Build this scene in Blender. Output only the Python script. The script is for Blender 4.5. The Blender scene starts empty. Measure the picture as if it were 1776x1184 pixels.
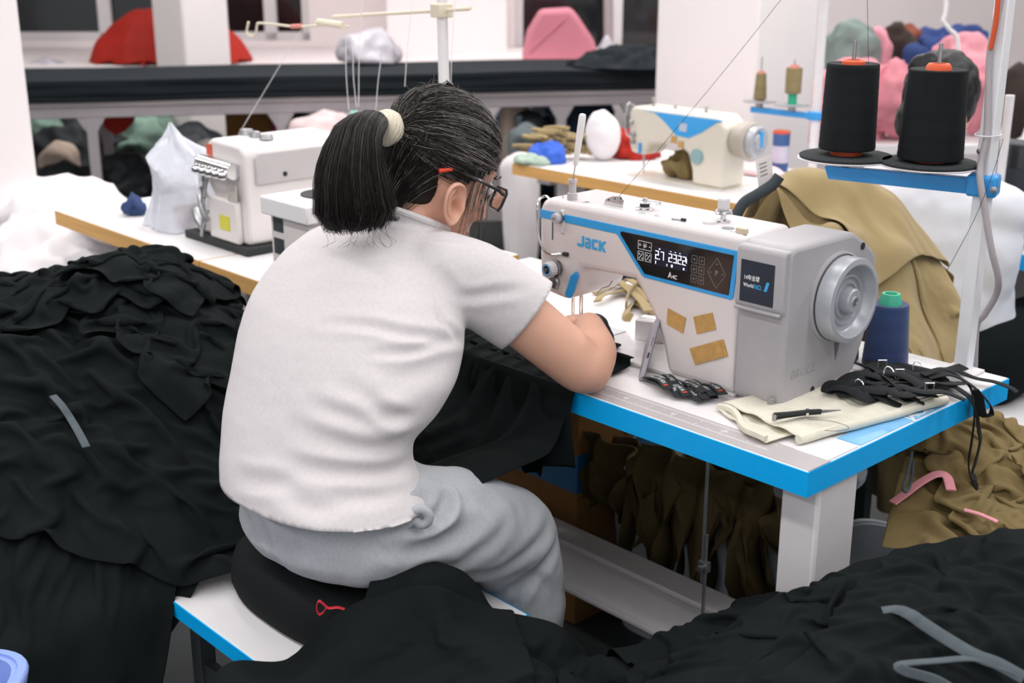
import bpy, bmesh, math, random
import numpy as np
from mathutils import Vector, Matrix, Euler
from mathutils.bvhtree import BVHTree

random.seed(7)
SC = bpy.context.scene
COL = SC.collection
PI = math.pi

# ------------------------------------------------------------------ camera
FPX = 2187.0                                   # focal length in pixels of the 1776 x 1184 frame
PITCH = math.atan(692 / 2187.0)
CP, SP = math.cos(PITCH), math.sin(PITCH)
YAW = math.radians(42.9)
CAM = np.array([0.924, -1.434, 1.498])         # origin: front right corner of the sewing table, on the floor
RT = np.array([math.sin(YAW), math.cos(YAW), 0.0])      # level direction to the camera's right
FH = np.array([-math.cos(YAW), math.sin(YAW), 0.0])     # level direction ahead
cam_data = bpy.data.cameras.new('camera')
cam_data.sensor_width = 36.0
cam_data.lens = FPX * 36.0 / 1776.0
cam_data.clip_start = 0.05
cam_data.clip_end = 60
cam_data.dof.use_dof = True
cam_data.dof.focus_distance = 1.98
cam_data.dof.aperture_fstop = 4.6
cam = bpy.data.objects.new('camera', cam_data)
COL.objects.link(cam)
_f = FH * CP + np.array([0, 0, -SP])
_u = np.cross(RT, _f)
_m = Matrix(((RT[0], _u[0], -_f[0]), (RT[1], _u[1], -_f[1]), (RT[2], _u[2], -_f[2])))
cam.matrix_world = Matrix.Translation(Vector(CAM)) @ _m.to_4x4()
SC.camera = cam

# ------------------------------------------------------------------ world, lamps, exposure
world = bpy.data.worlds.new('world')
SC.world = world
world.use_nodes = True
world.node_tree.nodes['Background'].inputs[0].default_value = (0.95, 0.97, 1.0, 1)
world.node_tree.nodes['Background'].inputs[1].default_value = 0.9
SC.view_settings.view_transform = 'Standard'
SC.view_settings.look = 'None'
SC.view_settings.exposure = -0.06
SC.view_settings.gamma = 1.0
SC.view_settings.use_curve_mapping = False

def ceiling_lamp(x, y, z, lx, ly, power, rz=0.0, col=(1.0, 0.985, 0.975)):
    l = bpy.data.lights.new('ceiling_lamp', 'AREA')
    l.shape = 'RECTANGLE'
    l.size, l.size_y = lx, ly
    l.energy = power
    l.color = col
    o = bpy.data.objects.new('ceiling_lamp', l)
    COL.objects.link(o)
    o.location = (x, y, z)
    o.rotation_euler = (0, 0, rz)
    return o
# LED batten rows above the tables; foremost row added as front fill
for _y in (-3.0, -1.3, 0.4, 2.1, 4.2):
    for _x in (-4.6, -1.9, 0.8):
        ceiling_lamp(_x, _y, 2.75, 2.4, 0.2, 24.0 if _y < 2 else 38.0)

# ------------------------------------------------------------------ helpers
def srgb(c):
    if isinstance(c, str):
        c = c.lstrip('#')
        c = [int(c[i:i + 2], 16) / 255.0 for i in (0, 2, 4)]
    return tuple(((x / 12.92) if x <= 0.04045 else ((x + 0.055) / 1.055) ** 2.4) for x in c)

MATS = {}
def mat(name, col, rough=0.5, metal=0.0, var=None, bump=None, sheen=0.0, coat=0.0, emit=None, trans=0.0,
        alpha=1.0, sub=0.0, ior=1.45, spec=0.5, stretch=None):
    """procedural principled material. var=(scale, amount) mottles the colour, bump=(scale, strength, distance)."""
    if name in MATS:
        return MATS[name]
    m = bpy.data.materials.new(name)
    m.use_nodes = True
    nt = m.node_tree
    b = nt.nodes['Principled BSDF']
    c = srgb(col)
    b.inputs['Base Color'].default_value = (*c, 1)
    b.inputs['Roughness'].default_value = rough
    b.inputs['Metallic'].default_value = metal
    b.inputs['IOR'].default_value = ior
    b.inputs['Specular IOR Level'].default_value = spec
    b.inputs['Sheen Weight'].default_value = sheen
    b.inputs['Coat Weight'].default_value = coat
    b.inputs['Transmission Weight'].default_value = trans
    b.inputs['Alpha'].default_value = alpha
    b.inputs['Subsurface Weight'].default_value = sub
    if sub:
        b.inputs['Subsurface Radius'].default_value = (0.012, 0.005, 0.003)
        b.inputs['Subsurface Scale'].default_value = 0.6
    if emit:
        b.inputs['Emission Color'].default_value = (*srgb(emit[0]), 1)
        b.inputs['Emission Strength'].default_value = emit[1]
    tc = nt.nodes.new('ShaderNodeTexCoord')
    src = tc.outputs['Object']
    if stretch:
        mp = nt.nodes.new('ShaderNodeMapping')
        mp.inputs['Scale'].default_value = stretch
        nt.links.new(src, mp.inputs['Vector'])
        src = mp.outputs['Vector']
    if var:
        n = nt.nodes.new('ShaderNodeTexNoise')
        n.inputs['Scale'].default_value = var[0]
        n.inputs['Detail'].default_value = 5
        nt.links.new(src, n.inputs['Vector'])
        r = nt.nodes.new('ShaderNodeValToRGB')
        k = var[1]
        r.color_ramp.elements[0].position = 0.3
        r.color_ramp.elements[1].position = 0.7
        r.color_ramp.elements[0].color = (*[max(0, x * (1 - k)) for x in c], 1)
        r.color_ramp.elements[1].color = (*[min(1, x * (1 + k)) for x in c], 1)
        nt.links.new(n.outputs['Fac'], r.inputs['Fac'])
        nt.links.new(r.outputs['Color'], b.inputs['Base Color'])
    if bump:
        n2 = nt.nodes.new('ShaderNodeTexNoise')
        n2.inputs['Scale'].default_value = bump[0]
        n2.inputs['Detail'].default_value = 3
        nt.links.new(src, n2.inputs['Vector'])
        bp = nt.nodes.new('ShaderNodeBump')
        bp.inputs['Strength'].default_value = bump[1]
        bp.inputs['Distance'].default_value = bump[2] if len(bump) > 2 else 0.001
        nt.links.new(n2.outputs['Fac'], bp.inputs['Height'])
        nt.links.new(bp.outputs['Normal'], b.inputs['Normal'])
    MATS[name] = m
    return m

ORG = {}                                        # world origin of every object built here
def thing(name, label, cat, loc=(0, 0, 0), group=None):
    o = bpy.data.objects.new(name, None)
    o.empty_display_size = 0.05
    COL.objects.link(o)
    o.location = loc
    o['label'] = label
    o['category'] = cat
    if group:
        o['group'] = group
    ORG[o.name] = np.array(loc, float)
    return o

def tag(o, label, cat, group=None, kind=None):
    o['label'] = label
    o['category'] = cat
    if group:
        o['group'] = group
    if kind:
        o['kind'] = kind
    return o

class MB:
    """collects shapes (in world metres) and links them as ONE mesh object"""
    def __init__(s):
        s.v, s.f = [], []
    def add(s, verts, faces, M=None):
        k = len(s.v)
        for p in verts:
            s.v.append(tuple(M @ Vector(p)) if M is not None else tuple(p))
        s.f += [tuple(i + k for i in f) for f in faces]
        return s
    def box(s, x0, x1, y0, y1, z0, z1, M=None):
        v = [(x0, y0, z0), (x1, y0, z0), (x1, y1, z0), (x0, y1, z0), (x0, y0, z1), (x1, y0, z1), (x1, y1, z1), (x0, y1, z1)]
        return s.add(v, [(0, 3, 2, 1), (4, 5, 6, 7), (0, 1, 5, 4), (1, 2, 6, 5), (2, 3, 7, 6), (3, 0, 4, 7)], M)
    def prism(s, poly, a, b, axis='Y', M=None):
        """extrude the polygon from a to b along axis; polygon coords are the two other axes in order"""
        n = len(poly)
        def pt(p, t):
            return {'Y': (p[0], t, p[1]), 'X': (t, p[0], p[1]), 'Z': (p[0], p[1], t)}[axis]
        v = [pt(p, a) for p in poly] + [pt(p, b) for p in poly]
        f = [tuple(range(n)), tuple(range(2 * n - 1, n - 1, -1))]
        f += [(i, i + n, (i + 1) % n + n, (i + 1) % n) for i in range(n)]
        return s.add(v, f, M)
    def lathe(s, prof, c=(0, 0, 0), axis='Z', n=24, M=None):
        """prof: list of (radius, height) ; ends closed"""
        v, f = [], []
        def pt(r, h, a):
            x, y = r * math.cos(a), r * math.sin(a)
            q = {'Z': (x, y, h), 'X': (h, x, y), 'Y': (y, h, x)}[axis]
            return (c[0] + q[0], c[1] + q[1], c[2] + q[2])
        for r, h in prof:
            for i in range(n):
                v.append(pt(max(r, 1e-5), h, 2 * PI * i / n))
        m = len(prof)
        for j in range(m - 1):
            for i in range(n):
                f.append((j * n + i, j * n + (i + 1) % n, (j + 1) * n + (i + 1) % n, (j + 1) * n + i))
        f.append(tuple(range(n - 1, -1, -1)))
        f.append(tuple((m - 1) * n + i for i in range(n)))
        return s.add(v, f, M)
    def tube(s, pts, r, n=8, closed=False, M=None, flat=None):
        """tube along points; r number or list; flat=(w, t) makes a ribbon section of width w and thickness t"""
        P = [np.array(p, float) for p in pts]
        m = len(P)
        rs = r if isinstance(r, (list, tuple, np.ndarray)) else [r] * m
        v, f = [], []
        up = np.array([0, 0, 1.0])
        prev = None
        for i in range(m):
            if closed:
                t = P[(i + 1) % m] - P[i - 1]
            else:
                t = P[min(i + 1, m - 1)] - P[max(i - 1, 0)]
            t = t / (np.linalg.norm(t) + 1e-12)
            if prev is None:
                a = up if abs(t[2]) < 0.9 else np.array([1.0, 0, 0])
                x = np.cross(a, t)
            else:
                x = prev - t * prev.dot(t)
            x /= np.linalg.norm(x) + 1e-12
            prev = x
            y = np.cross(t, x)
            for k in range(n):
                an = 2 * PI * k / n
                if flat:
                    ca, sa = math.cos(an), math.sin(an)
                    q = P[i] + x * (flat[0] / 2 * math.copysign(abs(ca) ** 0.6, ca)) * rs[i] + y * (flat[1] / 2 * math.copysign(abs(sa) ** 0.6, sa))
                else:
                    q = P[i] + (x * math.cos(an) + y * math.sin(an)) * rs[i]
                v.append(tuple(q))
        for i in range(m if closed else m - 1):
            j = (i + 1) % m
            for k in range(n):
                f.append((i * n + k, i * n + (k + 1) % n, j * n + (k + 1) % n, j * n + k))
        if not closed:
            f.append(tuple(range(n - 1, -1, -1)))
            f.append(tuple((m - 1) * n + k for k in range(n)))
        return s.add(v, f, M)
    def ball(s, c, r, nu=16, nv=10, M=None):
        rx, ry, rz = r if isinstance(r, (tuple, list)) else (r, r, r)
        v = [(c[0], c[1], c[2] - rz)]
        f = []
        for j in range(1, nv):
            t = -PI / 2 + PI * j / nv
            for i in range(nu):
                a = 2 * PI * i / nu
                v.append((c[0] + rx * math.cos(t) * math.cos(a), c[1] + ry * math.cos(t) * math.sin(a), c[2] + rz * math.sin(t)))
        v.append((c[0], c[1], c[2] + rz))
        for i in range(nu):
            f.append((0, 1 + (i + 1) % nu, 1 + i))
            for j in range(nv - 2):
                a = 1 + j * nu
                f.append((a + i, a + (i + 1) % nu, a + nu + (i + 1) % nu, a + nu + i))
            f.append((1 + (nv - 2) * nu + i, 1 + (nv - 2) * nu + (i + 1) % nu, len(v) - 1))
        return s.add(v, f, M)
    def build(s, name, m, parent=None, smooth=False, bevel=0.0, seg=2, org=None, fix=True, subsurf=0, solid=0.0):
        me = bpy.data.meshes.new(name)
        if parent is not None:
            o0 = ORG[parent.name]
        elif org is not None:
            o0 = np.array(org, float)
        else:
            a = np.array(s.v)
            o0 = np.array([(a[:, 0].min() + a[:, 0].max()) / 2, (a[:, 1].min() + a[:, 1].max()) / 2, a[:, 2].min()])
        me.from_pydata([(p[0] - o0[0], p[1] - o0[1], p[2] - o0[2]) for p in s.v], [], s.f)
        if fix:
            bm = bmesh.new()
            bm.from_mesh(me)
            bmesh.ops.recalc_face_normals(bm, faces=bm.faces)
            bm.to_mesh(me)
            bm.free()
        me.materials.append(m)
        o = bpy.data.objects.new(name, me)
        COL.objects.link(o)
        if parent is not None:
            o.parent = parent
        else:
            o.location = o0
        ORG[o.name] = o0
        if smooth or bevel:
            me.polygons.foreach_set('use_smooth', [True] * len(me.polygons))
            me.set_sharp_from_angle(angle=math.radians(38 if smooth else 30))
        if solid:
            md = o.modifiers.new('solid', 'SOLIDIFY')
            md.thickness = solid
            md.offset = 0
        if subsurf:
            md = o.modifiers.new('sub', 'SUBSURF')
            md.levels = md.render_levels = subsurf
        if bevel:
            md = o.modifiers.new('bevel', 'BEVEL')
            md.width = bevel
            md.segments = seg
            md.limit_method = 'ANGLE'
            md.angle_limit = math.radians(30)
            md.harden_normals = False
        return o

def structure(o, label=None):
    o['kind'] = 'structure'
    if label:
        o['label'] = label
    return o

def RZ(c, a):
    """matrix: rotate by a about z through c"""
    return Matrix.Translation(Vector(c)) @ Matrix.Rotation(a, 4, 'Z')

def at(px, py, z=None, Y=None, X=None, D=None):
    """survey point: where the line of sight of a photograph pixel meets a known real plane (height z, or Y, X, or distance D)"""
    u, v = px - 888.0, py - 592.0
    d = RT * u + FH * (FPX * CP - v * SP) + np.array([0, 0, -1.0]) * (FPX * SP + v * CP)
    if z is not None:
        t = (z - CAM[2]) / d[2]
    elif Y is not None:
        t = (Y - CAM[1]) / d[1]
    elif X is not None:
        t = (X - CAM[0]) / d[0]
    else:
        t = D / d.dot(FH)
    return CAM + t * d

def room(l, d, z=0.0):
    """point of the hall, l metres to the right and d metres ahead of the camera's foot"""
    q = CAM + RT * l + FH * d
    return np.array([q[0], q[1], z])
RA = math.atan2(RT[1], RT[0])                   # heading of the back wall

def spline(pts, n=8):
    """Catmull-Rom through points, n samples per span"""
    P = [np.array(p, float) for p in pts]
    P = [2 * P[0] - P[1]] + P + [2 * P[-1] - P[-2]]
    out = []
    for i in range(1, len(P) - 2):
        for k in range(n):
            t = k / n
            a, b, c, d = P[i - 1], P[i], P[i + 1], P[i + 2]
            out.append(0.5 * ((2 * b) + (c - a) * t + (2 * a - 5 * b + 4 * c - d) * t * t + (3 * b - a - 3 * c + d) * t ** 3))
    out.append(P[-2])
    return out

def text_part(body, name, m, parent, origin, xdir, ydir, size, depth=0.0006, bold=0.0, shear=0.0, align='LEFT', fit=None):
    """lettering as a thin raised mesh; origin lower left, xdir along the line, ydir up"""
    cu = bpy.data.curves.new(name, 'FONT')
    cu.body = body
    cu.size = size
    cu.extrude = depth / 2
    cu.offset = bold
    cu.shear = shear
    cu.align_x = align
    cu.resolution_u = 3
    t = bpy.data.objects.new(name, cu)
    COL.objects.link(t)
    dg = bpy.context.evaluated_depsgraph_get()
    me = bpy.data.meshes.new_from_object(t.evaluated_get(dg))
    bpy.data.objects.remove(t)
    bpy.data.curves.remove(cu)
    n = len(me.vertices)
    co = np.empty(n * 3)
    me.vertices.foreach_get('co', co)
    co = co.reshape(-1, 3)
    if n == 0:
        return None
    if fit:
        w = co[:, 0].max() - co[:, 0].min()
        co[:, 0] *= fit / max(w, 1e-6)
    x = np.array(xdir, float); x /= np.linalg.norm(x)
    y = np.array(ydir, float); y = y - x * y.dot(x); y /= np.linalg.norm(y)
    zz = np.cross(x, y)
    w = np.array(origin, float) + co[:, :1] * x + co[:, 1:2] * y + co[:, 2:3] * zz
    w -= ORG[parent.name]
    me.vertices.foreach_set('co', w.ravel())
    me.materials.clear()
    me.materials.append(m)
    me.name = name
    o = bpy.data.objects.new(name, me)
    COL.objects.link(o)
    o.parent = parent
    ORG[o.name] = ORG[parent.name]
    return o

def copy_tree(o, parent=None):
    c = o.copy()
    COL.objects.link(c)
    c.parent = parent
    ORG[c.name] = ORG[o.name]
    for ch in o.children:
        copy_tree(ch, c)
    return c

# ------------------------------------------------------------------ materials
WHITE = mat('white_laminate', 'ece9ea', 0.38, var=(3, 0.03), bump=(900, 0.05))
BLUE = mat('blue_edge_band', '00b2ff', 0.42, var=(30, 0.03), bump=(700, 0.08))
PAINT = mat('white_powder_coat', 'e4e0e2', 0.45, var=(12, 0.04), bump=(300, 0.08))
WALL = mat('wall_paint', 'e6dcdc', 0.85, var=(1.5, 0.03), bump=(60, 0.1, 0.002))
COLUMN = mat('column_paint', 'efe8e8', 0.8, var=(2, 0.02), bump=(50, 0.08, 0.002))
CEIL = mat('ceiling_paint', 'f0eeee', 0.9, var=(2, 0.02))
FLOORM = mat('floor_screed', '404547', 0.55, var=(2.5, 0.2), bump=(40, 0.15, 0.002))
MWHITE = mat('machine_enamel', 'e3dcdb', 0.33, var=(8, 0.02), bump=(500, 0.03), coat=0.25)
MGREY = mat('machine_grey_plastic', 'aeabae', 0.45, var=(20, 0.03), bump=(900, 0.25, 0.0006))
MSILV = mat('painted_silver_wheel', 'b6b8be', 0.34, metal=0.25, var=(20, 0.03))
MBLUE = mat('machine_blue_trim', '34a4ea', 0.35, coat=0.3, var=(60, 0.02))
GLASS_BLK = mat('black_panel_glass', '1c1f21', 0.16, coat=0.4, var=(15, 0.25))
CHROME = mat('chrome', 'd8d8da', 0.16, metal=1.0, var=(30, 0.05))
STEEL = mat('brushed_steel', 'a9abad', 0.36, metal=0.9, var=(80, 0.15))
DARK = mat('dark_rubber', '26292a', 0.6, var=(60, 0.2))
INK = mat('white_ink', 'f2f2f4', 0.6, emit=('f2f2f4', 0.0), var=(60, 0.01))
LCD = mat('lit_display_segments', 'f4f6ff', 0.5, emit=('f4f6ff', 1.4))
GHOST = mat('faint_key_outline', '8e9192', 0.5, var=(60, 0.05))
CARD = mat('kraft_card', 'c49a5c', 0.85, var=(90, 0.10), bump=(400, 0.2))
CARD2 = mat('cardboard_box', '8f6738', 0.9, var=(14, 0.08), bump=(160, 0.15))
RULER = mat('grey_ruler_strip', 'b7b0b1', 0.5, var=(10, 0.03))
RED = mat('red_plastic', 'd8432c', 0.4, var=(30, 0.05))
TAN = mat('birch_ply_edge', 'd9a864', 0.55, var=(14, 0.10), bump=(160, 0.12), stretch=(0.2, 1, 6))
OLIVE = mat('olive_jersey', 'a08c62', 0.95, var=(5, 0.06), bump=(1400, 0.35, 0.0006), sheen=0.15)
BLACKC = mat('black_jersey', '14191a', 0.92, var=(4, 0.12), bump=(1500, 0.4, 0.0006), spec=0.12)
# ------------------------------------------------------------------ the hall
L0, L1, D0, D1, ZH = -7.0, 7.5, -2.6, 8.2, 3.1
def slab(name, m, quad, t, up=False):
    q = [np.array(p, float) for p in quad]
    n = np.cross(q[1] - q[0], q[2] - q[0]); n = n / np.linalg.norm(n) * t
    v = q + [p + n for p in q]
    b = MB().add(v, [(0, 1, 2, 3), (7, 6, 5, 4), (0, 4, 5, 1), (1, 5, 6, 2), (2, 6, 7, 3), (3, 7, 4, 0)])
    return structure(b.build(name, m))
slab('floor', FLOORM, [room(L0, D0), room(L0, D1), room(L1, D1), room(L1, D0)], 0.1)
slab('ceiling', CEIL, [room(L0, D0, ZH), room(L1, D0, ZH), room(L1, D1, ZH), room(L0, D1, ZH)], 0.1)
slab('wall_left', WALL, [room(L0, D0), room(L0, D0, ZH), room(L0, D1, ZH), room(L0, D1)], 0.1)
slab('wall_right', WALL, [room(L1, D0), room(L1, D1), room(L1, D1, ZH), room(L1, D0, ZH)], 0.1)

# back wall with real window openings (openings l0, l1, z0, z1)
def hall_box(b, l0, l1, d0, d1, z0, z1):
    q = [room(l0, d0), room(l1, d0), room(l1, d1), room(l0, d1)]
    v = [(p[0], p[1], z0) for p in q] + [(p[0], p[1], z1) for p in q]
    return b.add(v, [(0, 3, 2, 1), (4, 5, 6, 7), (0, 1, 5, 4), (1, 2, 6, 5), (2, 3, 7, 6), (3, 0, 4, 7)])
WIN = [(-3.35, -2.05, 0.905, 2.2), (-2.02, -1.28, 0.905, 2.2), (0.02, 1.02, 0.6, 2.3)]
b = MB()
edges = [L0] + [e for w in WIN for e in w[:2]] + [L1]
for i in range(0, len(edges), 2):
    hall_box(b, edges[i], edges[i + 1], D1, D1 + 0.12, 0, ZH)
for w in WIN:
    hall_box(b, w[0], w[1], D1, D1 + 0.12, 0, w[2])
    hall_box(b, w[0], w[1], D1, D1 + 0.12, w[3], ZH)
structure(b.build('wall_back', WALL))
NIGHT = mat('night_window_glass', '15191b', 0.12, var=(1.2, 0.35), coat=0.3)
WFRAME = mat('window_frame_aluminium', 'cfcacb', 0.4, var=(10, 0.03))
for i, w in enumerate(WIN):
    wn = structure(hall_box(MB(), w[0], w[1], D1 + 0.07, D1 + 0.085, w[2], w[3]).build('window_%d' % (i + 1), NIGHT))
    wn['label'] = ['dark window behind the red bag', 'dark window between the pillar and the plain wall', 'dark tall window behind the pink sack'][i]
    mid = (w[0] + w[1]) / 2 + (0.12 if i != 2 else 0.14)
    for a, c in ((w[0], w[0] + 0.05), (mid - 0.04, mid + 0.04), (w[1] - 0.05, w[1])):
        hall_box(MB(), a, c, D1 + 0.02, D1 + 0.07, w[2], w[3]).build('window_frame', WFRAME, wn, bevel=0.004)
    hall_box(MB(), w[0], w[1], D1 + 0.02, D1 + 0.07, w[2], w[2] + 0.05).build('window_frame', WFRAME, wn, bevel=0.004)

# columns
def column(name, label, x0, x1, y0, y1):
    b = MB().box(x0, x1, y0, y1, 0, ZH)
    o = b.build(name, COLUMN, bevel=0.012)
    structure(o, label)
    return o
column('column', 'broad white column behind the far sewing machine', -2.25, -1.785, 2.25, 2.61)
q = room(-1.70, 6.66)
column('column', 'slim white column in front of the red bag', q[0] - 0.30, q[0] + 0.02, q[1], q[1] + 0.27)
q = room(-1.505, 4.05)
column('column', 'white column cut off by the left edge', q[0] - 0.62, q[0] - 0.02, q[1] - 0.5, q[1] - 0.02)
q = room(-0.12, 7.3)
o = MB(); hall_box(o, -0.75, -0.03, 7.75, 8.19, 0, ZH)
structure(o.build('trim_1', COLUMN, bevel=0.01), 'white wall casing beside the tall dark window')

# ------------------------------------------------------------------ sewing table in front
TZ = 0.78
def sewing_table(label, x0, x1, y0, y1, edge, group='sewing tables', legs=True, z=TZ, t=0.04):
    tb = thing('sewing_table', label, 'table', ((x0 + x1) / 2, (y0 + y1) / 2, 0), group)
    MB().box(x0 + 0.002, x1 - 0.002, y0 + 0.002, y1 - 0.002, z - t + 0.002, z).build('tabletop', WHITE, tb, bevel=0.0015)
    e = MB()
    r = 0.0015
    e.box(x0, x1, y0, y0 + 0.003, z - t, z - r).box(x0, x1, y1 - 0.003, y1, z - t, z - r)
    e.box(x0, x0 + 0.003, y0 + 0.003, y1 - 0.003, z - t, z - r).box(x1 - 0.003, x1, y0 + 0.003, y1 - 0.003, z - t, z - r)
    e.build('edge_band', edge, tb)
    if legs:
        for lx in (x0 + 0.09, x1 - 0.09):
            MB().box(lx - 0.03, lx + 0.03, y0 + 0.16, y0 + 0.24, 0.04, z - t).build('leg', PAINT, tb, bevel=0.004)
            MB().box(lx - 0.035, lx + 0.035, y0 + 0.02, y1 - 0.02, 0.0, 0.04).build('foot_bar', PAINT, tb, bevel=0.004)
            MB().box(lx - 0.03, lx + 0.03, y0 + 0.06, y1 - 0.06, z - t - 0.03, z - t - 0.0005).build('top_bracket', PAINT, tb, bevel=0.003)
        MB().box(x0 + 0.125, x1 - 0.125, y0 + 0.34, y0 + 0.38, 0.16, 0.20).build('cross_bar', PAINT, tb, bevel=0.003)
    return tb
main_table = sewing_table('white sewing table with thick blue edge under the grey and white machine in front', -1.2, 0.0, 0.0, 0.6, BLUE, legs=False)
T = main_table
# box legs, feet and stretcher of the front table
for lx in (-0.056, -1.144):
    MB().box(lx - 0.018, lx + 0.048 if lx > -0.5 else lx + 0.03, 0.045, 0.15, 0.05, TZ - 0.04).build('leg', PAINT, T, bevel=0.006)
    MB().box(lx - 0.04, lx + 0.04, 0.03, 0.57, 0.0, 0.05).build('foot_bar', PAINT, T, bevel=0.006)
    MB().box(lx - 0.018, lx + 0.02, 0.15, 0.50, TZ - 0.062, TZ - 0.0405).build('top_bracket', PAINT, T, bevel=0.004)
MB().box(-1.12, -0.07, 0.335, 0.365, 0.16, 0.27).build('cross_bar', PAINT, T, bevel=0.004)
MB().box(-1.12, -0.07, 0.315, 0.385, 0.262, 0.274).build('cross_bar_flange', PAINT, T, bevel=0.003)
MB().box(-1.12, -0.07, 0.315, 0.385, 0.155, 0.166).build('cross_bar_flange', PAINT, T, bevel=0.003)
# printed measuring strip along the front edge
MB().box(-1.19, -0.001, 0.004, 0.058, TZ, TZ + 0.0008).build('ruler_strip', RULER, T)
b = MB()
k = 0
xx = -1.18
zt = TZ + 0.0009
while xx < -0.09:
    h = 0.009 if k % 10 == 0 else (0.006 if k % 5 == 0 else 0.0035)
    b.add([(xx, 0.050 - h, zt), (xx + 0.0009, 0.050 - h, zt), (xx + 0.0009, 0.050, zt), (xx, 0.050, zt)], [(0, 1, 2, 3)])
    b.add([(xx, 0.024, zt), (xx + 0.0009, 0.024, zt), (xx + 0.0009, 0.024 + h, zt), (xx, 0.024 + h, zt)], [(0, 1, 2, 3)])
    xx += 0.005
    k += 1
b.add([(-1.18, 0.0505, zt), (-0.09, 0.0505, zt), (-0.09, 0.0515, zt), (-1.18, 0.0515, zt)], [(0, 1, 2, 3)])
b.add([(-1.18, 0.0228, zt), (-0.09, 0.0228, zt), (-0.09, 0.0238, zt), (-1.18, 0.0238, zt)], [(0, 1, 2, 3)])
rt = b.build('ruler_marks', INK, T, fix=False)
rt['kind'] = 'stuff'
for i in range(1, 11):
    text_part(str(i * 10), 'ruler_number', INK, T, (-1.18 + i * 0.1 - 0.006, 0.034, zt), (1, 0, 0), (0, 1, 0), 0.009, 0.0002)
# film sticker and inlay by the right edge
STK1 = mat('pale_film', 'e9e9ec', 0.25, var=(20, 0.02))
STK2 = mat('pale_blue_film', '7fbdec', 0.3, var=(20, 0.04))
MB().add([(-0.004, 0.055, TZ + 0.001), (-0.004, 0.135, TZ + 0.001), (-0.075, 0.135, TZ + 0.001), (-0.062, 0.055, TZ + 0.001)], [(0, 1, 2, 3)]).build('film_sticker', STK1, T, solid=0.0008)
MB().box(-0.045, -0.004, 0.14, 0.40, TZ, TZ + 0.0012).build('film_sticker', STK2, T)
text_part('JACK', 'sticker_lettering', INK, T, (-0.008, 0.29, TZ + 0.0013), (0, 1, 0), (-1, 0, 0), 0.030, 0.0003, bold=0.0005)

# ------------------------------------------------------------------ lockstitch sewing machine
FY = 0.17
MC = thing('sewing_machine', 'large white and grey lockstitch sewing machine with blue trim and black control panel', 'sewing machine', (-0.45, 0.26, TZ))
# bed plate let into the table, cloth plate and feed
MB().box(-0.735, -0.262, 0.168, 0.345, TZ, TZ + 0.006).build('bed', mat('bed_enamel', 'dcd8d8', 0.3, coat=0.2, var=(10, 0.02)), MC, bevel=0.003)
MB().box(-0.72, -0.62, 0.20, 0.30, TZ + 0.006, TZ + 0.0075).build('needle_plate', STEEL, MC, bevel=0.0006)
prof = [(-0.263, TZ + 0.004), (-0.263, 1.052), (-0.70, 1.052), (-0.722, 1.045), (-0.730, 1.025), (-0.728, 0.905), (-0.715, 0.872),
        (-0.655, 0.866), (-0.635, 0.880), (-0.616, 0.934), (-0.489, 0.938), (-0.452, 0.892), (-0.425, 0.845), (-0.412, 0.800), (-0.406, TZ + 0.004)]
MB().prism(prof, FY, FY + 0.135).build('body', MWHITE, MC, bevel=0.013, seg=4)
# raised top cover seam and face plate
MB().box(-0.7302, -0.7290, FY + 0.02, FY + 0.115, 0.895, 1.03).build('face_plate', MWHITE, MC, bevel=0.0005)
# blue trim: stripe plus frame of the panel
def on_front(poly, y0, y1, name, m, parent=MC, bevel=0.0):
    return MB().prism(poly, y0, y1).build(name, m, parent, bevel=bevel)
outer = [(-0.668, 1.0275), (-0.272, 1.0275), (-0.2685, 1.024), (-0.2745, 0.948), (-0.279, 0.9445), (-0.465, 0.9465), (-0.472, 0.950), (-0.527, 1.0075), (-0.533, 1.0125), (-0.668, 1.0125)]
on_front(outer, FY - 0.0016, FY + 0.004, 'blue_trim', MBLUE, bevel=0.0008)
on_front([(-0.7235, 1.0275), (-0.680, 1.0275), (-0.680, 1.0125), (-0.7235, 1.0125)], FY - 0.0016, FY + 0.004, 'blue_trim', MBLUE)
pan = on_front([(-0.519, 1.0195), (-0.277, 1.0195), (-0.2835, 0.9515), (-0.464, 0.9535), (-0.522, 1.0135), (-0.5225, 1.0175)], FY - 0.0030, FY - 0.0012, 'control_panel', GLASS_BLK, bevel=0.0006)
py = FY - 0.0036
XD, ZD = (1, 0, 0), (0, 0, 1)
def frame2d(b, x0, x1, z0, z1, w=0.0007, skew=0.0):
    for (a, c, e, g) in ((x0, x1, z0, z0 + w), (x0, x1, z1 - w, z1), (x0, x0 + w, z0, z1), (x1 - w, x1, z0, z1)):
        b.box(a, c, py, py + 0.0006, e, g)
MB().box(-0.443, -0.369, py + 0.0001, py + 0.0006, 0.974, 1.007).build('display', mat('display_glass', '2a2c3e', 0.2, var=(40, 0.1)), MC)
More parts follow.
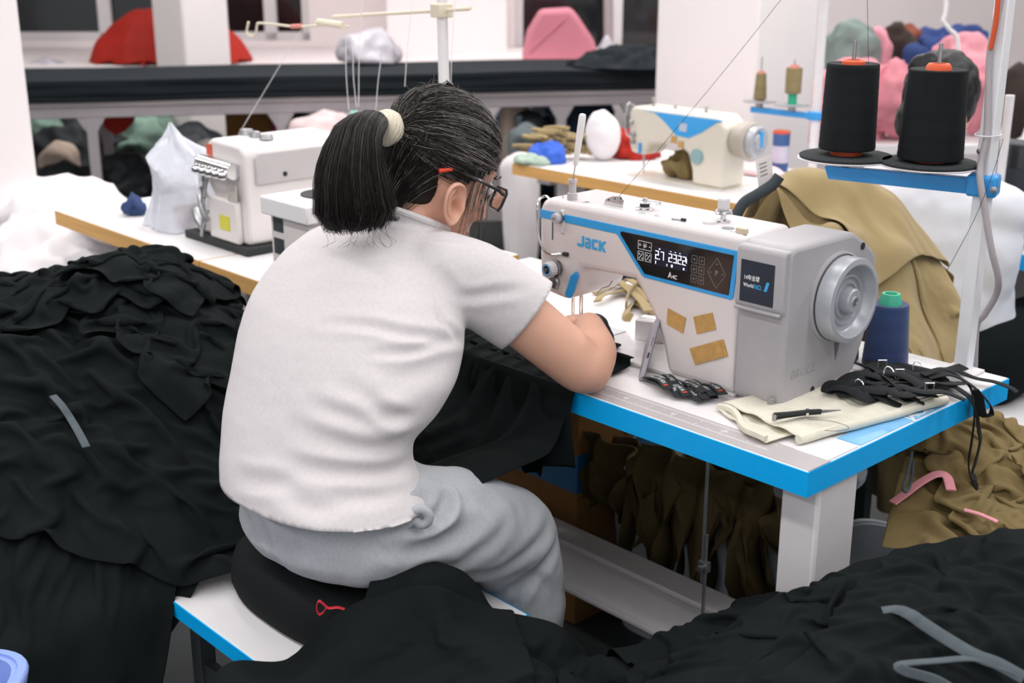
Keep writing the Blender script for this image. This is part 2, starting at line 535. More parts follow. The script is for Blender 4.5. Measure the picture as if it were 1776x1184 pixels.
# seven segment figures on the display
SEG = {'2': 'abged', '7': 'abc', '3': 'abgcd'}
def seg_digit(b, ch, x, z, w, h):
    t = 0.0011
    s = SEG[ch]
    if 'a' in s: b.box(x, x + w, py - 0.0004, py, z + h - t, z + h)
    if 'g' in s: b.box(x, x + w, py - 0.0004, py, z + h / 2 - t / 2, z + h / 2 + t / 2)
    if 'd' in s: b.box(x, x + w, py - 0.0004, py, z, z + t)
    if 'b' in s: b.box(x + w - t, x + w, py - 0.0004, py, z + h / 2, z + h)
    if 'c' in s: b.box(x + w - t, x + w, py - 0.0004, py, z, z + h / 2)
    if 'f' in s: b.box(x, x + t, py - 0.0004, py, z + h / 2, z + h)
    if 'e' in s: b.box(x, x + t, py - 0.0004, py, z, z + h / 2)
for i, (ch, x) in enumerate((('2', -0.4400), ('7', -0.4285), ('2', -0.4105), ('3', -0.4005), ('2', -0.3905), ('2', -0.3805))):
    bb = MB(); seg_digit(bb, ch, x, 0.985, 0.0072, 0.0145)
    bb.build('display_digit', LCD, MC)
MB().box(-0.4312, -0.4300, py - 0.0004, py, 0.985, 0.9865).build('display_dot', LCD, MC)
for x, z, w, h in ((-0.4395, 0.9765, 0.0012, 0.005), (-0.4145, 0.9765, 0.0012, 0.004), (-0.4045, 0.9765, 0.003, 0.0045), (-0.3785, 0.9765, 0.0025, 0.0035), (-0.4325, 1.0025, 0.003, 0.0015), (-0.4075, 1.0025, 0.002, 0.0012), (-0.3975, 1.0025, 0.002, 0.0012), (-0.3875, 1.0025, 0.002, 0.0012), (-0.3730, 0.989, 0.0015, 0.008)):
    MB().box(x, x + w, py - 0.0003, py, z, z + h).build('display_icon', LCD, MC)
# outlined keys left of the display
for (x0, x1, z0, z1) in ((-0.480, -0.4495, 0.9955, 1.0105), (-0.480, -0.4665, 0.976, 0.992), (-0.4630, -0.4495, 0.976, 0.992)):
    bb = MB(); frame2d(bb, x0, x1, z0, z1)
    bb.build('key_outline', INK, MC)
text_part('+', 'key_symbol', INK, MC, (-0.4785, py, 0.9995), XD, ZD, 0.011, 0.0004)
text_part('-', 'key_symbol', INK, MC, (-0.4555, py, 0.9995), XD, ZD, 0.013, 0.0004)
bb = MB()
for i in range(3):
    bb.box(-0.4668 + i * 0.0022, -0.4660 + i * 0.0022, py, py + 0.0005, 0.9985 + i * 0.001, 1.0075 - (i % 2) * 0.002)
bb.box(-0.4690, -0.4600, py, py + 0.0005, 1.0024, 1.0031)
bb.build('key_symbol', INK, MC)
for (x0, z0) in ((-0.480, 0.976), (-0.4630, 0.976)):
    bb = MB()
    for k in range(7):
        bb.box(x0 + 0.003 + k * 0.0011, x0 + 0.0042 + k * 0.0011, py, py + 0.0005, z0 + 0.003 + k * 0.0014, z0 + 0.0044 + k * 0.0014)
    bb.box(x0 + 0.003, x0 + 0.005, py, py + 0.0005, z0 + 0.010, z0 + 0.0125).box(x0 + 0.009, x0 + 0.0112, py, py + 0.0005, z0 + 0.0028, z0 + 0.005)
    bb.build('key_symbol', INK, MC)
# faint touch keys right of the display
for r in range(3):
    for c in range(2):
        x0, z0 = -0.3615 + c * 0.0155, 0.9925 - r * 0.0165
        bb = MB(); frame2d(bb, x0, x0 + 0.0115, z0, z0 + 0.0130, 0.0005)
        bb.box(x0 + 0.003, x0 + 0.0085, py, py + 0.0004, z0 + 0.006, z0 + 0.0068).box(x0 + 0.0055, x0 + 0.0062, py, py + 0.0004, z0 + 0.003, z0 + 0.010)
        bb.build('touch_key', GHOST, MC)
bb = MB()
cx, cz, rw, rh = -0.3085, 0.9840, 0.0185, 0.0255
dia = [(cx - rw, cz), (cx, cz + rh), (cx + rw, cz), (cx, cz - rh)]
for i in range(4):
    a, c = dia[i], dia[(i + 1) % 4]
    bb.tube([(a[0], py, a[1]), (c[0], py, c[1])], 0.0004, 4)
bb.build('diamond_key_outline', GHOST, MC)
text_part('P', 'key_symbol', GHOST, MC, (cx - 0.0035, py, cz - 0.0045), XD, ZD, 0.013, 0.0004)
for dx, dz, ch in ((-0.002, 0.0125, '+'), (-0.0017, -0.0185, '-'), (-0.0145, -0.003, '<'), (0.0100, -0.003, '>')):
    text_part(ch, 'key_symbol', GHOST, MC, (cx + dx, py, cz + dz), XD, ZD, 0.0075, 0.0004)
text_part('A', 'model_lettering', INK, MC, (-0.4105, py, 0.9575), XD, ZD, 0.0145, 0.0004, bold=0.0002, fit=0.0085)
text_part('4C', 'model_lettering', INK, MC, (-0.4015, py, 0.9575), XD, ZD, 0.0095, 0.0004, bold=0.0002, fit=0.0105)
# maker's lettering built from slabs: J a C K with cut corners
LB = mat('logo_blue', '4aaee6', 0.4, var=(60, 0.02))
jy0, jy1 = FY - 0.0012, FY + 0.002
def logo(poly, hole=None):
    return on_front([(-0.628 + 0.98 * x, 0.9745 + z) for x, z in poly], jy0, jy1, 'maker_letter', LB)
logo([(0, 0.0025), (0.002, 0), (0.0145, 0), (0.0175, 0.003), (0.0175, 0.0205), (0.0120, 0.0205), (0.0120, 0.0055), (0.0, 0.0055)])
logo([(0.0215, 0.0145), (0.0290, 0.0145), (0.0340, 0.0145), (0.0340, 0.0160), (0.0315, 0.0190), (0.0215, 0.0190)])
logo([(0.0290, 0.0), (0.0340, 0.0), (0.0340, 0.0145), (0.0290, 0.0145)])
logo([(0.0203, 0.0022), (0.0225, 0), (0.0290, 0), (0.0290, 0.0040), (0.0253, 0.0040), (0.0253, 0.0078), (0.0290, 0.0078), (0.0290, 0.0118), (0.0225, 0.0118), (0.0203, 0.0096)])
logo([(0.0368, 0.003), (0.0398, 0), (0.0515, 0), (0.0515, 0.0050), (0.0424, 0.0050), (0.0424, 0.0142), (0.0515, 0.0142), (0.0515, 0.0192), (0.0398, 0.0192), (0.0368, 0.0162)])
logo([(0.0545, 0), (0.0598, 0), (0.0598, 0.0072), (0.0658, 0), (0.0725, 0), (0.0648, 0.0098), (0.0722, 0.0192), (0.0656, 0.0192), (0.0598, 0.0122), (0.0598, 0.0192), (0.0545, 0.0192)])
# kraft paper squares stuck on the pillar
def patch(pix, name='paper_patch', off=0.0):
    w = [at(x, y, Y=FY - 0.001 - off) for x, y in pix]
    return MB().prism([(p[0], p[2]) for p in w], FY - 0.0022 - off, FY - 0.0004 - off).build(name, CARD, MC)
patch([(1158.7, 534.3), (1190, 551.6), (1184.7, 577.6), (1157, 561.5)])
patch([(1203, 549), (1235.5, 542), (1242, 571), (1209, 578.8)])
patch([(1196.5, 604), (1254.5, 588), (1262.7, 617), (1206, 632.5)])
patch([(1229.6, 600.5), (1250.4, 595.8), (1255.6, 618.3), (1236.7, 623.5)], off=0.0018)
# grey motor cover on the right
side = [(0.160, 0.800), (0.166, 0.786), (0.345, 0.790), (0.372, 0.806), (0.398, 0.860), (0.412, 0.930), (0.414, 1.000), (0.398, 1.014), (0.345, 1.047), (0.330, 1.050), (0.176, 1.050), (0.162, 1.040)]
MB().prism(side, -0.2625, -0.166, axis='X').build('motor_cover', MGREY, MC, bevel=0.010, seg=3)
MB().prism([(0.1535, 0.949), (0.1535, 1.036), (0.158, 1.044), (0.20, 1.046), (0.20, 0.940), (0.160, 0.940)], -0.2615, -0.1685, axis='X').build('screen_housing', MGREY, MC, bevel=0.004, seg=3)
MB().box(-0.2595, -0.1715, 0.1495, 0.158, 0.9395, 0.9455).build('housing_ledge', MGREY, MC, bevel=0.0025)
sy = 0.1535
scr = [at(x, y, Y=sy) for x, y in ((1297, 448), (1358.5, 458.5), (1350, 529), (1288.5, 517.5))]
xs0, xs1, zs0, zs1 = -0.2505, -0.1862, 0.9535, 1.0215
MB().box(xs0, xs1, sy - 0.0012, sy + 0.001, zs0, zs1).build('badge_panel', mat('slate_badge', '2b3340', 0.45, var=(60, 0.1)), MC, bevel=0.0008)
text_part('14年全球', 'badge_lettering', INK, MC, (-0.2435, sy - 0.0015, 0.9905), XD, ZD, 0.0095, 0.0004, bold=0.00012, fit=0.0290)
text_part('World', 'badge_lettering', INK, MC, (-0.2435, sy - 0.0015, 0.9785), XD, ZD, 0.0090, 0.0004, bold=0.00010, fit=0.0195)
text_part('NO.', 'badge_lettering', LB, MC, (-0.2225, sy - 0.0015, 0.9778), XD, ZD, 0.0105, 0.0004, bold=0.00018, fit=0.0140)
text_part('1', 'badge_lettering', LB, MC, (-0.2092, sy - 0.0015, 0.9778), XD, ZD, 0.0205, 0.0004, bold=0.0007, shear=0.18, fit=0.0100)
text_part('BRUCE', 'embossed_lettering', mat('embossed_grey', 'a4a1a4', 0.5, var=(20, 0.02)), MC, (-0.1655, 0.185, 0.833), (0, 1, 0), (0, 0, 1), 0.022, 0.0012)
wy, wz = 0.297, 0.9485
# dark ring recess behind the wheel, then the wheel with concentric steps
MB().lathe([(0.076, -0.167), (0.076, -0.1625), (0.072, -0.1610), (0.071, -0.1640)], (0, wy + 0.002, wz), 'X', 48).build('wheel_shroud', MGREY, MC, smooth=True)
hw = MB().lathe([(0.066, -0.1600), (0.070, -0.1570), (0.0705, -0.1330), (0.0690, -0.1300), (0.0610, -0.1285), (0.0585, -0.1300), (0.0560, -0.1440), (0.0530, -0.1470), (0.0430, -0.1470),
                 (0.0415, -0.1435), (0.0380, -0.1430), (0.0365, -0.1470), (0.0330, -0.1475), (0.0315, -0.1440), (0.0270, -0.1440), (0.0255, -0.1475), (0.0220, -0.1475), (0.0200, -0.1320), (0.0175, -0.1300), (0.0075, -0.1300), (0.0068, -0.1290)],
                (0, wy, wz), 'X', 64).build('handwheel', MSILV, MC, smooth=True)
MB().lathe([(0.0068, -0.1310), (0.0068, -0.1275), (0.0045, -0.1270), (0.0040, -0.1285)], (0, wy, wz), 'X', 20).build('wheel_screw', STEEL, hw, smooth=True)
MB().lathe([(0.0062, -0.170), (0.0062, -0.1652)], (0, 0.366, 1.022), 'X', 16).build('vent_hole', DARK, MC)
MB().lathe([(0.0055, -0.170), (0.0055, -0.1652)], (0, 0.250, 0.8005), 'X', 16).build('vent_hole', DARK, MC)
MB().prism([(wy + 0.006, wz - 0.078), (wy + 0.024, wz - 0.078), (wy + 0.014, wz - 0.112)], -0.168, -0.1655, axis='X').build('cover_wedge', mat('wedge_grey', '6a686b', 0.6, var=(30, 0.05)), MC)  # darker grey wedge on the cover below the handwheel
# small tag hanging at the foot of the cover
tg = MB().box(-0.184, -0.172, 0.152, 0.1535, 0.790, 0.806).build('tag_clip', STEEL, MC, bevel=0.0008)
MB().add([(-0.186, 0.151, 0.792), (-0.174, 0.1515, 0.792), (-0.181, 0.134, 0.7835), (-0.193, 0.1335, 0.7835)], [(0, 1, 2, 3)]).build('paper_tag', mat('white_tag', 'e6e4e2', 0.6, var=(80, 0.05)), MC, solid=0.0012)
text_part('S3', 'tag_print', mat('grey_print', '77777a', 0.7, var=(60, 0.02)), MC, (-0.187, 0.1385, 0.7868), (1, 0.05, 0), (0.45, 1, 0.45), 0.008, 0.0003)
# fittings on top of the arm
TOP = 1.052
def disc(name, x, y, r, h, m, n=20, z=TOP):
    return MB().lathe([(r, z - 0.001), (r, z + h * 0.8), (r * 0.9, z + h)], (x, y, 0), 'Z', n).build(name, m, MC, smooth=True)
def top_at(px, py, z=TOP + 0.001):
    q = at(px, py, z=z)
    return q[0], min(max(q[1], FY + 0.018), FY + 0.118)
x, y = top_at(1263, 395); disc('oil_plug', x, y, 0.0105, 0.0012, mat('grey_plug', '8b8e92', 0.5, var=(30, 0.05)))
x, y = top_at(1231, 386); disc('oil_gauge', x, y, 0.0125, 0.005, mat('clear_cap', 'd7d5d5', 0.2, coat=0.4, var=(30, 0.03)))
x, y = top_at(1254, 383); kx, ky = x, y
MB().lathe([(0.012, TOP), (0.012, TOP + 0.003), (0.005, TOP + 0.004), (0.005, TOP + 0.012), (0.0155, TOP + 0.014), (0.0155, TOP + 0.016), (0.0135, TOP + 0.0175), (0.0135, TOP + 0.020), (0.0085, TOP + 0.021)], (kx, ky, 0), 'Z', 24).build('bobbin_winder_disc', CHROME, MC, smooth=True)
b = MB()
n = 40
v = []
for j, (r, z) in enumerate(((0.0092, 0.021), (0.0098, 0.024), (0.0098, 0.037), (0.0085, 0.0395))):
    for i in range(n):
        rr = r * (1 + 0.05 * (i % 2))
        v.append((kx + rr * math.cos(2 * PI * i / n), ky + rr * math.sin(2 * PI * i / n), TOP + z))
f = [(j * n + i, j * n + (i + 1) % n, (j + 1) * n + (i + 1) % n, (j + 1) * n + i) for j in range(3) for i in range(n)] + [tuple(3 * n + i for i in range(n)), tuple(range(n - 1, -1, -1))]
b.add(v, f).build('winder_knob', mat('pale_grey_knob', 'cfccce', 0.45, var=(30, 0.03)), MC)
x, y = top_at(1118, 362)
MB().lathe([(0.017, TOP), (0.017, TOP + 0.002), (0.010, TOP + 0.003), (0.010, TOP + 0.005)], (x, y, 0), 'Z', 24).build('tension_base', CHROME, MC, smooth=True)
MB().lathe([(0.0085, TOP + 0.005), (0.0085, TOP + 0.012)], (x, y, 0), 'Z', 20).build('tension_felt', DARK, MC, smooth=True)
MB().lathe([(0.012, TOP + 0.012), (0.0125, TOP + 0.0135), (0.004, TOP + 0.015), (0.004, TOP + 0.0205), (0.003, TOP + 0.021)], (x, y, 0), 'Z', 20).build('tension_cap', CHROME, MC, smooth=True)
MB().tube([(x, y, TOP + 0.013), (x + 0.022, y + 0.006, TOP + 0.013), (x + 0.030, y + 0.008, TOP + 0.0125)], [0.0028, 0.0026, 0.0035], 8).build('tension_lever', CHROME, MC, smooth=True)
# folded thread guide plate
x, y = top_at(1064, 356)
b = MB()
pg = [(-0.024, 0.0), (0.022, 0.0), (0.0235, 0.014), (0.019, 0.0195), (-0.004, 0.0165), (-0.019, 0.0095)]
b.prism([(x + p, TOP + z) for p, z in pg], y, y + 0.0012)
gp = b.build('thread_guide_plate', CHROME, MC)
for dx, dz in ((-0.012, 0.0095), (0.003, 0.0135), (0.017, 0.0160)):
    MB().lathe([(0.0016, y - 0.0006), (0.0016, y + 0.0002)], (x + dx, 0, TOP + dz), 'Y', 12).build('guide_eyelet', DARK, gp)
# plastic holder with the white needle awl stuck in it is a thing of its own; holder tube stays on the arm
hx, hy = top_at(988, 346)
MB().lathe([(0.0095, TOP), (0.0095, TOP + 0.012), (0.0068, TOP + 0.013), (0.0068, TOP + 0.030), (0.0085, TOP + 0.032), (0.0085, TOP + 0.037), (0.0070, TOP + 0.037), (0.0060, TOP + 0.034)], (hx, hy, 0), 'Z', 20).build('awl_holder', mat('frosted_plastic', 'cdc9cb', 0.35, trans=0.25, var=(30, 0.02)), MC, smooth=True)
MB().tube([(hx - 0.020, hy - 0.004, TOP), (hx - 0.0205, hy - 0.004, TOP + 0.018)], 0.0008, 6).build('thread_pin', STEEL, MC)
for px_, py_, r in ((976, 347, 0.006), (1006, 352, 0.0075), (1018, 350, 0.004), (1140, 373, 0.005), (1140, 386, 0.0045), (1243, 407, 0.0042), (1090, 374, 0.006)):
    x, y = top_at(px_, py_)
    disc('screw_head', x, y, r, 0.0009, STEEL, 16)
x, y = top_at(1172, 382)
MB().tube([(x - 0.010, y - 0.002, TOP + 0.002), (x + 0.008, y + 0.001, TOP + 0.002)], 0.0016, 8).build('thread_hook', STEEL, MC, smooth=True)
MB().tube([(x + 0.008, y + 0.001, TOP + 0.003), (x + 0.016, y + 0.002, TOP + 0.003)], 0.0028, 8).build('hook_screw', DARK, MC, smooth=True)
x, y = top_at(1285, 400, TOP + 0.005)
MB().box(x - 0.010, x + 0.010, y - 0.005, y + 0.004, TOP, TOP + 0.009).build('cork_block', mat('pale_cork', 'cfc0aa', 0.9, var=(80, 0.12)), MC, bevel=0.001)
# thread path on the head: guide bow, tension dials, take-up slot, levers
def fx(px_, py_, y=FY - 0.004):
    q = at(px_, py_, Y=y)
    return q[0], q[2]
pts = []
for (px_, py_, yy) in ((956, 349, FY + 0.012), (946, 340, FY + 0.012), (936, 346, FY + 0.004), (932, 360, FY - 0.004), (932, 392, FY - 0.010), (937, 420, FY - 0.012), (946, 436, FY - 0.010), (958, 441, FY - 0.006), (972, 440, FY - 0.003), (980, 440, FY)):
    q = at(px_, py_, Y=yy); pts.append(q)
MB().tube(spline(pts, 6), 0.0022, 8).build('take_up_guard', CHROME, MC, smooth=True)
x, z = fx(980, 441); MB().box(x - 0.006, x + 0.006, FY - 0.006, FY + 0.002, z - 0.0035, z + 0.0035).build('guard_clip', DARK, MC, bevel=0.001)
x, z = fx(956, 396); MB().box(x - 0.0012, x + 0.0012, FY - 0.0008, FY + 0.002, z - 0.022, z + 0.030).build('take_up_slot', mat('dark_slot', '27474a', 0.6, var=(30, 0.05)), MC)
x, z = fx(974, 385); MB().box(x - 0.0045, x + 0.0045, FY - 0.003, FY + 0.002, z - 0.022, z + 0.022).build('thread_guide_bar', MWHITE, MC, bevel=0.002)
def dial(px_, py_, r, L, ring=None, name='tension_dial'):
    x, z = fx(px_, py_, FY - L)
    for k in range(3):
        MB().lathe([(r * 0.6, FY - L * 0.10 - k * L * 0.11), (r * 1.05, FY - L * 0.12 - k * L * 0.11), (r * 1.05, FY - L * 0.15 - k * L * 0.11), (r * 0.6, FY - L * 0.18 - k * L * 0.11)], (x, 0, z), 'Y', 28).build('tension_disc', CHROME, MC, smooth=True)
    bb = MB()
    n = 36; v = []
    for (rr, yy) in ((0.85, FY - L * 0.45), (0.9, FY - L * 0.5), (0.86, FY - L * 0.93), (0.78, FY - L)):
        for i in range(n):
            q = r * rr * (1 + 0.06 * (i % 2))
            v.append((x + q * math.cos(2 * PI * i / n), yy, z + q * math.sin(2 * PI * i / n)))
    f = [(j * n + i, j * n + (i + 1) % n, (j + 1) * n + (i + 1) % n, (j + 1) * n + i) for j in range(3) for i in range(n)] + [tuple(3 * n + i for i in range(n)), tuple(range(n - 1, -1, -1))]
    d = bb.add(v, f).build(name, mat('dial_grey', 'c2c0c4', 0.4, var=(30, 0.04)), MC)
    if ring:
        MB().lathe([(r * 0.76, FY - L), (r * 0.76, FY - L - 0.0012), (r * 0.52, FY - L - 0.0012), (r * 0.50, FY - L)], (x, 0, z), 'Y', 28).build('dial_ring', mat('dial_blue', '7fb0d6', 0.4, var=(30, 0.03)), d, smooth=True)
    MB().lathe([(r * 0.30, FY - L + 0.001), (r * 0.30, FY - L - 0.003), (r * 0.15, FY - L - 0.003)], (x, 0, z), 'Y', 16).build('dial_screw', STEEL, d, smooth=True)
dial(948, 468, 0.0150, 0.030, ring=True)
dial(961, 379, 0.0100, 0.018)
x, z = fx(961, 489)
MB().lathe([(0.0125, FY + 0.002), (0.0125, FY - 0.006), (0.0105, FY - 0.008), (0.004, FY - 0.0085)], (x, 0, z), 'Y', 28).build('check_spring_cap', STEEL, MC, smooth=True)
w = [fx(a, c, FY - 0.008) for a, c in ((1000, 470), (1004, 478), (1000, 492), (996, 506), (991, 517), (985, 516), (981, 508), (986, 496), (991, 478))]
MB().prism(w, FY - 0.012, FY - 0.005).build('reverse_lever', mat('lever_blue', '2f9ce0', 0.4, var=(40, 0.04)), MC, bevel=0.002)
# needle bar, presser foot, needle, work lamp
nx = -0.70
ny = 0.235
MB().tube([(nx, ny, 0.80), (nx, ny, 0.875)], 0.0032, 10).build('needle_bar', CHROME, MC, smooth=True)
MB().tube([(nx, ny, 0.786), (nx, ny, 0.815)], 0.0009, 6).build('needle', STEEL, MC)
MB().tube([(nx + 0.012, ny + 0.01, 0.792), (nx + 0.012, ny + 0.01, 0.875)], 0.0040, 10).build('presser_bar', CHROME, MC, smooth=True)
MB().box(nx - 0.010, nx + 0.012, ny - 0.022, ny + 0.012, 0.7890, 0.7925).build('presser_foot', STEEL, MC, bevel=0.001)
MB().tube([at(1062, 487, Y=FY + 0.05), at(1056, 496, Y=FY + 0.05), at(1044, 500, Y=FY + 0.06), at(1036, 508, Y=FY + 0.06)], 0.0008, 5).build('thread_wire', DARK, MC)
lampm = mat('work_lamp_lens', 'ffffff', 0.4, emit=('f4f8ff', 14.0))
MB().lathe([(0.006, 0.864), (0.006, 0.8675)], (nx + 0.018, ny - 0.03, 0), 'Z', 12).build('work_lamp', lampm, MC)
wl = bpy.data.lights.new('work_lamp_light', 'SPOT'); wl.energy = 2.2; wl.spot_size = math.radians(130); wl.shadow_soft_size = 0.01; wl.color = (0.93, 0.97, 1.0)
wo = bpy.data.objects.new('work_lamp_light', wl); COL.objects.link(wo); wo.location = (nx + 0.018, ny - 0.03, 0.860)
# white awl / seam ripper standing in the holder
aw = thing('needle_awl', 'white handled awl standing point down in the holder on the machine', 'awl', (hx, hy, TOP + 0.035))
tip = np.array([hx, hy, TOP + 0.030]); topq = at(1011, 197, Y=hy - 0.0)
dirv = (topq - tip) / np.linalg.norm(topq - tip)
LN = np.linalg.norm(topq - tip)
MB().tube([tip, tip + dirv * 0.036], 0.0012, 8).build('shaft', STEEL, aw, smooth=True)
MB().tube([tip + dirv * s for s in (0.034, 0.036, 0.06, LN * 0.8, LN * 0.96, LN * 0.99, LN)], [0.0035, 0.0048, 0.0055, 0.0066, 0.0066, 0.0052, 0.002], 14).build('handle', mat('ivory_handle', 'f2eeee', 0.4, var=(30, 0.02)), aw, smooth=True)

# ------------------------------------------------------------------ thread stand at the table's back right corner
TS = thing('thread_stand', 'white post with blue cone bar clamped to the front table', 'thread stand', (-0.072, 0.575, TZ))
pb = np.array([-0.072, 0.572, TZ]); lean = np.array([0.0, 0.0, 1.0])
M0 = RZ((pb[0], pb[1], 0), 0.0)
pw = 0.0125
MB().box(-pw, pw, -pw, pw, TZ, TZ + 0.95, M0).build('post', mat('post_white', 'efeef1', 0.4, var=(15, 0.02)), TS, bevel=0.002)
MB().box(-0.03, 0.03, -0.022, 0.022, TZ, TZ + 0.006, M0).build('base_plate', PAINT, TS, bevel=0.002)
bar_d = np.array([-0.955, -0.296, 0.0]); bar_d /= np.linalg.norm(bar_d)
ba = math.atan2(bar_d[1], bar_d[0])
Mb = RZ((pb[0], pb[1], 0), ba)                       # local x runs along the bar, away from the post
bz0, bz1 = 1.094, 1.121
b = MB().prism([(0.012, bz0), (0.262, bz0 + 0.004), (0.270, bz1 - 0.002), (0.268, bz1), (0.012, bz1)], -0.009, 0.009, M=Mb)
b.build('cone_bar', mat('blue_enamel', '2d97df', 0.35, coat=0.3, var=(20, 0.03)), TS, bevel=0.003)
MB().box(-0.024, 0.026, -0.021, 0.021, bz0 - 0.002, bz1 + 0.008, Mb).build('bar_clamp', MATS['blue_enamel'], TS, bevel=0.006, seg=3)
MB().lathe([(0.0055, -0.021), (0.0055, -0.0275), (0.0025, -0.0285)], (0.020, 0.0, 1.108), 'Y', 12, M=RZ((pb[0], pb[1], 0), ba + PI)).build('clamp_bolt', STEEL, TS, smooth=True)
CONES = []
for s in (0.2353, 0.0923):
    c = np.array([pb[0], pb[1], 0]) + bar_d * s
    zd = 1.1335
    MB().lathe([(0.006, bz1), (0.006, zd - 0.006), (0.022, zd - 0.001), (0.022, zd)], (c[0], c[1], 0), 'Z', 20).build('disc_boss', mat('grey_boss', '7f8690', 0.5, var=(30, 0.03)), TS, smooth=True)
    MB().lathe([(0.060, zd - 0.002), (0.082, zd + 0.0015), (0.084, zd + 0.003), (0.080, zd + 0.004)], (c[0], c[1], 0), 'Z', 48).build('cone_tray', PAINT, TS, smooth=True)
    MB().lathe([(0.080, zd + 0.004), (0.081, zd + 0.008), (0.078, zd + 0.0095)], (c[0], c[1], 0), 'Z', 48).build('foam_pad', mat('dark_foam', '2a2e30', 0.95, var=(200, 0.2), bump=(500, 0.5)), TS, smooth=True)
    MB().tube([(c[0], c[1], zd), (c[0], c[1], zd + 0.205)], [0.0035, 0.0035], 10).build('spindle', STEEL, TS, smooth=True)
    CONES.append((c, zd + 0.0095))
THREADB = mat('black_thread', '14181b', 0.75, var=(6, 0.25), bump=(260, 0.5, 0.001), stretch=(0.15, 0.15, 6), spec=0.25)
THREADN = mat('navy_thread', '2b3f6b', 0.75, var=(6, 0.2), bump=(260, 0.5, 0.001), stretch=(0.15, 0.15, 6), sheen=0.2)
THREADO = mat('olive_thread', '8a7c58', 0.8, var=(6, 0.15), bump=(260, 0.5, 0.001), stretch=(0.15, 0.15, 6))
def thread_cone(label, c, z, r0, r1, h, tm, core, top=0.018, foot=0.006, group=None, nrib=26, name='thread_cone', rc=None, footm=None):
    """cone of thread: wound body with fine ridges, plastic core showing above and below"""
    t = thing(name, label, 'thread cone', (c[0], c[1], z), group)
    rc = rc or r1 * 0.36
    prof = [(r0 * 0.55, z + foot), (r0 * 0.97, z + foot + 0.001)]
    rnd = random.Random(int(abs(c[0]) * 1000))
    for i in range(nrib + 1):
        k = i / nrib
        r = r0 + (r1 - r0) * k
        prof.append((r * (1 + 0.006 * (i % 2) + rnd.uniform(-0.003, 0.003)), z + foot + 0.002 + (h - 0.004) * k))
    prof += [(r1 * 0.96, z + foot + h), (rc * 1.02, z + foot + h - 0.002)]
    MB().lathe(prof, (c[0], c[1], 0), 'Z', 40).build('winding', tm, t, smooth=True)
    MB().lathe([(rc * 1.25, z + foot + h - 0.004), (rc * 1.2, z + foot + h + top * 0.5), (rc, z + foot + h + top), (rc * 0.72, z + foot + h + top), (rc * 0.66, z + foot + h + top - 0.006)], (c[0], c[1], 0), 'Z', 28).build('core_top', core, t, smooth=True)
    MB().lathe([(r0 * 0.56, z), (r0 * 0.56, z + foot + 0.002)], (c[0], c[1], 0), 'Z', 28).build('core_foot', footm or core, t, smooth=True)
    return t
ORANGE = mat('orange_core', 'd8572c', 0.45, var=(30, 0.05))
TURQ = mat('turquoise_core', '4cbd9a', 0.45, var=(30, 0.05))
thread_cone('black thread cone with orange core on the stand nearer the machine', CONES[0][0], CONES[0][1], 0.0485, 0.0445, 0.148, THREADB, ORANGE, top=0.006, foot=0.009, group='black cones on the front stand')
thread_cone('black thread cone with orange core beside the white post', CONES[1][0], CONES[1][1], 0.0545, 0.0475, 0.150, THREADB, ORANGE, top=0.009, foot=0.004, group='black cones on the front stand')
thread_cone('navy thread cone with turquoise tip standing free on the front table', (-0.183, 0.5, 0), TZ, 0.0400, 0.0325, 0.112, THREADN, TURQ, top=0.018, foot=0.003, rc=0.0155)
thread_cone('navy thread cone half hidden behind the motor cover', (-0.262, 0.468, 0), TZ, 0.0390, 0.0330, 0.112, THREADN, TURQ, top=0.014, foot=0.003, rc=0.0155)
# cable and hose tied to the post
CABLE = mat('grey_cable', 'b3abae', 0.5, var=(20, 0.05))
pp = []
for px_, py_, dy in ((1742, -60, -0.016), (1735, 0, -0.016), (1720, 70, -0.018), (1715, 120, -0.018), (1712, 230, -0.018), (1702, 280, -0.022), (1700, 310, -0.028), (1706, 350, -0.028), (1719, 430, -0.02), (1731, 480, 0.0), (1728, 510, 0.03), (1708, 545, 0.06), (1694, 566, 0.075), (1690, 640, 0.085), (1686, 720, 0.085)):
    pp.append(at(px_, py_, Y=pb[1] + dy))
tag(MB().tube(spline(pp, 6), 0.0058, 10).build('power_cable', CABLE, smooth=True), 'grey cable running down the white thread stand post', 'cable')
pp = [at(x, y, Y=pb[1] - 0.024) for x, y in ((1736, -50), (1731, 0), (1727, 40), (1718, 85))]
tag(MB().tube(spline(pp, 6), 0.0042, 8).build('orange_wire', ORANGE, smooth=True), 'orange wire beside the grey cable at the top of the post', 'wire')
MB().tube([(pb[0] + 0.019 * math.cos(a), pb[1] - 0.006 + 0.026 * math.sin(a), 1.195) for a in np.linspace(0, 2 * PI, 20)[:-1]], 0.0012, 6, closed=True).build('wire_tie', PAINT, TS)
for zz in (1.145, 1.168):
    MB().lathe([(0.005, -0.0135), (0.005, -0.018), (0.002, -0.019)], (pb[0] - 0.006, pb[1], zz), 'Y', 10).build('post_screw', STEEL, TS, smooth=True)

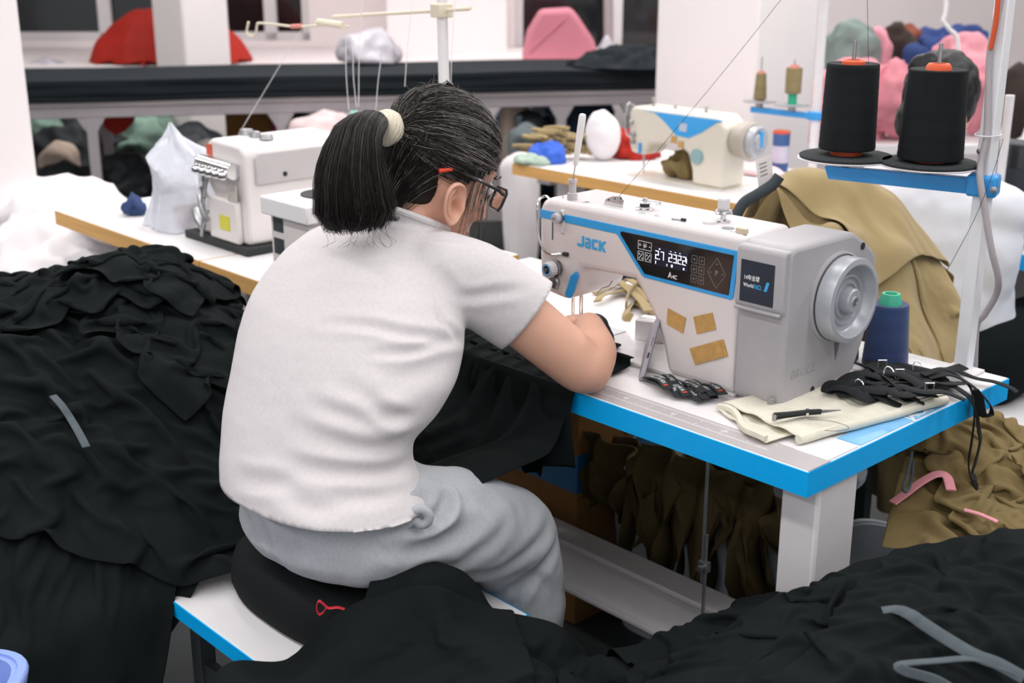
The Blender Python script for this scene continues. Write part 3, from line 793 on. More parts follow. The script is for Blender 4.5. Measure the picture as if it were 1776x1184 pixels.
# ------------------------------------------------------------------ soft body helpers
def ring(c, a, bvec, n=28, e=2.0):
    c, a, bvec = np.array(c, float), np.array(a, float), np.array(bvec, float)
    out = []
    for i in range(n):
        t = 2 * PI * i / n
        ca, sa = math.cos(t), math.sin(t)
        out.append(c + a * math.copysign(abs(ca) ** (2 / e), ca) + bvec * math.copysign(abs(sa) ** (2 / e), sa))
    return out
def loft(b, rings):
    n = len(rings[0])
    v = [tuple(p) for r in rings for p in r]
    f = []
    for j in range(len(rings) - 1):
        for i in range(n):
            f.append((j * n + i, j * n + (i + 1) % n, (j + 1) * n + (i + 1) % n, (j + 1) * n + i))
    f.append(tuple(range(n - 1, -1, -1)))
    f.append(tuple((len(rings) - 1) * n + i for i in range(n)))
    b.add(v, f)
    return b
def limb(b, pts, rs, n=20, sub=6):
    """smooth tapered limb with round ends"""
    P = spline(pts, sub)
    R = np.interp(np.linspace(0, len(rs) - 1, len(P)), range(len(rs)), rs)
    b.tube(P, list(R), n)
    b.ball(tuple(P[0]), R[0] * 0.999)
    b.ball(tuple(P[-1]), R[-1] * 0.999)
    return b
def mesh_arrays(me):
    n = len(me.vertices)
    co = np.empty(n * 3); me.vertices.foreach_get('co', co)
    e = np.empty(len(me.edges) * 2, dtype=np.int64); me.edges.foreach_get('vertices', e)
    return co.reshape(-1, 3), e.reshape(-1, 2)
def laplace(co, e, k, lam=0.5):
    n = len(co)
    deg = np.bincount(e.ravel(), minlength=n).astype(float)[:, None]
    for _ in range(k):
        acc = np.zeros_like(co)
        for d in range(3):
            acc[:, d] = np.bincount(e[:, 0], co[e[:, 1], d], n) + np.bincount(e[:, 1], co[e[:, 0], d], n)
        co = co + lam * (acc / np.maximum(deg, 1) - co)
    return co
def fuse(b, voxel, smooth=4):
    """union of the collected shapes as one continuous surface (world coordinates)"""
    me = bpy.data.meshes.new('tmp')
    me.from_pydata(b.v, [], b.f)
    bm = bmesh.new(); bm.from_mesh(me); bmesh.ops.recalc_face_normals(bm, faces=bm.faces); bm.to_mesh(me); bm.free()
    o = bpy.data.objects.new('tmp', me); COL.objects.link(o)
    md = o.modifiers.new('r', 'REMESH'); md.mode = 'VOXEL'; md.voxel_size = voxel; md.adaptivity = 0
    dg = bpy.context.evaluated_depsgraph_get()
    m2 = bpy.data.meshes.new_from_object(o.evaluated_get(dg))
    bpy.data.objects.remove(o); bpy.data.meshes.remove(me)
    co, e = mesh_arrays(m2)
    co = laplace(co, e, smooth)
    m2.vertices.foreach_set('co', co.ravel()); m2.update()
    return m2
def vnormals(me):
    n = len(me.vertices)
    a = np.empty(n * 3); me.vertices.foreach_get('normal', a)
    return a.reshape(-1, 3)
def set_co(me, co):
    me.vertices.foreach_set('co', np.ascontiguousarray(co).ravel()); me.update()
def crease(me, lines, offset_only=None):
    """press folds into a surface. lines: (list of 3-D points, width, depth); negative depth raises a ridge"""
    co, e = mesh_arrays(me)
    nr = vnormals(me)
    d = np.zeros(len(co))
    for pts, w, dep in lines:
        P = np.array(spline(pts, 8))
        best = np.full(len(co), 1e9); tt = np.zeros(len(co))
        lo, hi = P.min(0) - 4 * w, P.max(0) + 4 * w
        idx = np.where(np.all((co > lo) & (co < hi), axis=1))[0]
        if len(idx) == 0:
            continue
        q = co[idx]
        bb = np.full(len(idx), 1e9); tb = np.zeros(len(idx))
        for i in range(len(P) - 1):
            a, c = P[i], P[i + 1]
            ab = c - a
            t = np.clip(((q - a) @ ab) / (ab @ ab + 1e-12), 0, 1)
            dd = np.linalg.norm(q - (a + t[:, None] * ab), axis=1)
            m = dd < bb
            bb[m] = dd[m]; tb[m] = (i + t[m]) / (len(P) - 1)
        fade = np.sin(np.clip(tb, 0.02, 0.98) * PI) ** 0.6
        x = bb / w
        d[idx] += -dep * fade * (np.exp(-x * x) - 0.55 * np.exp(-((x - 1.7) / 0.9) ** 2))
    set_co(me, co + nr * d[:, None])
def noise3(co, s, seed=0):
    """cheap smooth value noise"""
    rs = np.random.RandomState(seed)
    G = rs.rand(32, 32, 32)
    p = co * s + 100
    i = np.floor(p).astype(int); f = p - i
    f = f * f * (3 - 2 * f)
    out = 0
    for dx in (0, 1):
        for dy in (0, 1):
            for dz in (0, 1):
                w = (f[:, 0] if dx else 1 - f[:, 0]) * (f[:, 1] if dy else 1 - f[:, 1]) * (f[:, 2] if dz else 1 - f[:, 2])
                out = out + w * G[(i[:, 0] + dx) % 32, (i[:, 1] + dy) % 32, (i[:, 2] + dz) % 32]
    return out - 0.5
def cut(me, point, normal, centre, radius):
    """open the surface beyond a plane, only near centre"""
    bm = bmesh.new(); bm.from_mesh(me)
    nn = Vector(normal).normalized(); pt = Vector(point); c = Vector(centre)
    vs = [v for v in bm.verts if (v.co - c).length < radius]
    s = set(vs)
    geom = vs + [e for e in bm.edges if e.verts[0] in s and e.verts[1] in s] + [f for f in bm.faces if all(v in s for v in f.verts)]
    bmesh.ops.bisect_plane(bm, geom=geom, plane_co=pt, plane_no=nn, clear_outer=False)
    dead = [v for v in bm.verts if (v.co - c).length < radius and (v.co - pt).dot(nn) > 1e-5]
    bmesh.ops.delete(bm, geom=dead, context='VERTS')
    rim = [v for v in bm.verts if abs((v.co - pt).dot(nn)) < 0.0035 and (v.co - c).length < radius]
    for v in rim: v.co -= nn * (v.co - pt).dot(nn)
    bmesh.ops.remove_doubles(bm, verts=rim, dist=0.0022)
    bm.to_mesh(me); bm.free(); me.update()
def place(me, name, m, parent, solid=0.0, sub=0, smooth=True):
    """mesh in world coordinates -> part"""
    co, e = mesh_arrays(me)
    set_co(me, co - ORG[parent.name])
    me.materials.clear(); me.materials.append(m)
    me.name = name
    o = bpy.data.objects.new(name, me); COL.objects.link(o); o.parent = parent
    ORG[o.name] = ORG[parent.name]
    me.polygons.foreach_set('use_smooth', [smooth] * len(me.polygons))
    if solid:
        md = o.modifiers.new('solid', 'SOLIDIFY'); md.thickness = solid; md.offset = -1
    if sub:
        md = o.modifiers.new('sub', 'SUBSURF'); md.levels = md.render_levels = sub
    return o
def hits(me, pix):
    """points on a surface seen along photograph sight lines (to lay folds where they are)"""
    bm = bmesh.new(); bm.from_mesh(me)
    t = BVHTree.FromBMesh(bm); bm.free()
    out = []
    for x, y in pix:
        q = at(x, y, D=1.0) - CAM
        r = t.ray_cast(Vector(CAM), Vector(q).normalized())
        if r[0] is not None:
            out.append(np.array(r[0]))
    return out

# ------------------------------------------------------------------ the seamstress
SKIN = mat('skin', 'dba890', 0.5, sub=0.12, var=(14, 0.05), bump=(220, 0.08, 0.0006))
SHIRT = mat('white_cotton_knit', 'd5cfd0', 0.92, var=(160, 0.04), bump=(1300, 0.35, 0.0006), sheen=0.1)
SWEAT = mat('grey_melange_jersey', 'aeb1b6', 0.95, var=(260, 0.07), bump=(900, 0.35, 0.0006), sheen=0.1, stretch=(1, 1, 0.55))
HAIRD = mat('dark_hair', '1f1a17', 0.45, var=(90, 0.35), spec=0.45)
HAIRG = mat('grey_hair', '8f8a86', 0.4, var=(90, 0.15), spec=0.5)
W1 = thing('person', 'woman with a dark ponytail in white T-shirt and grey joggers sewing at the front table', 'person', (-0.60, -0.38, 0.555))
HC = np.array([-0.690, -0.100, 1.136])                       # head centre
th = math.radians(27)
HF = np.array([0.36, math.cos(th), -math.sin(th)]); HF /= np.linalg.norm(HF)
HR = np.cross(HF, np.array([0, 0, 1.0])); HR /= np.linalg.norm(HR)
HU = np.cross(HR, HF)
def hd(r, f, u):
    return HC + HR * r + HF * f + HU * u
S_R, E_R, WR_R = np.array([-0.570, -0.150, 0.985]), np.array([-0.436, -0.002, 0.828]), np.array([-0.556, 0.128, 0.846])
S_L, E_L, WR_L = np.array([-0.895, -0.110, 0.985]), np.array([-1.00, 0.020, 0.835]), np.array([-0.86, 0.19, 0.822])
KN_R, KN_L = np.array([-0.490, -0.125, 0.548]), np.array([-0.715, -0.060, 0.555])
b = MB()
b.ball((0, 0, 0), (0.074, 0.094, 0.088), 24, 16, M=Matrix(((HR[0], HF[0], HU[0], hd(0, -0.002, 0.028)[0]), (HR[1], HF[1], HU[1], hd(0, -0.002, 0.028)[1]), (HR[2], HF[2], HU[2], hd(0, -0.002, 0.028)[2]), (0, 0, 0, 1))))
loft(b, [ring(hd(0, 0.020, -0.115), HR * 0.030, HF * 0.040), ring(hd(0, 0.024, -0.100), HR * 0.046, HF * 0.058), ring(hd(0, 0.018, -0.070), HR * 0.060, HF * 0.070), ring(hd(0, 0.008, -0.030), HR * 0.069, HF * 0.083), ring(hd(0, 0.0, 0.02), HR * 0.072, HF * 0.090)])
b.ball(tuple(hd(0, 0.098, -0.040)), (0.012, 0.014, 0.014)); b.tube([hd(0, 0.086, 0.0), hd(0, 0.098, -0.038)], [0.008, 0.012], 10)
for s in (-1, 1):
    b.ball(tuple(hd(s * 0.036, 0.066, -0.035)), 0.024)
b.ball(tuple(hd(0, 0.076, -0.078)), (0.022, 0.012, 0.008)); b.ball(tuple(hd(0, 0.066, -0.108)), 0.018)
C7 = np.array([-0.700, -0.195, 1.045])
limb(b, [hd(0, -0.035, -0.03), hd(0, -0.03, -0.085), (-0.698, -0.165, 1.055), (-0.702, -0.185, 1.0)], [0.055, 0.056, 0.060, 0.085])
# trunk (inside the shirt), pelvis, legs (inside the trousers)
limb(b, [(-0.702, -0.19, 0.97), (-0.67, -0.27, 0.87), (-0.625, -0.36, 0.74), (-0.60, -0.38, 0.66)], [0.095, 0.100, 0.092, 0.088])
for S_, E_, K_ in ((S_R, E_R, KN_R), (S_L, E_L, KN_L)):
    limb(b, [(-0.702, -0.18, 0.965), tuple(S_)], [0.062, 0.050])
    hx_ = K_[0] * 0.8 - 0.12
    limb(b, [(hx_ if K_ is KN_R else -0.67, -0.36, 0.635), K_, K_ + np.array([0.0, 0.03, -0.22]), K_ + np.array([0.0, 0.02, -0.47])], [0.07, 0.052, 0.045, 0.034])
    b.ball(tuple(K_ + np.array([0.0, 0.09, -0.515])), (0.042, 0.115, 0.035))
# arms
limb(b, [S_R, S_R * 0.55 + E_R * 0.45 + np.array([0.004, -0.004, 0.004]), E_R + np.array([-0.012, -0.010, 0.008]), E_R], [0.050, 0.0490, 0.0455, 0.0420])
limb(b, [E_R, E_R * 0.65 + WR_R * 0.35 + np.array([0.006, 0.006, 0.004]), WR_R], [0.0425, 0.0415, 0.0270])
limb(b, [S_L, (S_L + E_L) / 2, E_L], [0.050, 0.047, 0.040])
limb(b, [E_L, (E_L + WR_L) / 2, WR_L], [0.040, 0.038, 0.026])
def hand(b, wr, fwd, up, side, scale=1.0, curl=0.9, spread=1.0):
    """palm and five bent fingers; side = direction of the thumb"""
    fwd = np.array(fwd, float); fwd /= np.linalg.norm(fwd)
    up = np.array(up, float); up -= fwd * up.dot(fwd); up /= np.linalg.norm(up)
    sd = np.array(side, float); sd -= fwd * sd.dot(fwd); sd -= up * sd.dot(up); sd /= np.linalg.norm(sd)
    pc = wr + fwd * 0.045 * scale
    loft(b, [ring(wr, sd * 0.027, up * 0.019, 16), ring(wr + fwd * 0.03, sd * 0.036, up * 0.017, 16), ring(wr + fwd * 0.068, sd * 0.040, up * 0.0145, 16), ring(wr + fwd * 0.082, sd * 0.037, up * 0.011, 16)])
    for k, (o, L) in enumerate(((0.029, 0.070), (0.0095, 0.078), (-0.010, 0.073), (-0.0285, 0.058))):
        p0 = wr + fwd * (0.074 - 0.004 * abs(k - 1)) + sd * o
        pts = [p0 - fwd * 0.01, p0]
        a = 0.15
        dirv = fwd + sd * (o * 2.5 * spread)
        for j, fr in enumerate((0.45, 0.30, 0.25)):
            a += curl * (0.35 if j == 0 else 0.55)
            d = dirv * math.cos(a) - up * math.sin(a)
            pts.append(pts[-1] + d / np.linalg.norm(d) * L * fr)
        b.tube(pts, [0.0095, 0.0095, 0.0088, 0.0080, 0.0068], 10)
        for q, r in zip(pts[1:], (0.0098, 0.0090, 0.0081, 0.0068)):
            b.ball(tuple(q), r, 10, 8)
    t0 = wr + fwd * 0.024 + sd * 0.026
    pts = [t0, t0 + sd * 0.020 + fwd * 0.022 - up * 0.008, t0 + sd * 0.024 + fwd * 0.048 - up * 0.016, t0 + sd * 0.018 + fwd * 0.068 - up * 0.020]
    b.tube(pts, [0.014, 0.0115, 0.0100, 0.0080], 10)
    for q, r in zip(pts, (0.014, 0.0116, 0.0102, 0.0081)):
        b.ball(tuple(q), r, 10, 8)
hand(b, WR_R, (-0.80, 0.58, -0.16), (0.18, 0.02, 0.98), (-0.6, -0.8, 0), curl=0.62)
hand(b, WR_L, (0.62, 0.76, -0.12), (0, 0, 1), (0.8, -0.6, 0), curl=0.6)
body = fuse(b, 0.0042, 5)
# ears, welded on as finer patches of the same mesh
def ear(b, s):
    c = hd(s * 0.0745, 0.017, -0.038)
    ez = HU * 0.97 - HF * 0.26; ez /= np.linalg.norm(ez)          # up the ear
    ex = -HF * 0.97 + HR * s * 0.16; ex -= ez * ex.dot(ez); ex /= np.linalg.norm(ex)   # towards its back rim
    en = np.cross(ez, ex) * (1 if s > 0 else -1)
    if en.dot(HR * s) < 0: en = -en
    n, m = 44, 16
    v, f = [], []
    for j in range(m + 1):
        r = j / m
        for i in range(n):
            t = 2 * PI * i / n
            ct, st = math.cos(t), math.sin(t)              # ct: back(+)/front(-), st: up/down
            w = 0.0235 * (1.0 + 0.18 * max(st, 0)) * (1.0 if st > -0.4 else 1.0 - 0.32 * (-st - 0.4))
            x = ct * r * w + 0.004
            z = st * r * 0.0365
            back = 0.5 + 0.5 * math.tanh((ct + 0.35 + 0.5 * max(st, 0)) * 3)
            low = 1.0 if st > -0.75 else max(0.2, 1 - (-st - 0.75) * 3)
            h = 0.006
            h += 0.0085 * math.exp(-((r - 0.90) / 0.10) ** 2) * back * low          # helix
            h += 0.0065 * math.exp(-((r - 0.60) / 0.10) ** 2) * (0.5 + 0.5 * math.tanh((ct + 0.1) * 4)) * low   # antihelix
            h -= 0.0150 * math.exp(-(((x + 0.003) / 0.0075) ** 2 + ((z + 0.004) / 0.011) ** 2))                # concha
            h -= 0.0080 * math.exp(-(((x - 0.001) / 0.006) ** 2 + ((z - 0.018) / 0.007) ** 2))
            h += 0.0045 * math.exp(-(((x + 0.014) / 0.005) ** 2 + ((z + 0.006) / 0.006) ** 2))                 # tragus
            h += 0.0035 * math.exp(-((z + 0.029) / 0.008) ** 2) * (1 - r * 0.6)                                # lobe
            h += 0.010 * (0.5 + 0.5 * ct) * r
            if r > 0.97: h -= 0.003
            v.append(c + ex * x + ez * z + en * (h + 0.002))
    for j in range(m):
        for i in range(n):
            f.append((j * n + i, j * n + (i + 1) % n, (j + 1) * n + (i + 1) % n, (j + 1) * n + i))
    # back side
    k = len(v)
    for i in range(n):
        q = v[m * n + i]
        v.append(c + (q - c) * 0.55 - en * 0.012)
    for i in range(n):
        f.append((m * n + i, m * n + (i + 1) % n, k + (i + 1) % n, k + i))
    b.add([tuple(p) for p in v], f)
eb = MB(); ear(eb, 1); ear(eb, -1)
bm = bmesh.new(); bm.from_mesh(body)
k0 = [bm.verts.new(p) for p in eb.v]
for f in eb.f:
    try: bm.faces.new([k0[i] for i in f])
    except ValueError: pass
bmesh.ops.recalc_face_normals(bm, faces=bm.faces)
bm.to_mesh(body); bm.free(); body.update()
bodyo = place(body, 'body', SKIN, W1)
for s in (-1, 1):
    ey = MB().ball(tuple(hd(s * 0.031, 0.080, 0.004)), 0.0115, 16, 12).build('eye', mat('eye_white', 'efe9e4', 0.2, var=(60, 0.02)), W1, smooth=True)
    MB().ball(tuple(hd(s * 0.031, 0.0875, 0.002)), 0.0056, 12, 8).build('iris', mat('dark_iris', '2a1a12', 0.15, var=(60, 0.2)), ey, smooth=True)
    MB().tube([hd(s * 0.014, 0.092, 0.024), hd(s * 0.032, 0.092, 0.030), hd(s * 0.05, 0.080, 0.024)], [0.002, 0.003, 0.0015], 8).build('eyebrow', HAIRD, W1)
MB().tube([hd(-0.022, 0.083, -0.079), hd(0, 0.0895, -0.0775), hd(0.022, 0.083, -0.079)], [0.002, 0.0042, 0.002], 8).build('lips', mat('lips', 'b5675c', 0.45, var=(60, 0.05)), W1, smooth=True)

# glasses
GL = MB()
BLKP = mat('black_acetate', '17191b', 0.28, coat=0.4, var=(60, 0.1))
def lens_outline(s, k=1.0):
    return [hd(s * (0.034 + x * k), 0.1040 - 0.10 * (abs(x + 0.034)) ** 2, -0.004 + z * k) for x, z in ((-0.024, 0.012), (-0.020, 0.018), (0.020, 0.018), (0.026, 0.013), (0.026, -0.010), (0.020, -0.018), (-0.018, -0.018), (-0.024, -0.010))]
for s in (-1, 1):
    GL.tube(lens_outline(s), 0.0025, 8, closed=True)
    GL.tube([hd(s * 0.060, 0.098, 0.006), hd(s * 0.076, 0.082, 0.010), hd(s * 0.080, 0.040, 0.012), hd(s * 0.081, 0.002, 0.014), hd(s * 0.080, -0.022, 0.006)], [0.0032, 0.0032, 0.0026, 0.0022, 0.0020], 8)
GL.tube([hd(-0.010, 0.105, 0.004), hd(0, 0.107, 0.007), hd(0.010, 0.105, 0.004)], 0.0022, 8)
gl = GL.build('eyeglasses', BLKP, W1, smooth=True)
LENS = mat('lens_glass', 'ffffff', 0.03, trans=1.0, ior=1.15, var=(60, 0.0))
for s in (-1, 1):
    MB().add([tuple(p) for p in lens_outline(s, 0.97)], [tuple(range(8))]).build('lens', LENS, gl)
    MB().tube([hd(s * 0.0815, -0.010, 0.012), hd(s * 0.083, -0.030, 0.001)], [0.0032, 0.0040], 8).build('red_tip', RED, gl, smooth=True)

# hair: cap, strands running back to the tie, ponytail
TIE = at(673, 222, D=2.035)
def sdir(q):
    """direction in head frame (r, f, u) normalised by skull half axes"""
    return np.array([q[0] / 0.080, q[1] / 0.101, q[2] / 0.097])
SK0 = (0.0, -0.004, 0.026)
def skull(d, lift=0.0):
    """point on the hair surface for unit direction d (head frame)"""
    bulge = 1.0 + 0.07 * max(0.0, d[2]) * max(0.0, 0.6 - d[1]) + 0.10 * max(0, -d[1]) * max(0, 0.5 + d[2])
    return hd(SK0[0] + d[0] * 0.0795 * bulge + d[0] * lift, SK0[1] + d[1] * 0.1005 * bulge + d[1] * lift, SK0[2] + d[2] * 0.0980 * bulge + d[2] * lift)
tl = TIE - HC
tq = np.array([tl.dot(HR) - SK0[0], tl.dot(HF) - SK0[1], tl.dot(HU) - SK0[2]])
td = sdir(tq); td /= np.linalg.norm(td)
def hair_mask(d):
    """true where the scalp carries hair (unit direction in head frame)"""
    r, f, u = d
    if f > 0.80 and u < 0.62: return False                      # face
    if f > 0.15 and u < 0.30 - 0.2 * (0.8 - f) and abs(r) < 0.98: return u > -0.38 + 0.80 * max(0, f - 0.2)
    if f > -0.25 and u < -0.32: return False                     # below the ear
    if u < -0.80: return False
    return True
cap = MB(); NV, NU = 34, 56
vid = {}
for j in range(NV + 1):
    t = -PI / 2 + PI * j / NV
    for i in range(NU):
        a = 2 * PI * i / NU
        d = np.array([math.cos(t) * math.cos(a), math.cos(t) * math.sin(a), math.sin(t)])
        if hair_mask(d):
            vid[(j, i)] = len(cap.v); cap.v.append(tuple(skull(d, 0.0005)))
for j in range(NV):
    for i in range(NU):
        k = [(j, i), (j, (i + 1) % NU), (j + 1, (i + 1) % NU), (j + 1, i)]
        if all(q in vid for q in k):
            cap.f.append(tuple(vid[q] for q in k))
cap.ball((0, 0, 0), (0.0705, 0.058, 0.072), 28, 18, M=Matrix(((HR[0], HF[0], HU[0], hd(0, -0.040, -0.024)[0]), (HR[1], HF[1], HU[1], hd(0, -0.040, -0.024)[1]), (HR[2], HF[2], HU[2], hd(0, -0.040, -0.024)[2]), (0, 0, 0, 1))))
hair = cap.build('hair', HAIRD, W1, smooth=True, solid=0.004)
class Strands:
    def __init__(s): s.v, s.f, s.m = [], [], []
    def add(s, pts, r, m):
        P = np.array(pts); n = len(P); k = len(s.v)
        T = np.gradient(P, axis=0); T /= np.linalg.norm(T, axis=1)[:, None] + 1e-9
        A = np.cross(T, np.array([0.31, 0.45, 0.83])); A /= np.linalg.norm(A, axis=1)[:, None] + 1e-9
        B = np.cross(T, A)
        w = np.linspace(1, 0.55, n)[:, None] * r
        for c, q in ((1, 0), (-0.5, 0.866), (-0.5, -0.866)):
            s.v.append(P + (A * c + B * q) * w)
        for i in range(n - 1):
            for a in range(3):
                c = (a + 1) % 3
                s.f.append((k, a, c, i, n))
                s.m.append(m)
    def build(s, name, mats, parent):
        # vertices stored per strand as 3 runs of n points
        off, base = [], 0
        for q in s.v:
            off.append(base); base += len(q)
        V = np.concatenate(s.v) - ORG[parent.name]
        F = [(off[k + a] + i, off[k + c] + i, off[k + c] + i + 1, off[k + a] + i + 1) for (k, a, c, i, n) in s.f]
        me = bpy.data.meshes.new(name); me.from_pydata(V.tolist(), [], F)
        for m in mats: me.materials.append(m)
        me.polygons.foreach_set('material_index', s.m)
        me.polygons.foreach_set('use_smooth', [True] * len(me.polygons))
        o = bpy.data.objects.new(name, me); COL.objects.link(o); o.parent = parent
        o['kind'] = 'stuff'
        ORG[o.name] = ORG[parent.name]
        return o
rs = np.random.RandomState(3)
st = Strands()
def slerp(a, c, t):
    w = math.acos(max(-1, min(1, a.dot(c))))
    if w < 1e-4: return a
    return (math.sin((1 - t) * w) * a + math.sin(t * w) * c) / math.sin(w)
cnt = 0
while cnt < 4600:
    d = rs.normal(size=3); d /= np.linalg.norm(d)
    if not hair_mask(d) or d.dot(td) > 0.93: continue
    cnt += 1
    lift = abs(rs.normal(0, 0.0022)) + 0.0012
    wob = rs.normal(0, 0.06, 3)
    pts = []
    for k in range(12):
        t = k / 11
        q = slerp(d, td, t * 0.985) + wob * math.sin(t * PI) * 0.8
        q /= np.linalg.norm(q)
        pts.append(skull(q, lift * math.sin(min(1, t * 1.6 + 0.15) * PI * 0.9) + 0.0008))
    grey = rs.rand() < (0.12 + 0.40 * max(0, d[1]) + 0.16 * max(0, d[2]))
    st.add(pts, rs.uniform(0.00028, 0.00040) if grey else rs.uniform(0.00035, 0.00062), 1 if grey else 0)
# loose flyaways on the crown, wisps at the nape and before the ear
for _ in range(150):
    d = rs.normal(size=3); d[2] = abs(d[2]); d /= np.linalg.norm(d)
    if not hair_mask(d): continue
    w = rs.normal(0, 0.5, 3)
    pts = [skull(d, 0.002)]
    dirv = (pts[0] - HC); dirv /= np.linalg.norm(dirv); dirv = dirv * 0.5 + w
    for k in range(6):
        pts.append(pts[-1] + dirv * 0.0045); dirv = dirv * 0.9 + rs.normal(0, 0.12, 3) - np.array([0, 0, 0.06])
    st.add(pts, 0.00030, 1)
for k in range(70):
    a = rs.uniform(0, 1)
    p0 = hd(0.0745 + rs.normal(0, 0.001), 0.030 + 0.038 * a, 0.012 + rs.normal(0, 0.010))
    L = rs.uniform(0.05, 0.125)
    ph = rs.uniform(0, 6)
    pts = [p0 + np.array([0.003 * math.sin(q * 3 + ph), 0.003 * math.cos(q * 2 + ph), 0]) * q + HR * 0.004 * math.sin(q * PI) + (-HU * 0.75 + HF * (0.02 + 0.2 * a) * q - np.array([0, 0, 0.2])) * L * q for q in np.linspace(0, 1, 9)]
    st.add(pts, 0.00036, 1 if rs.rand() < 0.25 else 0)
for k in range(1100):
    ph = rs.uniform(-1.45, 1.45)
    u0 = rs.uniform(-0.105, -0.02)
    p0 = hd(0.066 * math.sin(ph), -0.050 - 0.052 * math.cos(ph), u0) * 1.0
    dn = np.array([math.sin(ph) * 0.6, -0.75 * math.cos(ph), -0.35 + 0.5 * (u0 + 0.1) / 0.08]); dn /= np.linalg.norm(dn)
    q1 = skull(dn, 0.002 + abs(rs.normal(0, 0.0015)))
    q2 = skull(slerp(dn, td, 0.75), 0.004)
    st.add(spline([p0, q1 * 0.5 + p0 * 0.5 + (q1 - HC) * 0.03, q1, q2, TIE], 3), rs.uniform(0.00034, 0.00056), 1 if rs.rand() < 0.07 else 0)
for k in range(160):
    ph = rs.uniform(0.3, 1.5)
    p0 = hd(0.064 * math.sin(ph), -0.050 - 0.050 * math.cos(ph), -0.085 + rs.normal(0, 0.008))
    pts = [p0 + (HR * 0.010 * math.sin(q * PI) + HF * 0.030 * q * rs.uniform(0.6, 1) - HU * 0.035 * q) for q in np.linspace(0, 1, 6)]
    st.add(pts, 0.00034, 0)
st.build('hair_strands', [HAIRD, HAIRG], hair)
# ponytail
ax0 = TIE - hd(*(0.0, -0.03, 0.045)); ax0 /= np.linalg.norm(ax0)
PT = [TIE - ax0 * 0.02, TIE + ax0 * 0.020, at(642, 214, D=1.980), at(618, 244, D=1.945), at(610, 306, D=1.935), at(616, 364, D=1.935)]
PR = [0.020, 0.020, 0.027, 0.040, 0.054, 0.060]
Pc = np.array(spline(PT, 6)); Rr = np.interp(np.linspace(0, 5, len(Pc)), range(6), PR)
core = MB(); core.tube([tuple(p) for p in Pc], list(Rr * 0.62), 20); core.ball(tuple(Pc[-1]), 0.034)
pon = core.build('ponytail', HAIRD, W1, smooth=True)
Tt = np.gradient(Pc, axis=0); Tt /= np.linalg.norm(Tt, axis=1)[:, None]
A0 = np.cross(Tt, RT); A0 /= np.linalg.norm(A0, axis=1)[:, None]; B0 = np.cross(Tt, A0)
st = Strands()
for k in range(5200):
    a = rs.uniform(0, 2 * PI); r = math.sqrt(rs.uniform(0.55, 1.0))
    L = rs.uniform(0.80, 1.0); n = 13
    idx = np.linspace(0, (len(Pc) - 1) * 1.0, n)
    pts = []
    da = rs.normal(0, 0.25)
    flare = rs.normal(1.0, 0.07)
    for q in idx:
        i0 = int(q); i1 = min(i0 + 1, len(Pc) - 1); fr = q - i0
        c = Pc[i0] * (1 - fr) + Pc[i1] * fr
        rr = (Rr[i0] * (1 - fr) + Rr[i1] * fr) * r * (1 + (flare - 1) * q / len(Pc))
        an = a + da * q / len(Pc)
        pts.append(c + (A0[i0] * math.cos(an) * 0.75 + B0[i0] * math.sin(an) * 1.0) * rr)
    tail = rs.uniform(0.0, 0.028)
    pts.append(pts[-1] + np.array([rs.normal(0, .004), rs.normal(0, .004), -tail * 0.6]) - (pts[-1] - Pc[-1]) * 0.15)
    pts.append(pts[-1] + np.array([rs.normal(0, .004), rs.normal(0, .004), -tail * 0.7]) - (pts[-1] - Pc[-1]) * 0.20)
    st.add(pts, rs.uniform(0.00030, 0.00055), 1 if rs.rand() < 0.10 else 0)
for k in range(16):
    a = rs.uniform(-1, 1)
    p0 = Pc[-1] + RT * a * 0.045 - np.array([0, 0, 0.01])
    pts = [p0 + RT * (0.02 * a + rs.normal(0, 0.01)) * q * q - np.array([0, 0, 0.05]) * q for q in np.linspace(0, 1, 6)]
    st.add(pts, 0.0004, 0)
st.build('ponytail_strands', [HAIRD, mat('dull_grey_hair', '5c5753', 0.45, var=(90, 0.2))], pon)
tie = MB()
CREAM = mat('cream_elastic', 'e4d9c6', 0.9, var=(120, 0.08), bump=(500, 0.4))
sx = np.cross(ax0, np.array([0, 0, 1.0])); sx /= np.linalg.norm(sx); sz = np.cross(sx, ax0)
for k in range(7):
    o_ = (k - 3) * 0.0048
    R_ = 0.0255 - 0.0006 * (k - 3) ** 2
    tie.tube([TIE + ax0 * (o_ + 0.0022 * math.sin(3 * t + k)) + (sx * math.cos(t) + sz * math.sin(t)) * R_ for t in np.linspace(0, 2 * PI, 33)[:-1]], 0.0046, 8, closed=True)
tie.build('hair_tie', CREAM, W1, smooth=True)
hcp = skull(np.array([0.02, -0.35, 0.93]) / np.linalg.norm([0.02, -0.35, 0.93]), 0.004)
MB().tube([hcp - RT * 0.009, hcp + np.array([0, 0, 0.005]), hcp + RT * 0.009], [0.003, 0.005, 0.003], 8).build('hair_clip', BLKP, W1, smooth=True)
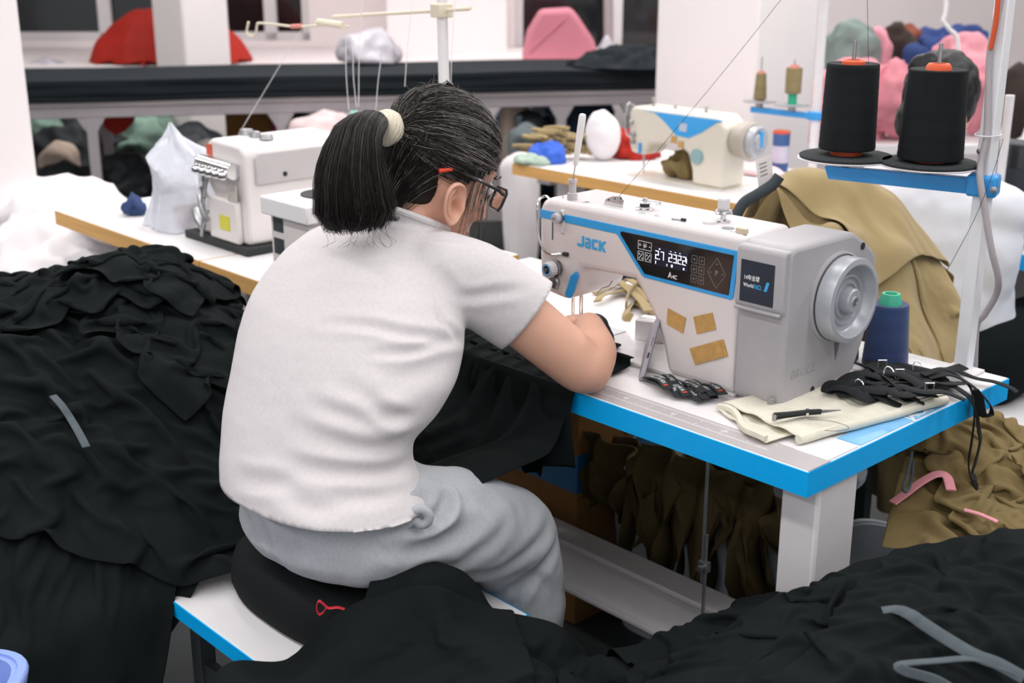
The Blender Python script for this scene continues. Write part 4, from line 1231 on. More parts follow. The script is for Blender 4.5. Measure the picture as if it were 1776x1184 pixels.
# T-shirt
rows = [(860, 372, 752, 1.800), (838, 372, 747, 1.810), (815, 371, 733, 1.820), (785, 373, 719, 1.835), (760, 375, 716, 1.850), (738, 377, 719, 1.862), (718, 379, 732, 1.874), (690, 384, 760, 1.890), (660, 389, 780, 1.908), (630, 394, 796, 1.925),
        (597, 400, 803, 1.945), (560, 412, 806, 1.965), (520, 428, 806, 1.988), (480, 456, 800, 2.012), (445, 488, 790, 2.032), (415, 525, 775, 2.048), (395, 565, 758, 2.055), (380, 605, 745, 2.055)]
def torso_rings(rows, grow=0.0, kx=1.17, ky=0.80):
    out = []
    for py_, xl, xr, D in rows:
        Lp, Rp = at(xl, py_, D=D), at(xr, py_, D=D)
        c = (Lp + Rp) / 2
        hw = np.linalg.norm(Rp - Lp) / 2 + grow
        out.append(ring(c, (kx * hw, 0, 0), (0, ky * hw, 0), 40, 2.15))
    return out
b = MB()
loft(b, torso_rings(rows))
b.ball((-0.600, -0.168, 1.000), (0.080, 0.070, 0.056)); b.ball((-0.830, -0.150, 0.995), (0.085, 0.075, 0.055))
b.ball((-0.715, -0.205, 0.995), (0.130, 0.070, 0.060))
b.ball(tuple(S_R + np.array([-0.004, -0.006, -0.004])), 0.070)
b.ball(tuple(S_L), 0.068)
# sleeves
sl_end = S_R * 0.42 + E_R * 0.58
axr = (E_R - S_R) / np.linalg.norm(E_R - S_R)
a1 = np.cross(axr, np.array([0, 0, 1.0])); a1 /= np.linalg.norm(a1); a2 = np.cross(a1, axr)
def sleeve(S_, ax, a1, a2, L):
    rs_ = []
    for t, r1, r2, o in ((-0.25, 0.062, 0.058, 0), (0.0, 0.070, 0.067, 0.0), (0.35, 0.067, 0.069, 0.004), (0.7, 0.064, 0.069, 0.007), (1.0, 0.0625, 0.070, 0.010), (1.12, 0.0625, 0.070, 0.011)):
        rs_.append(ring(S_ + ax * L * t + a2 * o, a1 * r1, a2 * r2, 28))
    return rs_
SLL = 0.118
loft(b, sleeve(S_R, axr, a1, a2, SLL))
axl = (E_L - S_L) / np.linalg.norm(E_L - S_L)
b1 = np.cross(axl, np.array([0, 0, 1.0])); b1 /= np.linalg.norm(b1); b2 = np.cross(b1, axl)
loft(b, sleeve(S_L, axl, b1, b2, SLL))
# collar roll round the neck
ncen = np.array([-0.700, -0.165, 1.052]); nax = np.array([0.02, 0.42, 0.90]); nax /= np.linalg.norm(nax)
n1 = np.array([1.0, 0, 0]) - nax * nax[0]; n1 /= np.linalg.norm(n1); n2 = np.cross(nax, n1)
loft(b, [ring(ncen - nax * 0.045, n1 * 0.105, n2 * 0.085), ring(ncen - nax * 0.012, n1 * 0.080, n2 * 0.070), ring(ncen + nax * 0.012, n1 * 0.070, n2 * 0.064), ring(ncen + nax * 0.025, n1 * 0.070, n2 * 0.064)])
shirt = fuse(b, 0.0055, 9)
# folds where the photograph shows them: along sight lines onto the cloth
def F(pix, w, d):
    return (hits(shirt, pix), w, d)
folds = [
    F([(560, 562), (640, 565), (700, 578), (760, 586), (800, 590)], 0.009, 0.0065),
    F([(640, 612), (700, 612), (745, 602), (798, 592)], 0.008, 0.0055),
    F([(760, 540), (775, 565), (800, 590)], 0.008, 0.0060),
    F([(712, 722), (690, 724), (668, 716), (640, 700)], 0.011, 0.0110),
    F([(690, 722), (650, 735), (600, 722), (540, 702)], 0.013, 0.0070),
    F([(716, 752), (660, 770), (590, 768), (510, 742)], 0.015, 0.0060),
    F([(715, 800), (680, 818), (630, 822), (560, 816), (500, 806)], 0.012, 0.0075),
    F([(740, 828), (700, 850), (640, 862), (560, 866)], 0.014, 0.0050),
    F([(480, 848), (540, 880), (600, 886)], 0.014, 0.0045),
    F([(376, 812), (410, 828), (460, 836), (520, 838)], 0.013, 0.0055),
    F([(384, 680), (420, 690), (470, 690)], 0.012, 0.0040),
    F([(765, 470), (800, 512), (860, 508), (905, 503)], 0.009, 0.0045),
    F([(790, 450), (760, 470), (755, 520), (765, 570)], 0.0035, 0.0016),
    F([(640, 640), (690, 655), (740, 640), (780, 625)], 0.016, 0.0030),
    F([(580, 660), (640, 690), (690, 690)], 0.016, 0.0035),
    F([(648, 690), (645, 730), (642, 780), (630, 830), (640, 890)], 0.0025, 0.0012),
    F([(640, 372), (680, 380), (740, 392)], 0.007, 0.0045),
    F([(700, 405), (760, 412), (810, 420)], 0.010, 0.0040),
    F([(520, 470), (600, 455), (680, 450), (740, 440)], 0.022, 0.0030),
]
folds = [q for q in folds if len(q[0]) >= 3]
crease(shirt, folds)
co, e = mesh_arrays(shirt)
nr = vnormals(shirt)
co = co + nr * (noise3(co, 13, 2) * 0.0030 + noise3(co * np.array([1, 1, 2.2]), 34, 5) * 0.0008)[:, None]
set_co(shirt, laplace(co, e, 1, 0.3))
# openings: hem, sleeves, neck
hem_z = at(560, 838, D=1.81)[2]
cut(shirt, (0, 0, hem_z), (0.03, -0.03, -1), (-0.6, -0.4, hem_z - 0.02), 0.36)
cut(shirt, tuple(S_R + axr * SLL * 1.0), tuple(axr), tuple(S_R + axr * SLL * 1.12), 0.115)
cut(shirt, tuple(S_L + axl * SLL * 1.0), tuple(axl), tuple(S_L + axl * SLL * 1.12), 0.115)
cut(shirt, tuple(ncen + nax * 0.016), tuple(nax), tuple(ncen + nax * 0.03), 0.10)
sh = place(shirt, 't_shirt', SHIRT, W1, solid=0.0022)
MB().tube([ncen + nax * 0.0135 + n1 * 0.0715 * math.cos(t) + n2 * 0.0655 * math.sin(t) for t in np.linspace(0, 2 * PI, 49)[:-1]], 0.0058, 8, closed=True).build('collar_rib', SHIRT, sh, smooth=True)

# joggers
b = MB()
P0 = np.array([-0.600, -0.395, 0.0])
prow = [(0.572, 0.150, 0.095, 0.010), (0.590, 0.180, 0.122, 0.004), (0.615, 0.193, 0.134, 0.0), (0.650, 0.190, 0.130, 0.0), (0.690, 0.176, 0.118, 0.0), (0.720, 0.165, 0.110, 0.0)]
loft(b, [ring((P0[0], P0[1] + dy, z), (rx, 0, 0), (0, ry, 0), 36, 2.2) for z, rx, ry, dy in prow])
for sgn, K_ in ((1, KN_R), (-1, KN_L)):
    hp = np.array([-0.600 + sgn * 0.095, -0.375, 0.642])
    limb(b, [hp, hp * 0.5 + K_ * 0.5 + np.array([sgn * 0.008, 0, 0.012]), K_ + np.array([0, -0.01, 0.004])], [0.092, 0.094, 0.083])
    limb(b, [K_, K_ + np.array([0.004, 0.020, -0.12]), K_ + np.array([0.004, 0.025, -0.28]), K_ + np.array([0.0, 0.02, -0.44])], [0.080, 0.078, 0.072, 0.058])
trou = fuse(b, 0.0058, 9)
def F(pix, w, d):
    return (hits(trou, pix), w, d)
folds = [
    F([(690, 905), (730, 912), (765, 890), (778, 860), (765, 842)], 0.010, 0.0090),
    F([(748, 842), (780, 850), (790, 880), (775, 910), (740, 930)], 0.012, -0.0080),
    F([(640, 950), (720, 955), (790, 930), (830, 900)], 0.012, 0.0060),
    F([(700, 990), (780, 985), (840, 950), (880, 905)], 0.012, 0.0055),
    F([(800, 1000), (860, 990), (920, 950), (955, 905)], 0.012, 0.0065),
    F([(840, 1035), (900, 1015), (945, 975), (965, 935)], 0.011, 0.0085),
    F([(640, 920), (670, 960), (700, 985)], 0.0035, 0.0022),
    F([(395, 862), (410, 885), (420, 915)], 0.006, 0.0045),
    F([(415, 872), (432, 905), (438, 940)], 0.006, 0.0045),
    F([(440, 885), (460, 930), (490, 980)], 0.008, 0.0035),
    F([(480, 905), (500, 950), (530, 1000)], 0.009, 0.0030),
    F([(380, 850), (392, 880), (400, 915)], 0.006, 0.0040),
    F([(880, 1060), (905, 1030), (935, 1002), (945, 1030)], 0.009, 0.0070),
    F([(820, 850), (860, 880), (880, 930)], 0.016, 0.0035),
]
folds = [q for q in folds if len(q[0]) >= 3]
crease(trou, folds)
co, e = mesh_arrays(trou); nr = vnormals(trou)
co = co + nr * (noise3(co * np.array([1, 0.6, 1]), 22, 8) * 0.008 + noise3(co, 45, 9) * 0.003)[:, None]
set_co(trou, laplace(co, e, 2, 0.4))
tro = place(trou, 'joggers', SWEAT, W1)
# knotted drawcord end at the right hip
dq = [at(x, y, D=1.70) for x, y in ((690, 900), (705, 892), (722, 884), (735, 884), (744, 893), (741, 905), (729, 909), (718, 902), (700, 914), (672, 932), (650, 940))]
MB().tube(spline(dq, 5), 0.0075, 10).build('drawcord', SWEAT, tro, smooth=True)
# ------------------------------------------------------------------ cloth: sheets dropped on what lies below
class Ground:
    """height of what already lies there, on a 1 cm grid"""
    def __init__(s, x0, x1, y0, y1, base, step=0.01):
        s.x0, s.y0, s.h = x0, y0, step
        s.nx, s.ny = int((x1 - x0) / step) + 1, int((y1 - y0) / step) + 1
        X, Y = np.meshgrid(x0 + np.arange(s.nx) * step, y0 + np.arange(s.ny) * step, indexing='ij')
        s.X, s.Y = X, Y
        s.Z = base(X, Y) * np.ones_like(X)
    def smooth(s, k=2):
        for _ in range(k):
            Z = np.pad(s.Z, 1, mode='edge')
            s.Z = (Z[1:-1, 1:-1] * 2 + Z[:-2, 1:-1] + Z[2:, 1:-1] + Z[1:-1, :-2] + Z[1:-1, 2:]) / 6
        return s
    def sample(s, x, y):
        u = np.clip((x - s.x0) / s.h, 0, s.nx - 1.001); v = np.clip((y - s.y0) / s.h, 0, s.ny - 1.001)
        i = u.astype(int); j = v.astype(int); fu = u - i; fv = v - j
        Z = s.Z
        a, b_, c, d = Z[i, j], Z[i + 1, j], Z[i, j + 1], Z[i + 1, j + 1]
        z = a * (1 - fu) * (1 - fv) + b_ * fu * (1 - fv) + c * (1 - fu) * fv + d * fu * fv
        gx = ((b_ - a) * (1 - fv) + (d - c) * fv) / s.h
        gy = ((c - a) * (1 - fu) + (d - b_) * fu) / s.h
        return z, gx, gy
    def raise_to(s, P, pad=1):
        i = np.round((P[..., 0] - s.x0) / s.h).astype(int).ravel(); j = np.round((P[..., 1] - s.y0) / s.h).astype(int).ravel()
        z = P[..., 2].ravel()
        for di in range(-pad, pad + 1):
            for dj in range(-pad, pad + 1):
                ii, jj = i + di, j + dj
                ok = (ii >= 0) & (ii < s.nx) & (jj >= 0) & (jj < s.ny)
                np.maximum.at(s.Z, (ii[ok], jj[ok]), z[ok])
        s.smooth(1)
def bumps(*bs):
    def f(X, Y):
        Z = np.zeros_like(X)
        for (cx, cy, h, rx, ry, *p) in bs:
            a = p[0] if p else 0.0
            dx, dy = X - cx, Y - cy
            u = (dx * math.cos(a) + dy * math.sin(a)) / rx; v = (-dx * math.sin(a) + dy * math.cos(a)) / ry
            r2 = u * u + v * v
            Z = np.maximum(Z, h * np.clip(1.25 * (1 - r2 ** 1.2 * 0.55) - 0.25, 0, 1) ** 0.7 * (r2 < 2.2))
        return Z
    return f
def hmap(ctrl, wide=0.16, drop_=1.6):
    """heap height through surveyed points (pixel x, pixel y, distance ahead), falling off outside them"""
    pts = np.array([at(x, y, D=d) for x, y, d in ctrl])
    def f(X, Y):
        num = np.zeros_like(X); den = np.zeros_like(X); dm = np.full(X.shape, 9.0)
        for p in pts:
            d = np.sqrt((X - p[0]) ** 2 + (Y - p[1]) ** 2)
            w = 1 / (d + 0.03) ** 3.5
            num += w * p[2]; den += w; dm = np.minimum(dm, d)
        return np.maximum(0, num / den - drop_ * np.maximum(0, dm - wide))
    return f
def blur2(a, k):
    for ax in (0, 1):
        pad = [(0, 0)] * a.ndim; pad[ax] = (k + 1, k)
        c = np.cumsum(np.pad(a, pad, mode='edge'), axis=ax)
        if ax == 0: a = (c[2 * k + 1:] - c[:-2 * k - 1]) / (2 * k + 1)
        else: a = (c[:, 2 * k + 1:] - c[:, :-2 * k - 1]) / (2 * k + 1)
    return a
def drop(G, n, m, w, h, c, ang=0.0, squeeze=0.86, z0=None, steps=120, iters=6, seed=0, fall=0.10, pins=None, mu=0.45, thick=0.006, wav=0.03, hook=None, zfix=None, hold=0.5, grid=6):
    """lets a w x h sheet of n x m points fall on the ground G; squeeze < 1 gathers it into folds"""
    rs_ = np.random.RandomState(seed)
    u = (np.arange(n) / (n - 1) - 0.5) * w; v = (np.arange(m) / (m - 1) - 0.5) * h
    U, V = np.meshgrid(u, v, indexing='ij')
    sq = squeeze if isinstance(squeeze, tuple) else (squeeze, squeeze)
    ca, sa = math.cos(ang), math.sin(ang)
    x = c[0] + (U * sq[0]) * ca - (V * sq[1]) * sa; y = c[1] + (U * sq[0]) * sa + (V * sq[1]) * ca
    z, _, _ = G.sample(x, y)
    k = rs_.uniform(0, 6, 6)
    wv = np.sin(U * 26 / max(w, .3) + k[0] + 1.5 * np.sin(V * 7 + k[1])) + np.sin(V * 22 / max(h, .3) + k[2] + 1.5 * np.sin(U * 8 + k[3])) + 0.8 * np.sin((U + V) * 17 + k[4])
    P = np.stack([x, y, z + fall + wv * wav + rs_.normal(0, 0.002, x.shape)], -1)
    if zfix is not None:
        P[..., 2] = zfix(x, y, z) + wv * wav * 0.4
    Q = P.copy()
    A0_ = P[..., :2].copy()
    l1, l2 = w / (n - 1), h / (m - 1)
    ld = math.hypot(l1, l2)
    sl = []
    def batch(ax, off, L, soft=1.0, span=1, mod=2):
        sl.append((ax, off, L, soft, span, mod))
    cons = []
    for o in (0, 1):
        cons.append((np.s_[o:n - 1:2, :], np.s_[o + 1:n:2, :], l1, 0.5))
        cons.append((np.s_[:, o:m - 1:2], np.s_[:, o + 1:m:2], l2, 0.5))
    for o in (0, 1):
        cons.append((np.s_[o:n - 1:2, :-1], np.s_[o + 1:n:2, 1:], ld, 0.22))
        cons.append((np.s_[o:n - 1:2, 1:], np.s_[o + 1:n:2, :-1], ld, 0.22))
    bend = []
    for o in (0, 1, 2, 3):
        bend.append((np.s_[o:n - 2:4, :], np.s_[o + 2:n:4, :], l1 * 2, 0.14))
        bend.append((np.s_[:, o:m - 2:4], np.s_[:, o + 2:m:4], l2 * 2, 0.14))
    for o in range(8):
        bend.append((np.s_[o:n - 4:8, :], np.s_[o + 4:n:8, :], l1 * 4 * 0.80, 0.13))
        bend.append((np.s_[:, o:m - 4:8], np.s_[:, o + 4:m:8], l2 * 4 * 0.80, 0.13))
    g = np.array([0, 0, -9.8]) * (1 / 60) ** 2 * 0.5
    pm = None
    if pins is not None:
        pm = pins(U, V)
        pp_ = P[pm].copy()
        if zfix is not None:
            pass
    for s_ in range(steps):
        vel = (P - Q) * 0.955
        sp = np.linalg.norm(vel, axis=-1, keepdims=True)
        vel *= np.minimum(1, 0.02 / (sp + 1e-9))
        Q = P.copy()
        P = P + vel + g
        for it in range(iters):
            for (A, B, L, kf) in (cons + bend if it % 2 == 0 else cons):
                a = P[A]; b_ = P[B]
                k_ = min(a.shape[0], b_.shape[0]); l_ = min(a.shape[1], b_.shape[1])
                a = a[:k_, :l_]; b_ = b_[:k_, :l_]
                d = b_ - a
                r = np.sqrt((d * d).sum(-1, keepdims=True)) + 1e-9
                cor = d * ((r - L) / r * kf)
                if kf < 0.15:
                    cor *= (r < L)
                P[A][:k_, :l_] += cor
                P[B][:k_, :l_] -= cor
            z, gx, gy = G.sample(P[..., 0], P[..., 1])
            pen = z + thick - P[..., 2]
            inn = pen > 0
            if it == iters - 1 or it % 3 == 2:
                nz = 1 / np.sqrt(1 + gx * gx + gy * gy)
                k2 = np.where(inn, pen * nz * nz, 0)
                lim = np.minimum(k2, 0.03)
                P[..., 0] -= gx * lim; P[..., 1] -= gy * lim; P[..., 2] += np.where(inn, np.maximum(lim, np.minimum(pen, 0.03)), 0)
                if it == iters - 1:
                    Q[inn] += (P[inn] - Q[inn]) * mu
            if pm is not None:
                P[pm] = pp_
        if hold:
            d_ = blur2(A0_ - P[..., :2], grid) * hold
            P[..., :2] += d_; Q[..., :2] += d_
        if hook is not None:
            hook(P, Q, s_)
    return P
def sheet(P, name, m, parent=None, thick=0.0022, sub=1, hem=0.0):
    n, mm = P.shape[:2]
    b = MB()
    b.v = [tuple(p) for p in P.reshape(-1, 3)]
    b.f = [(i * mm + j, (i + 1) * mm + j, (i + 1) * mm + j + 1, i * mm + j + 1) for i in range(n - 1) for j in range(mm - 1)]
    o = b.build(name, m, parent, smooth=False, fix=False)
    me = o.data
    me.polygons.foreach_set('use_smooth', [True] * len(me.polygons))
    md = o.modifiers.new('solid', 'SOLIDIFY'); md.thickness = thick; md.offset = 0
    if sub:
        md = o.modifiers.new('sub', 'SUBSURF'); md.levels = md.render_levels = sub
    return o
def stitch(P, k, along, name, m, parent, r=0.0011, off=0.002):
    """raised seam line parallel to an edge of a sheet"""
    L = P[k, :, :] if along == 'v' else P[:, k, :]
    pts = [p + np.array([0, 0, off]) for p in L]
    return MB().tube(pts, r, 5).build(name, m, parent)

# ------------------------------------------------------------------ stool and cushion under the seamstress
ST = thing('stool', 'low white topped stool with blue edge under the seamstress', 'stool', (-0.62, -0.38, 0))
sx0, sx1, sy0, sy1, szt = -0.858, -0.375, -0.588, -0.19, 0.470
MB().box(sx0 + 0.002, sx1 - 0.002, sy0 + 0.002, sy1 - 0.002, szt - 0.026, szt).build('seat_board', WHITE, ST, bevel=0.0015)
e_ = MB()
e_.box(sx0, sx1, sy0, sy0 + 0.003, szt - 0.028, szt - 0.001).box(sx0, sx1, sy1 - 0.003, sy1, szt - 0.028, szt - 0.001).box(sx0, sx0 + 0.003, sy0 + 0.003, sy1 - 0.003, szt - 0.028, szt - 0.001).box(sx1 - 0.003, sx1, sy0 + 0.003, sy1 - 0.003, szt - 0.028, szt - 0.001)
e_.build('edge_band', BLUE, ST)
SLATE = mat('slate_painted_steel', '3a4245', 0.5, var=(10, 0.1))
for lx in (sx0 + 0.05, sx1 - 0.05):
    for ly in (sy0 + 0.05, sy1 - 0.05):
        MB().box(lx - 0.015, lx + 0.015, ly - 0.015, ly + 0.015, 0, szt - 0.026).build('leg', SLATE, ST, bevel=0.002)
MB().box(sx0 + 0.05, sx1 - 0.05, sy0 + 0.04, sy0 + 0.06, 0.28, 0.34).build('rail', SLATE, ST, bevel=0.002)
MB().box(sx0 + 0.05, sx1 - 0.05, sy1 - 0.06, sy1 - 0.04, 0.28, 0.34).build('rail', SLATE, ST, bevel=0.002)
CU = thing('seat_cushion', 'thick black foam cushion with red ribbon on the white stool', 'cushion', (-0.605, -0.375, szt))
CUSH = mat('black_cushion_cover', '16191a', 0.85, var=(8, 0.1), bump=(1200, 0.3), spec=0.2)
b = MB()
loft(b, [ring((-0.622, -0.362, z), (rx, 0, 0), (0, ry * 0.95, 0), 56, 2.7) for z, rx, ry in ((szt, 0.185, 0.150), (szt + 0.006, 0.202, 0.165), (szt + 0.024, 0.209, 0.171), (szt + 0.050, 0.207, 0.169), (szt + 0.068, 0.200, 0.163), (szt + 0.082, 0.184, 0.149), (szt + 0.089, 0.150, 0.120))])
b.build('foam_body', CUSH, CU, smooth=True)
REDR = mat('red_ribbon', 'd3303f', 0.7, var=(40, 0.08))
rb = [at(x, y, D=1.648) for x, y in ((598, 1056), (585, 1053), (570, 1054), (560, 1046), (553, 1042), (549, 1052), (553, 1064), (560, 1062), (566, 1053))]
MB().tube(spline(rb, 5), 1.0, 8, flat=(0.007, 0.0016)).build('red_ribbon', REDR, CU, smooth=True)

# ------------------------------------------------------------------ black garments
GA = Ground(-2.1, -0.42, -1.25, -0.02, hmap([(-60, 520, 2.5), (20, 500, 2.52), (120, 485, 2.58), (265, 468, 2.52), (335, 580, 2.42), (366, 660, 2.30), (366, 815, 2.1), (380, 945, 1.95), (200, 640, 2.28), (60, 640, 2.28), (-60, 640, 2.2), (150, 770, 2.10), (40, 815, 2.0), (-60, 850, 1.95), (200, 910, 1.95), (290, 915, 1.96), (60, 960, 1.86), (150, 1060, 1.78), (240, 1030, 1.85), (40, 1090, 1.76), (-50, 1080, 1.78), (230, 1160, 1.76), (150, 1184, 1.72), (260, 1110, 1.80)]))
inside = (GA.X > sx0) & (GA.X < sx1 + 0.02) & (GA.Y > sy0) & (GA.Y < sy1)
GA.Z = np.where(inside, np.clip(GA.Z, szt, 0.50), GA.Z)
GA.Z = np.where((GA.X > -0.80) & ~inside, 0, GA.Z)
GA.smooth(5)
def black_sheet(G, label, n, m, w, h, c, ang, seed, group='black garments left of the seamstress', name='black_garment', mt=None, **kw):
    P = drop(G, n, m, w, h, c, ang, seed=seed, **kw)
    o = sheet(P, name, mt or BLACKC)
    tag(o, label, 'garment', group)
    G.raise_to(P)
    return o, P
def seam(o, P, k=2, along='u'):
    stitch(P, k, along, 'hem_seam', BLACKC if 'black' in o.name else OLIVE, o)
o, P = black_sheet(GA, 'black garment at the bottom of the left heap, spilling to the floor', 70, 60, 1.0, 0.90, (-1.20, -0.72), 0.3, 11, squeeze=0.86, wav=0.02)
o, P = black_sheet(GA, 'black garment hanging over the left corner of the white stool', 64, 76, 0.66, 0.98, (-1.055, -0.665), 0.75, 12, squeeze=(0.70, 0.92), wav=0.02)
o, P = black_sheet(GA, 'black garment at the left edge of the photo, below the heap top', 66, 60, 0.85, 0.72, (-1.33, -0.56), 0.9, 14, squeeze=0.74, wav=0.03)
o, P = black_sheet(GA, 'gathered black garment with grey tie in the middle of the left heap', 80, 70, 0.95, 0.82, (-1.10, -0.42), -0.75, 13, squeeze=(0.64, 0.80), wav=0.04, grid=6)
o, P = black_sheet(GA, 'crumpled black garment on the right shoulder of the left heap', 64, 64, 0.62, 0.62, (-1.27, -0.27), 0.2, 15, squeeze=0.60, wav=0.07, grid=10)
o, P = black_sheet(GA, 'crumpled black garment on the left side of the heap top', 66, 66, 0.70, 0.66, (-1.52, -0.42), 1.2, 16, squeeze=0.60, wav=0.07, grid=10)
o, P = black_sheet(GA, 'peaked black garment topmost on the left heap', 60, 60, 0.50, 0.50, (-1.42, -0.26), 0.6, 17, squeeze=0.54, wav=0.08, grid=12)
TIEG = mat('grey_tie_band', '4f585d', 0.9, var=(60, 0.1), bump=(600, 0.3))
def on_ground(G, px_, py_, lift):
    """first point along a sight line that touches what lies on the ground grid"""
    for D in np.arange(1.0, 3.6, 0.004):
        q = at(px_, py_, D=D)
        if not (G.x0 < q[0] < G.x0 + G.h * (G.nx - 1) and G.y0 < q[1] < G.y0 + G.h * (G.ny - 1)): continue
        if q[2] <= float(G.sample(np.array(q[0]), np.array(q[1]))[0]) + lift:
            return q
    return at(px_, py_, z=0.5)
def tie_on(G, pix, z0, label, w=0.014, m=TIEG, name='garment_tie', lift=0.016):
    pts = []
    for px_, py_ in pix:
        pts.append(on_ground(G, px_, py_, lift))
    o = MB().tube(spline(pts, 6), 1.0, 8, flat=(w, 0.003)).build(name, m, smooth=True)
    return tag(o, label, 'tie', 'grey garment ties')
tie_on(GA, [(92, 686), (108, 704), (124, 728), (138, 752), (150, 775)], 0.6, 'grey tie lying across the middle of the left black heap')

# heap in front of the table's right leg and the garment over the stool's right end
GB = Ground(-0.75, 0.95, -1.0, 0.30, hmap([(1200, 1114, 1.55), (1265, 1049, 1.58), (1360, 989, 1.61), (1500, 989, 1.58), (1640, 979, 1.56), (1776, 919, 1.58), (1850, 914, 1.6), (1300, 1124, 1.45), (1450, 1074, 1.47), (1600, 1074, 1.42), (1750, 1024, 1.45), (1700, 1174, 1.25), (1850, 1114, 1.3), (1500, 1174, 1.3), (1300, 1194, 1.36), (1150, 1165, 1.48), (1000, 1150, 1.52), (900, 1105, 1.58), (800, 1075, 1.60), (735, 995, 1.655), (650, 1075, 1.60), (600, 1130, 1.56), (500, 1184, 1.58), (700, 1160, 1.5), (850, 1170, 1.5), (650, 1250, 1.45), (1000, 1250, 1.42), (1300, 1294, 1.25)], wide=0.10, drop_=2.2))
ins = (GB.X > sx0) & (GB.X < sx1 + 0.01) & (GB.Y > sy0) & (GB.Y < sy1)
GB.Z = np.maximum(0, GB.Z - np.where(GB.X > -0.36, 0.035, 0.0) - np.where((GB.X > -0.22) & (GB.X < 0.04) & (GB.Y > -0.36), 0.05, 0.0))
GB.Z = np.where(ins, np.maximum(GB.Z, szt), GB.Z)
ths = (((GB.X + 0.50) / 0.10) ** 2 + ((GB.Y + 0.36) / 0.20) ** 2) < 1
GB.Z = np.where(ths, np.maximum(GB.Z, 0.60), GB.Z)
GB.smooth(4)
grp = 'black garments in front of the table leg'
o, P = black_sheet(GB, 'black garment spread at the bottom of the right hand heap', 72, 64, 1.1, 0.90, (0.22, -0.24), 0.7, 21, grp, squeeze=0.82, wav=0.03)
o, P = black_sheet(GB, 'long black garment lying across the bottom of the photo below the joggers', 74, 60, 0.72, 0.56, (-0.090, -0.400), 0.62, 22, grp, squeeze=(0.86, 0.80), wav=0.02, grid=9)
o, P = black_sheet(GB, 'black garment corner draped over the right end of the stool', 58, 64, 0.46, 0.58, (-0.272, -0.625), -0.59, 27, grp, squeeze=(0.86, 0.88), wav=0.012, grid=9)
o, P = black_sheet(GB, 'black garment crumpled against the front of the white table leg', 66, 66, 0.62, 0.58, (0.10, -0.11), -0.5, 23, grp, squeeze=0.74, wav=0.05, grid=9)
o, P = black_sheet(GB, 'black garment with pointed fold below the table leg', 66, 66, 0.60, 0.58, (0.16, -0.30), 0.9, 24, grp, squeeze=0.74, wav=0.05, grid=9)
o, P = black_sheet(GB, 'smooth black garment in the bottom right corner', 60, 60, 0.66, 0.62, (0.40, -0.06), 0.2, 25, grp, squeeze=0.78, wav=0.03)
tie_on(GB, [(1530, 1058), (1555, 1056), (1580, 1066), (1600, 1080), (1640, 1106), (1690, 1135), (1730, 1150), (1776, 1175)], 0.66, 'wide grey tie crossing the bottom right corner', 0.016)
tie_on(GB, [(1776, 1172), (1740, 1158), (1690, 1142), (1620, 1146), (1560, 1152), (1572, 1164), (1620, 1178), (1660, 1200)], 0.66, 'looped grey tie below the wide one in the bottom right corner', 0.012)

# garment being sewn: from the table edge down over the lap
def lapbase(X, Y):
    Z = np.where(Y > -0.024, TZ, 0.0)
    for kx in (-0.49, -0.715):
        Z = np.maximum(Z, np.where((np.abs(X - kx) < 0.12) & (Y > -0.42) & (Y < -0.03), 0.685 - ((X - kx) / 0.12) ** 2 * 0.05, 0))
    Z = np.maximum(Z, np.where((np.abs(X + 0.60) < 0.06) & (Y > -0.42) & (Y < -0.06), 0.58, 0))
    return Z
GL_ = Ground(-1.3, -0.15, -0.6, 0.35, lapbase).smooth(1)
P = drop(GL_, 76, 56, 0.96, 0.53, (-0.842, -0.075), 0.05, squeeze=(0.78, 0.86), seed=31, fall=0.02, wav=0.012, pins=lambda U, V: V > 0.24, zfix=lambda x, y, z: np.where(y > -0.02, TZ + 0.012, np.maximum(z, 0.66) + 0.02), steps=170, thick=0.007)
o = tag(sheet(P, 'black_garment', BLACKC), 'black garment being sewn, hanging from the table edge onto the lap', 'garment')

v, f = [], []
nu, nv = 30, 20
for i in range(nu + 1):
    for j in range(nv + 1):
        s_, t_ = i / nu, j / nv
        x = -0.70 + 0.245 * s_ + 0.010 * t_ * (s_ - 0.5)
        if j < 3:
            y, z = 0.035 - 0.022 * j, TZ + 0.006
        else:
            q_ = (j - 3) / (nv - 3)
            y, z = -0.012 - 0.012 * min(1, q_ * 4) - 0.014 * q_ * math.sin(s_ * 15 + 1.0 + q_), TZ + 0.002 - q_ * (0.150 + 0.016 * math.sin(s_ * 5) + (0.022 if 0.52 < s_ < 0.78 else 0.0))
        v.append((x, y, z))
for i in range(nu):
    for j in range(nv):
        a = i * (nv + 1) + j
        f.append((a, a + nv + 1, a + nv + 2, a + 1))
MB().add(v, f).build('hanging_panel', BLACKC, o, smooth=True, solid=0.002)
# ------------------------------------------------------------------ small things on the front table
ZT = TZ + 0.0012
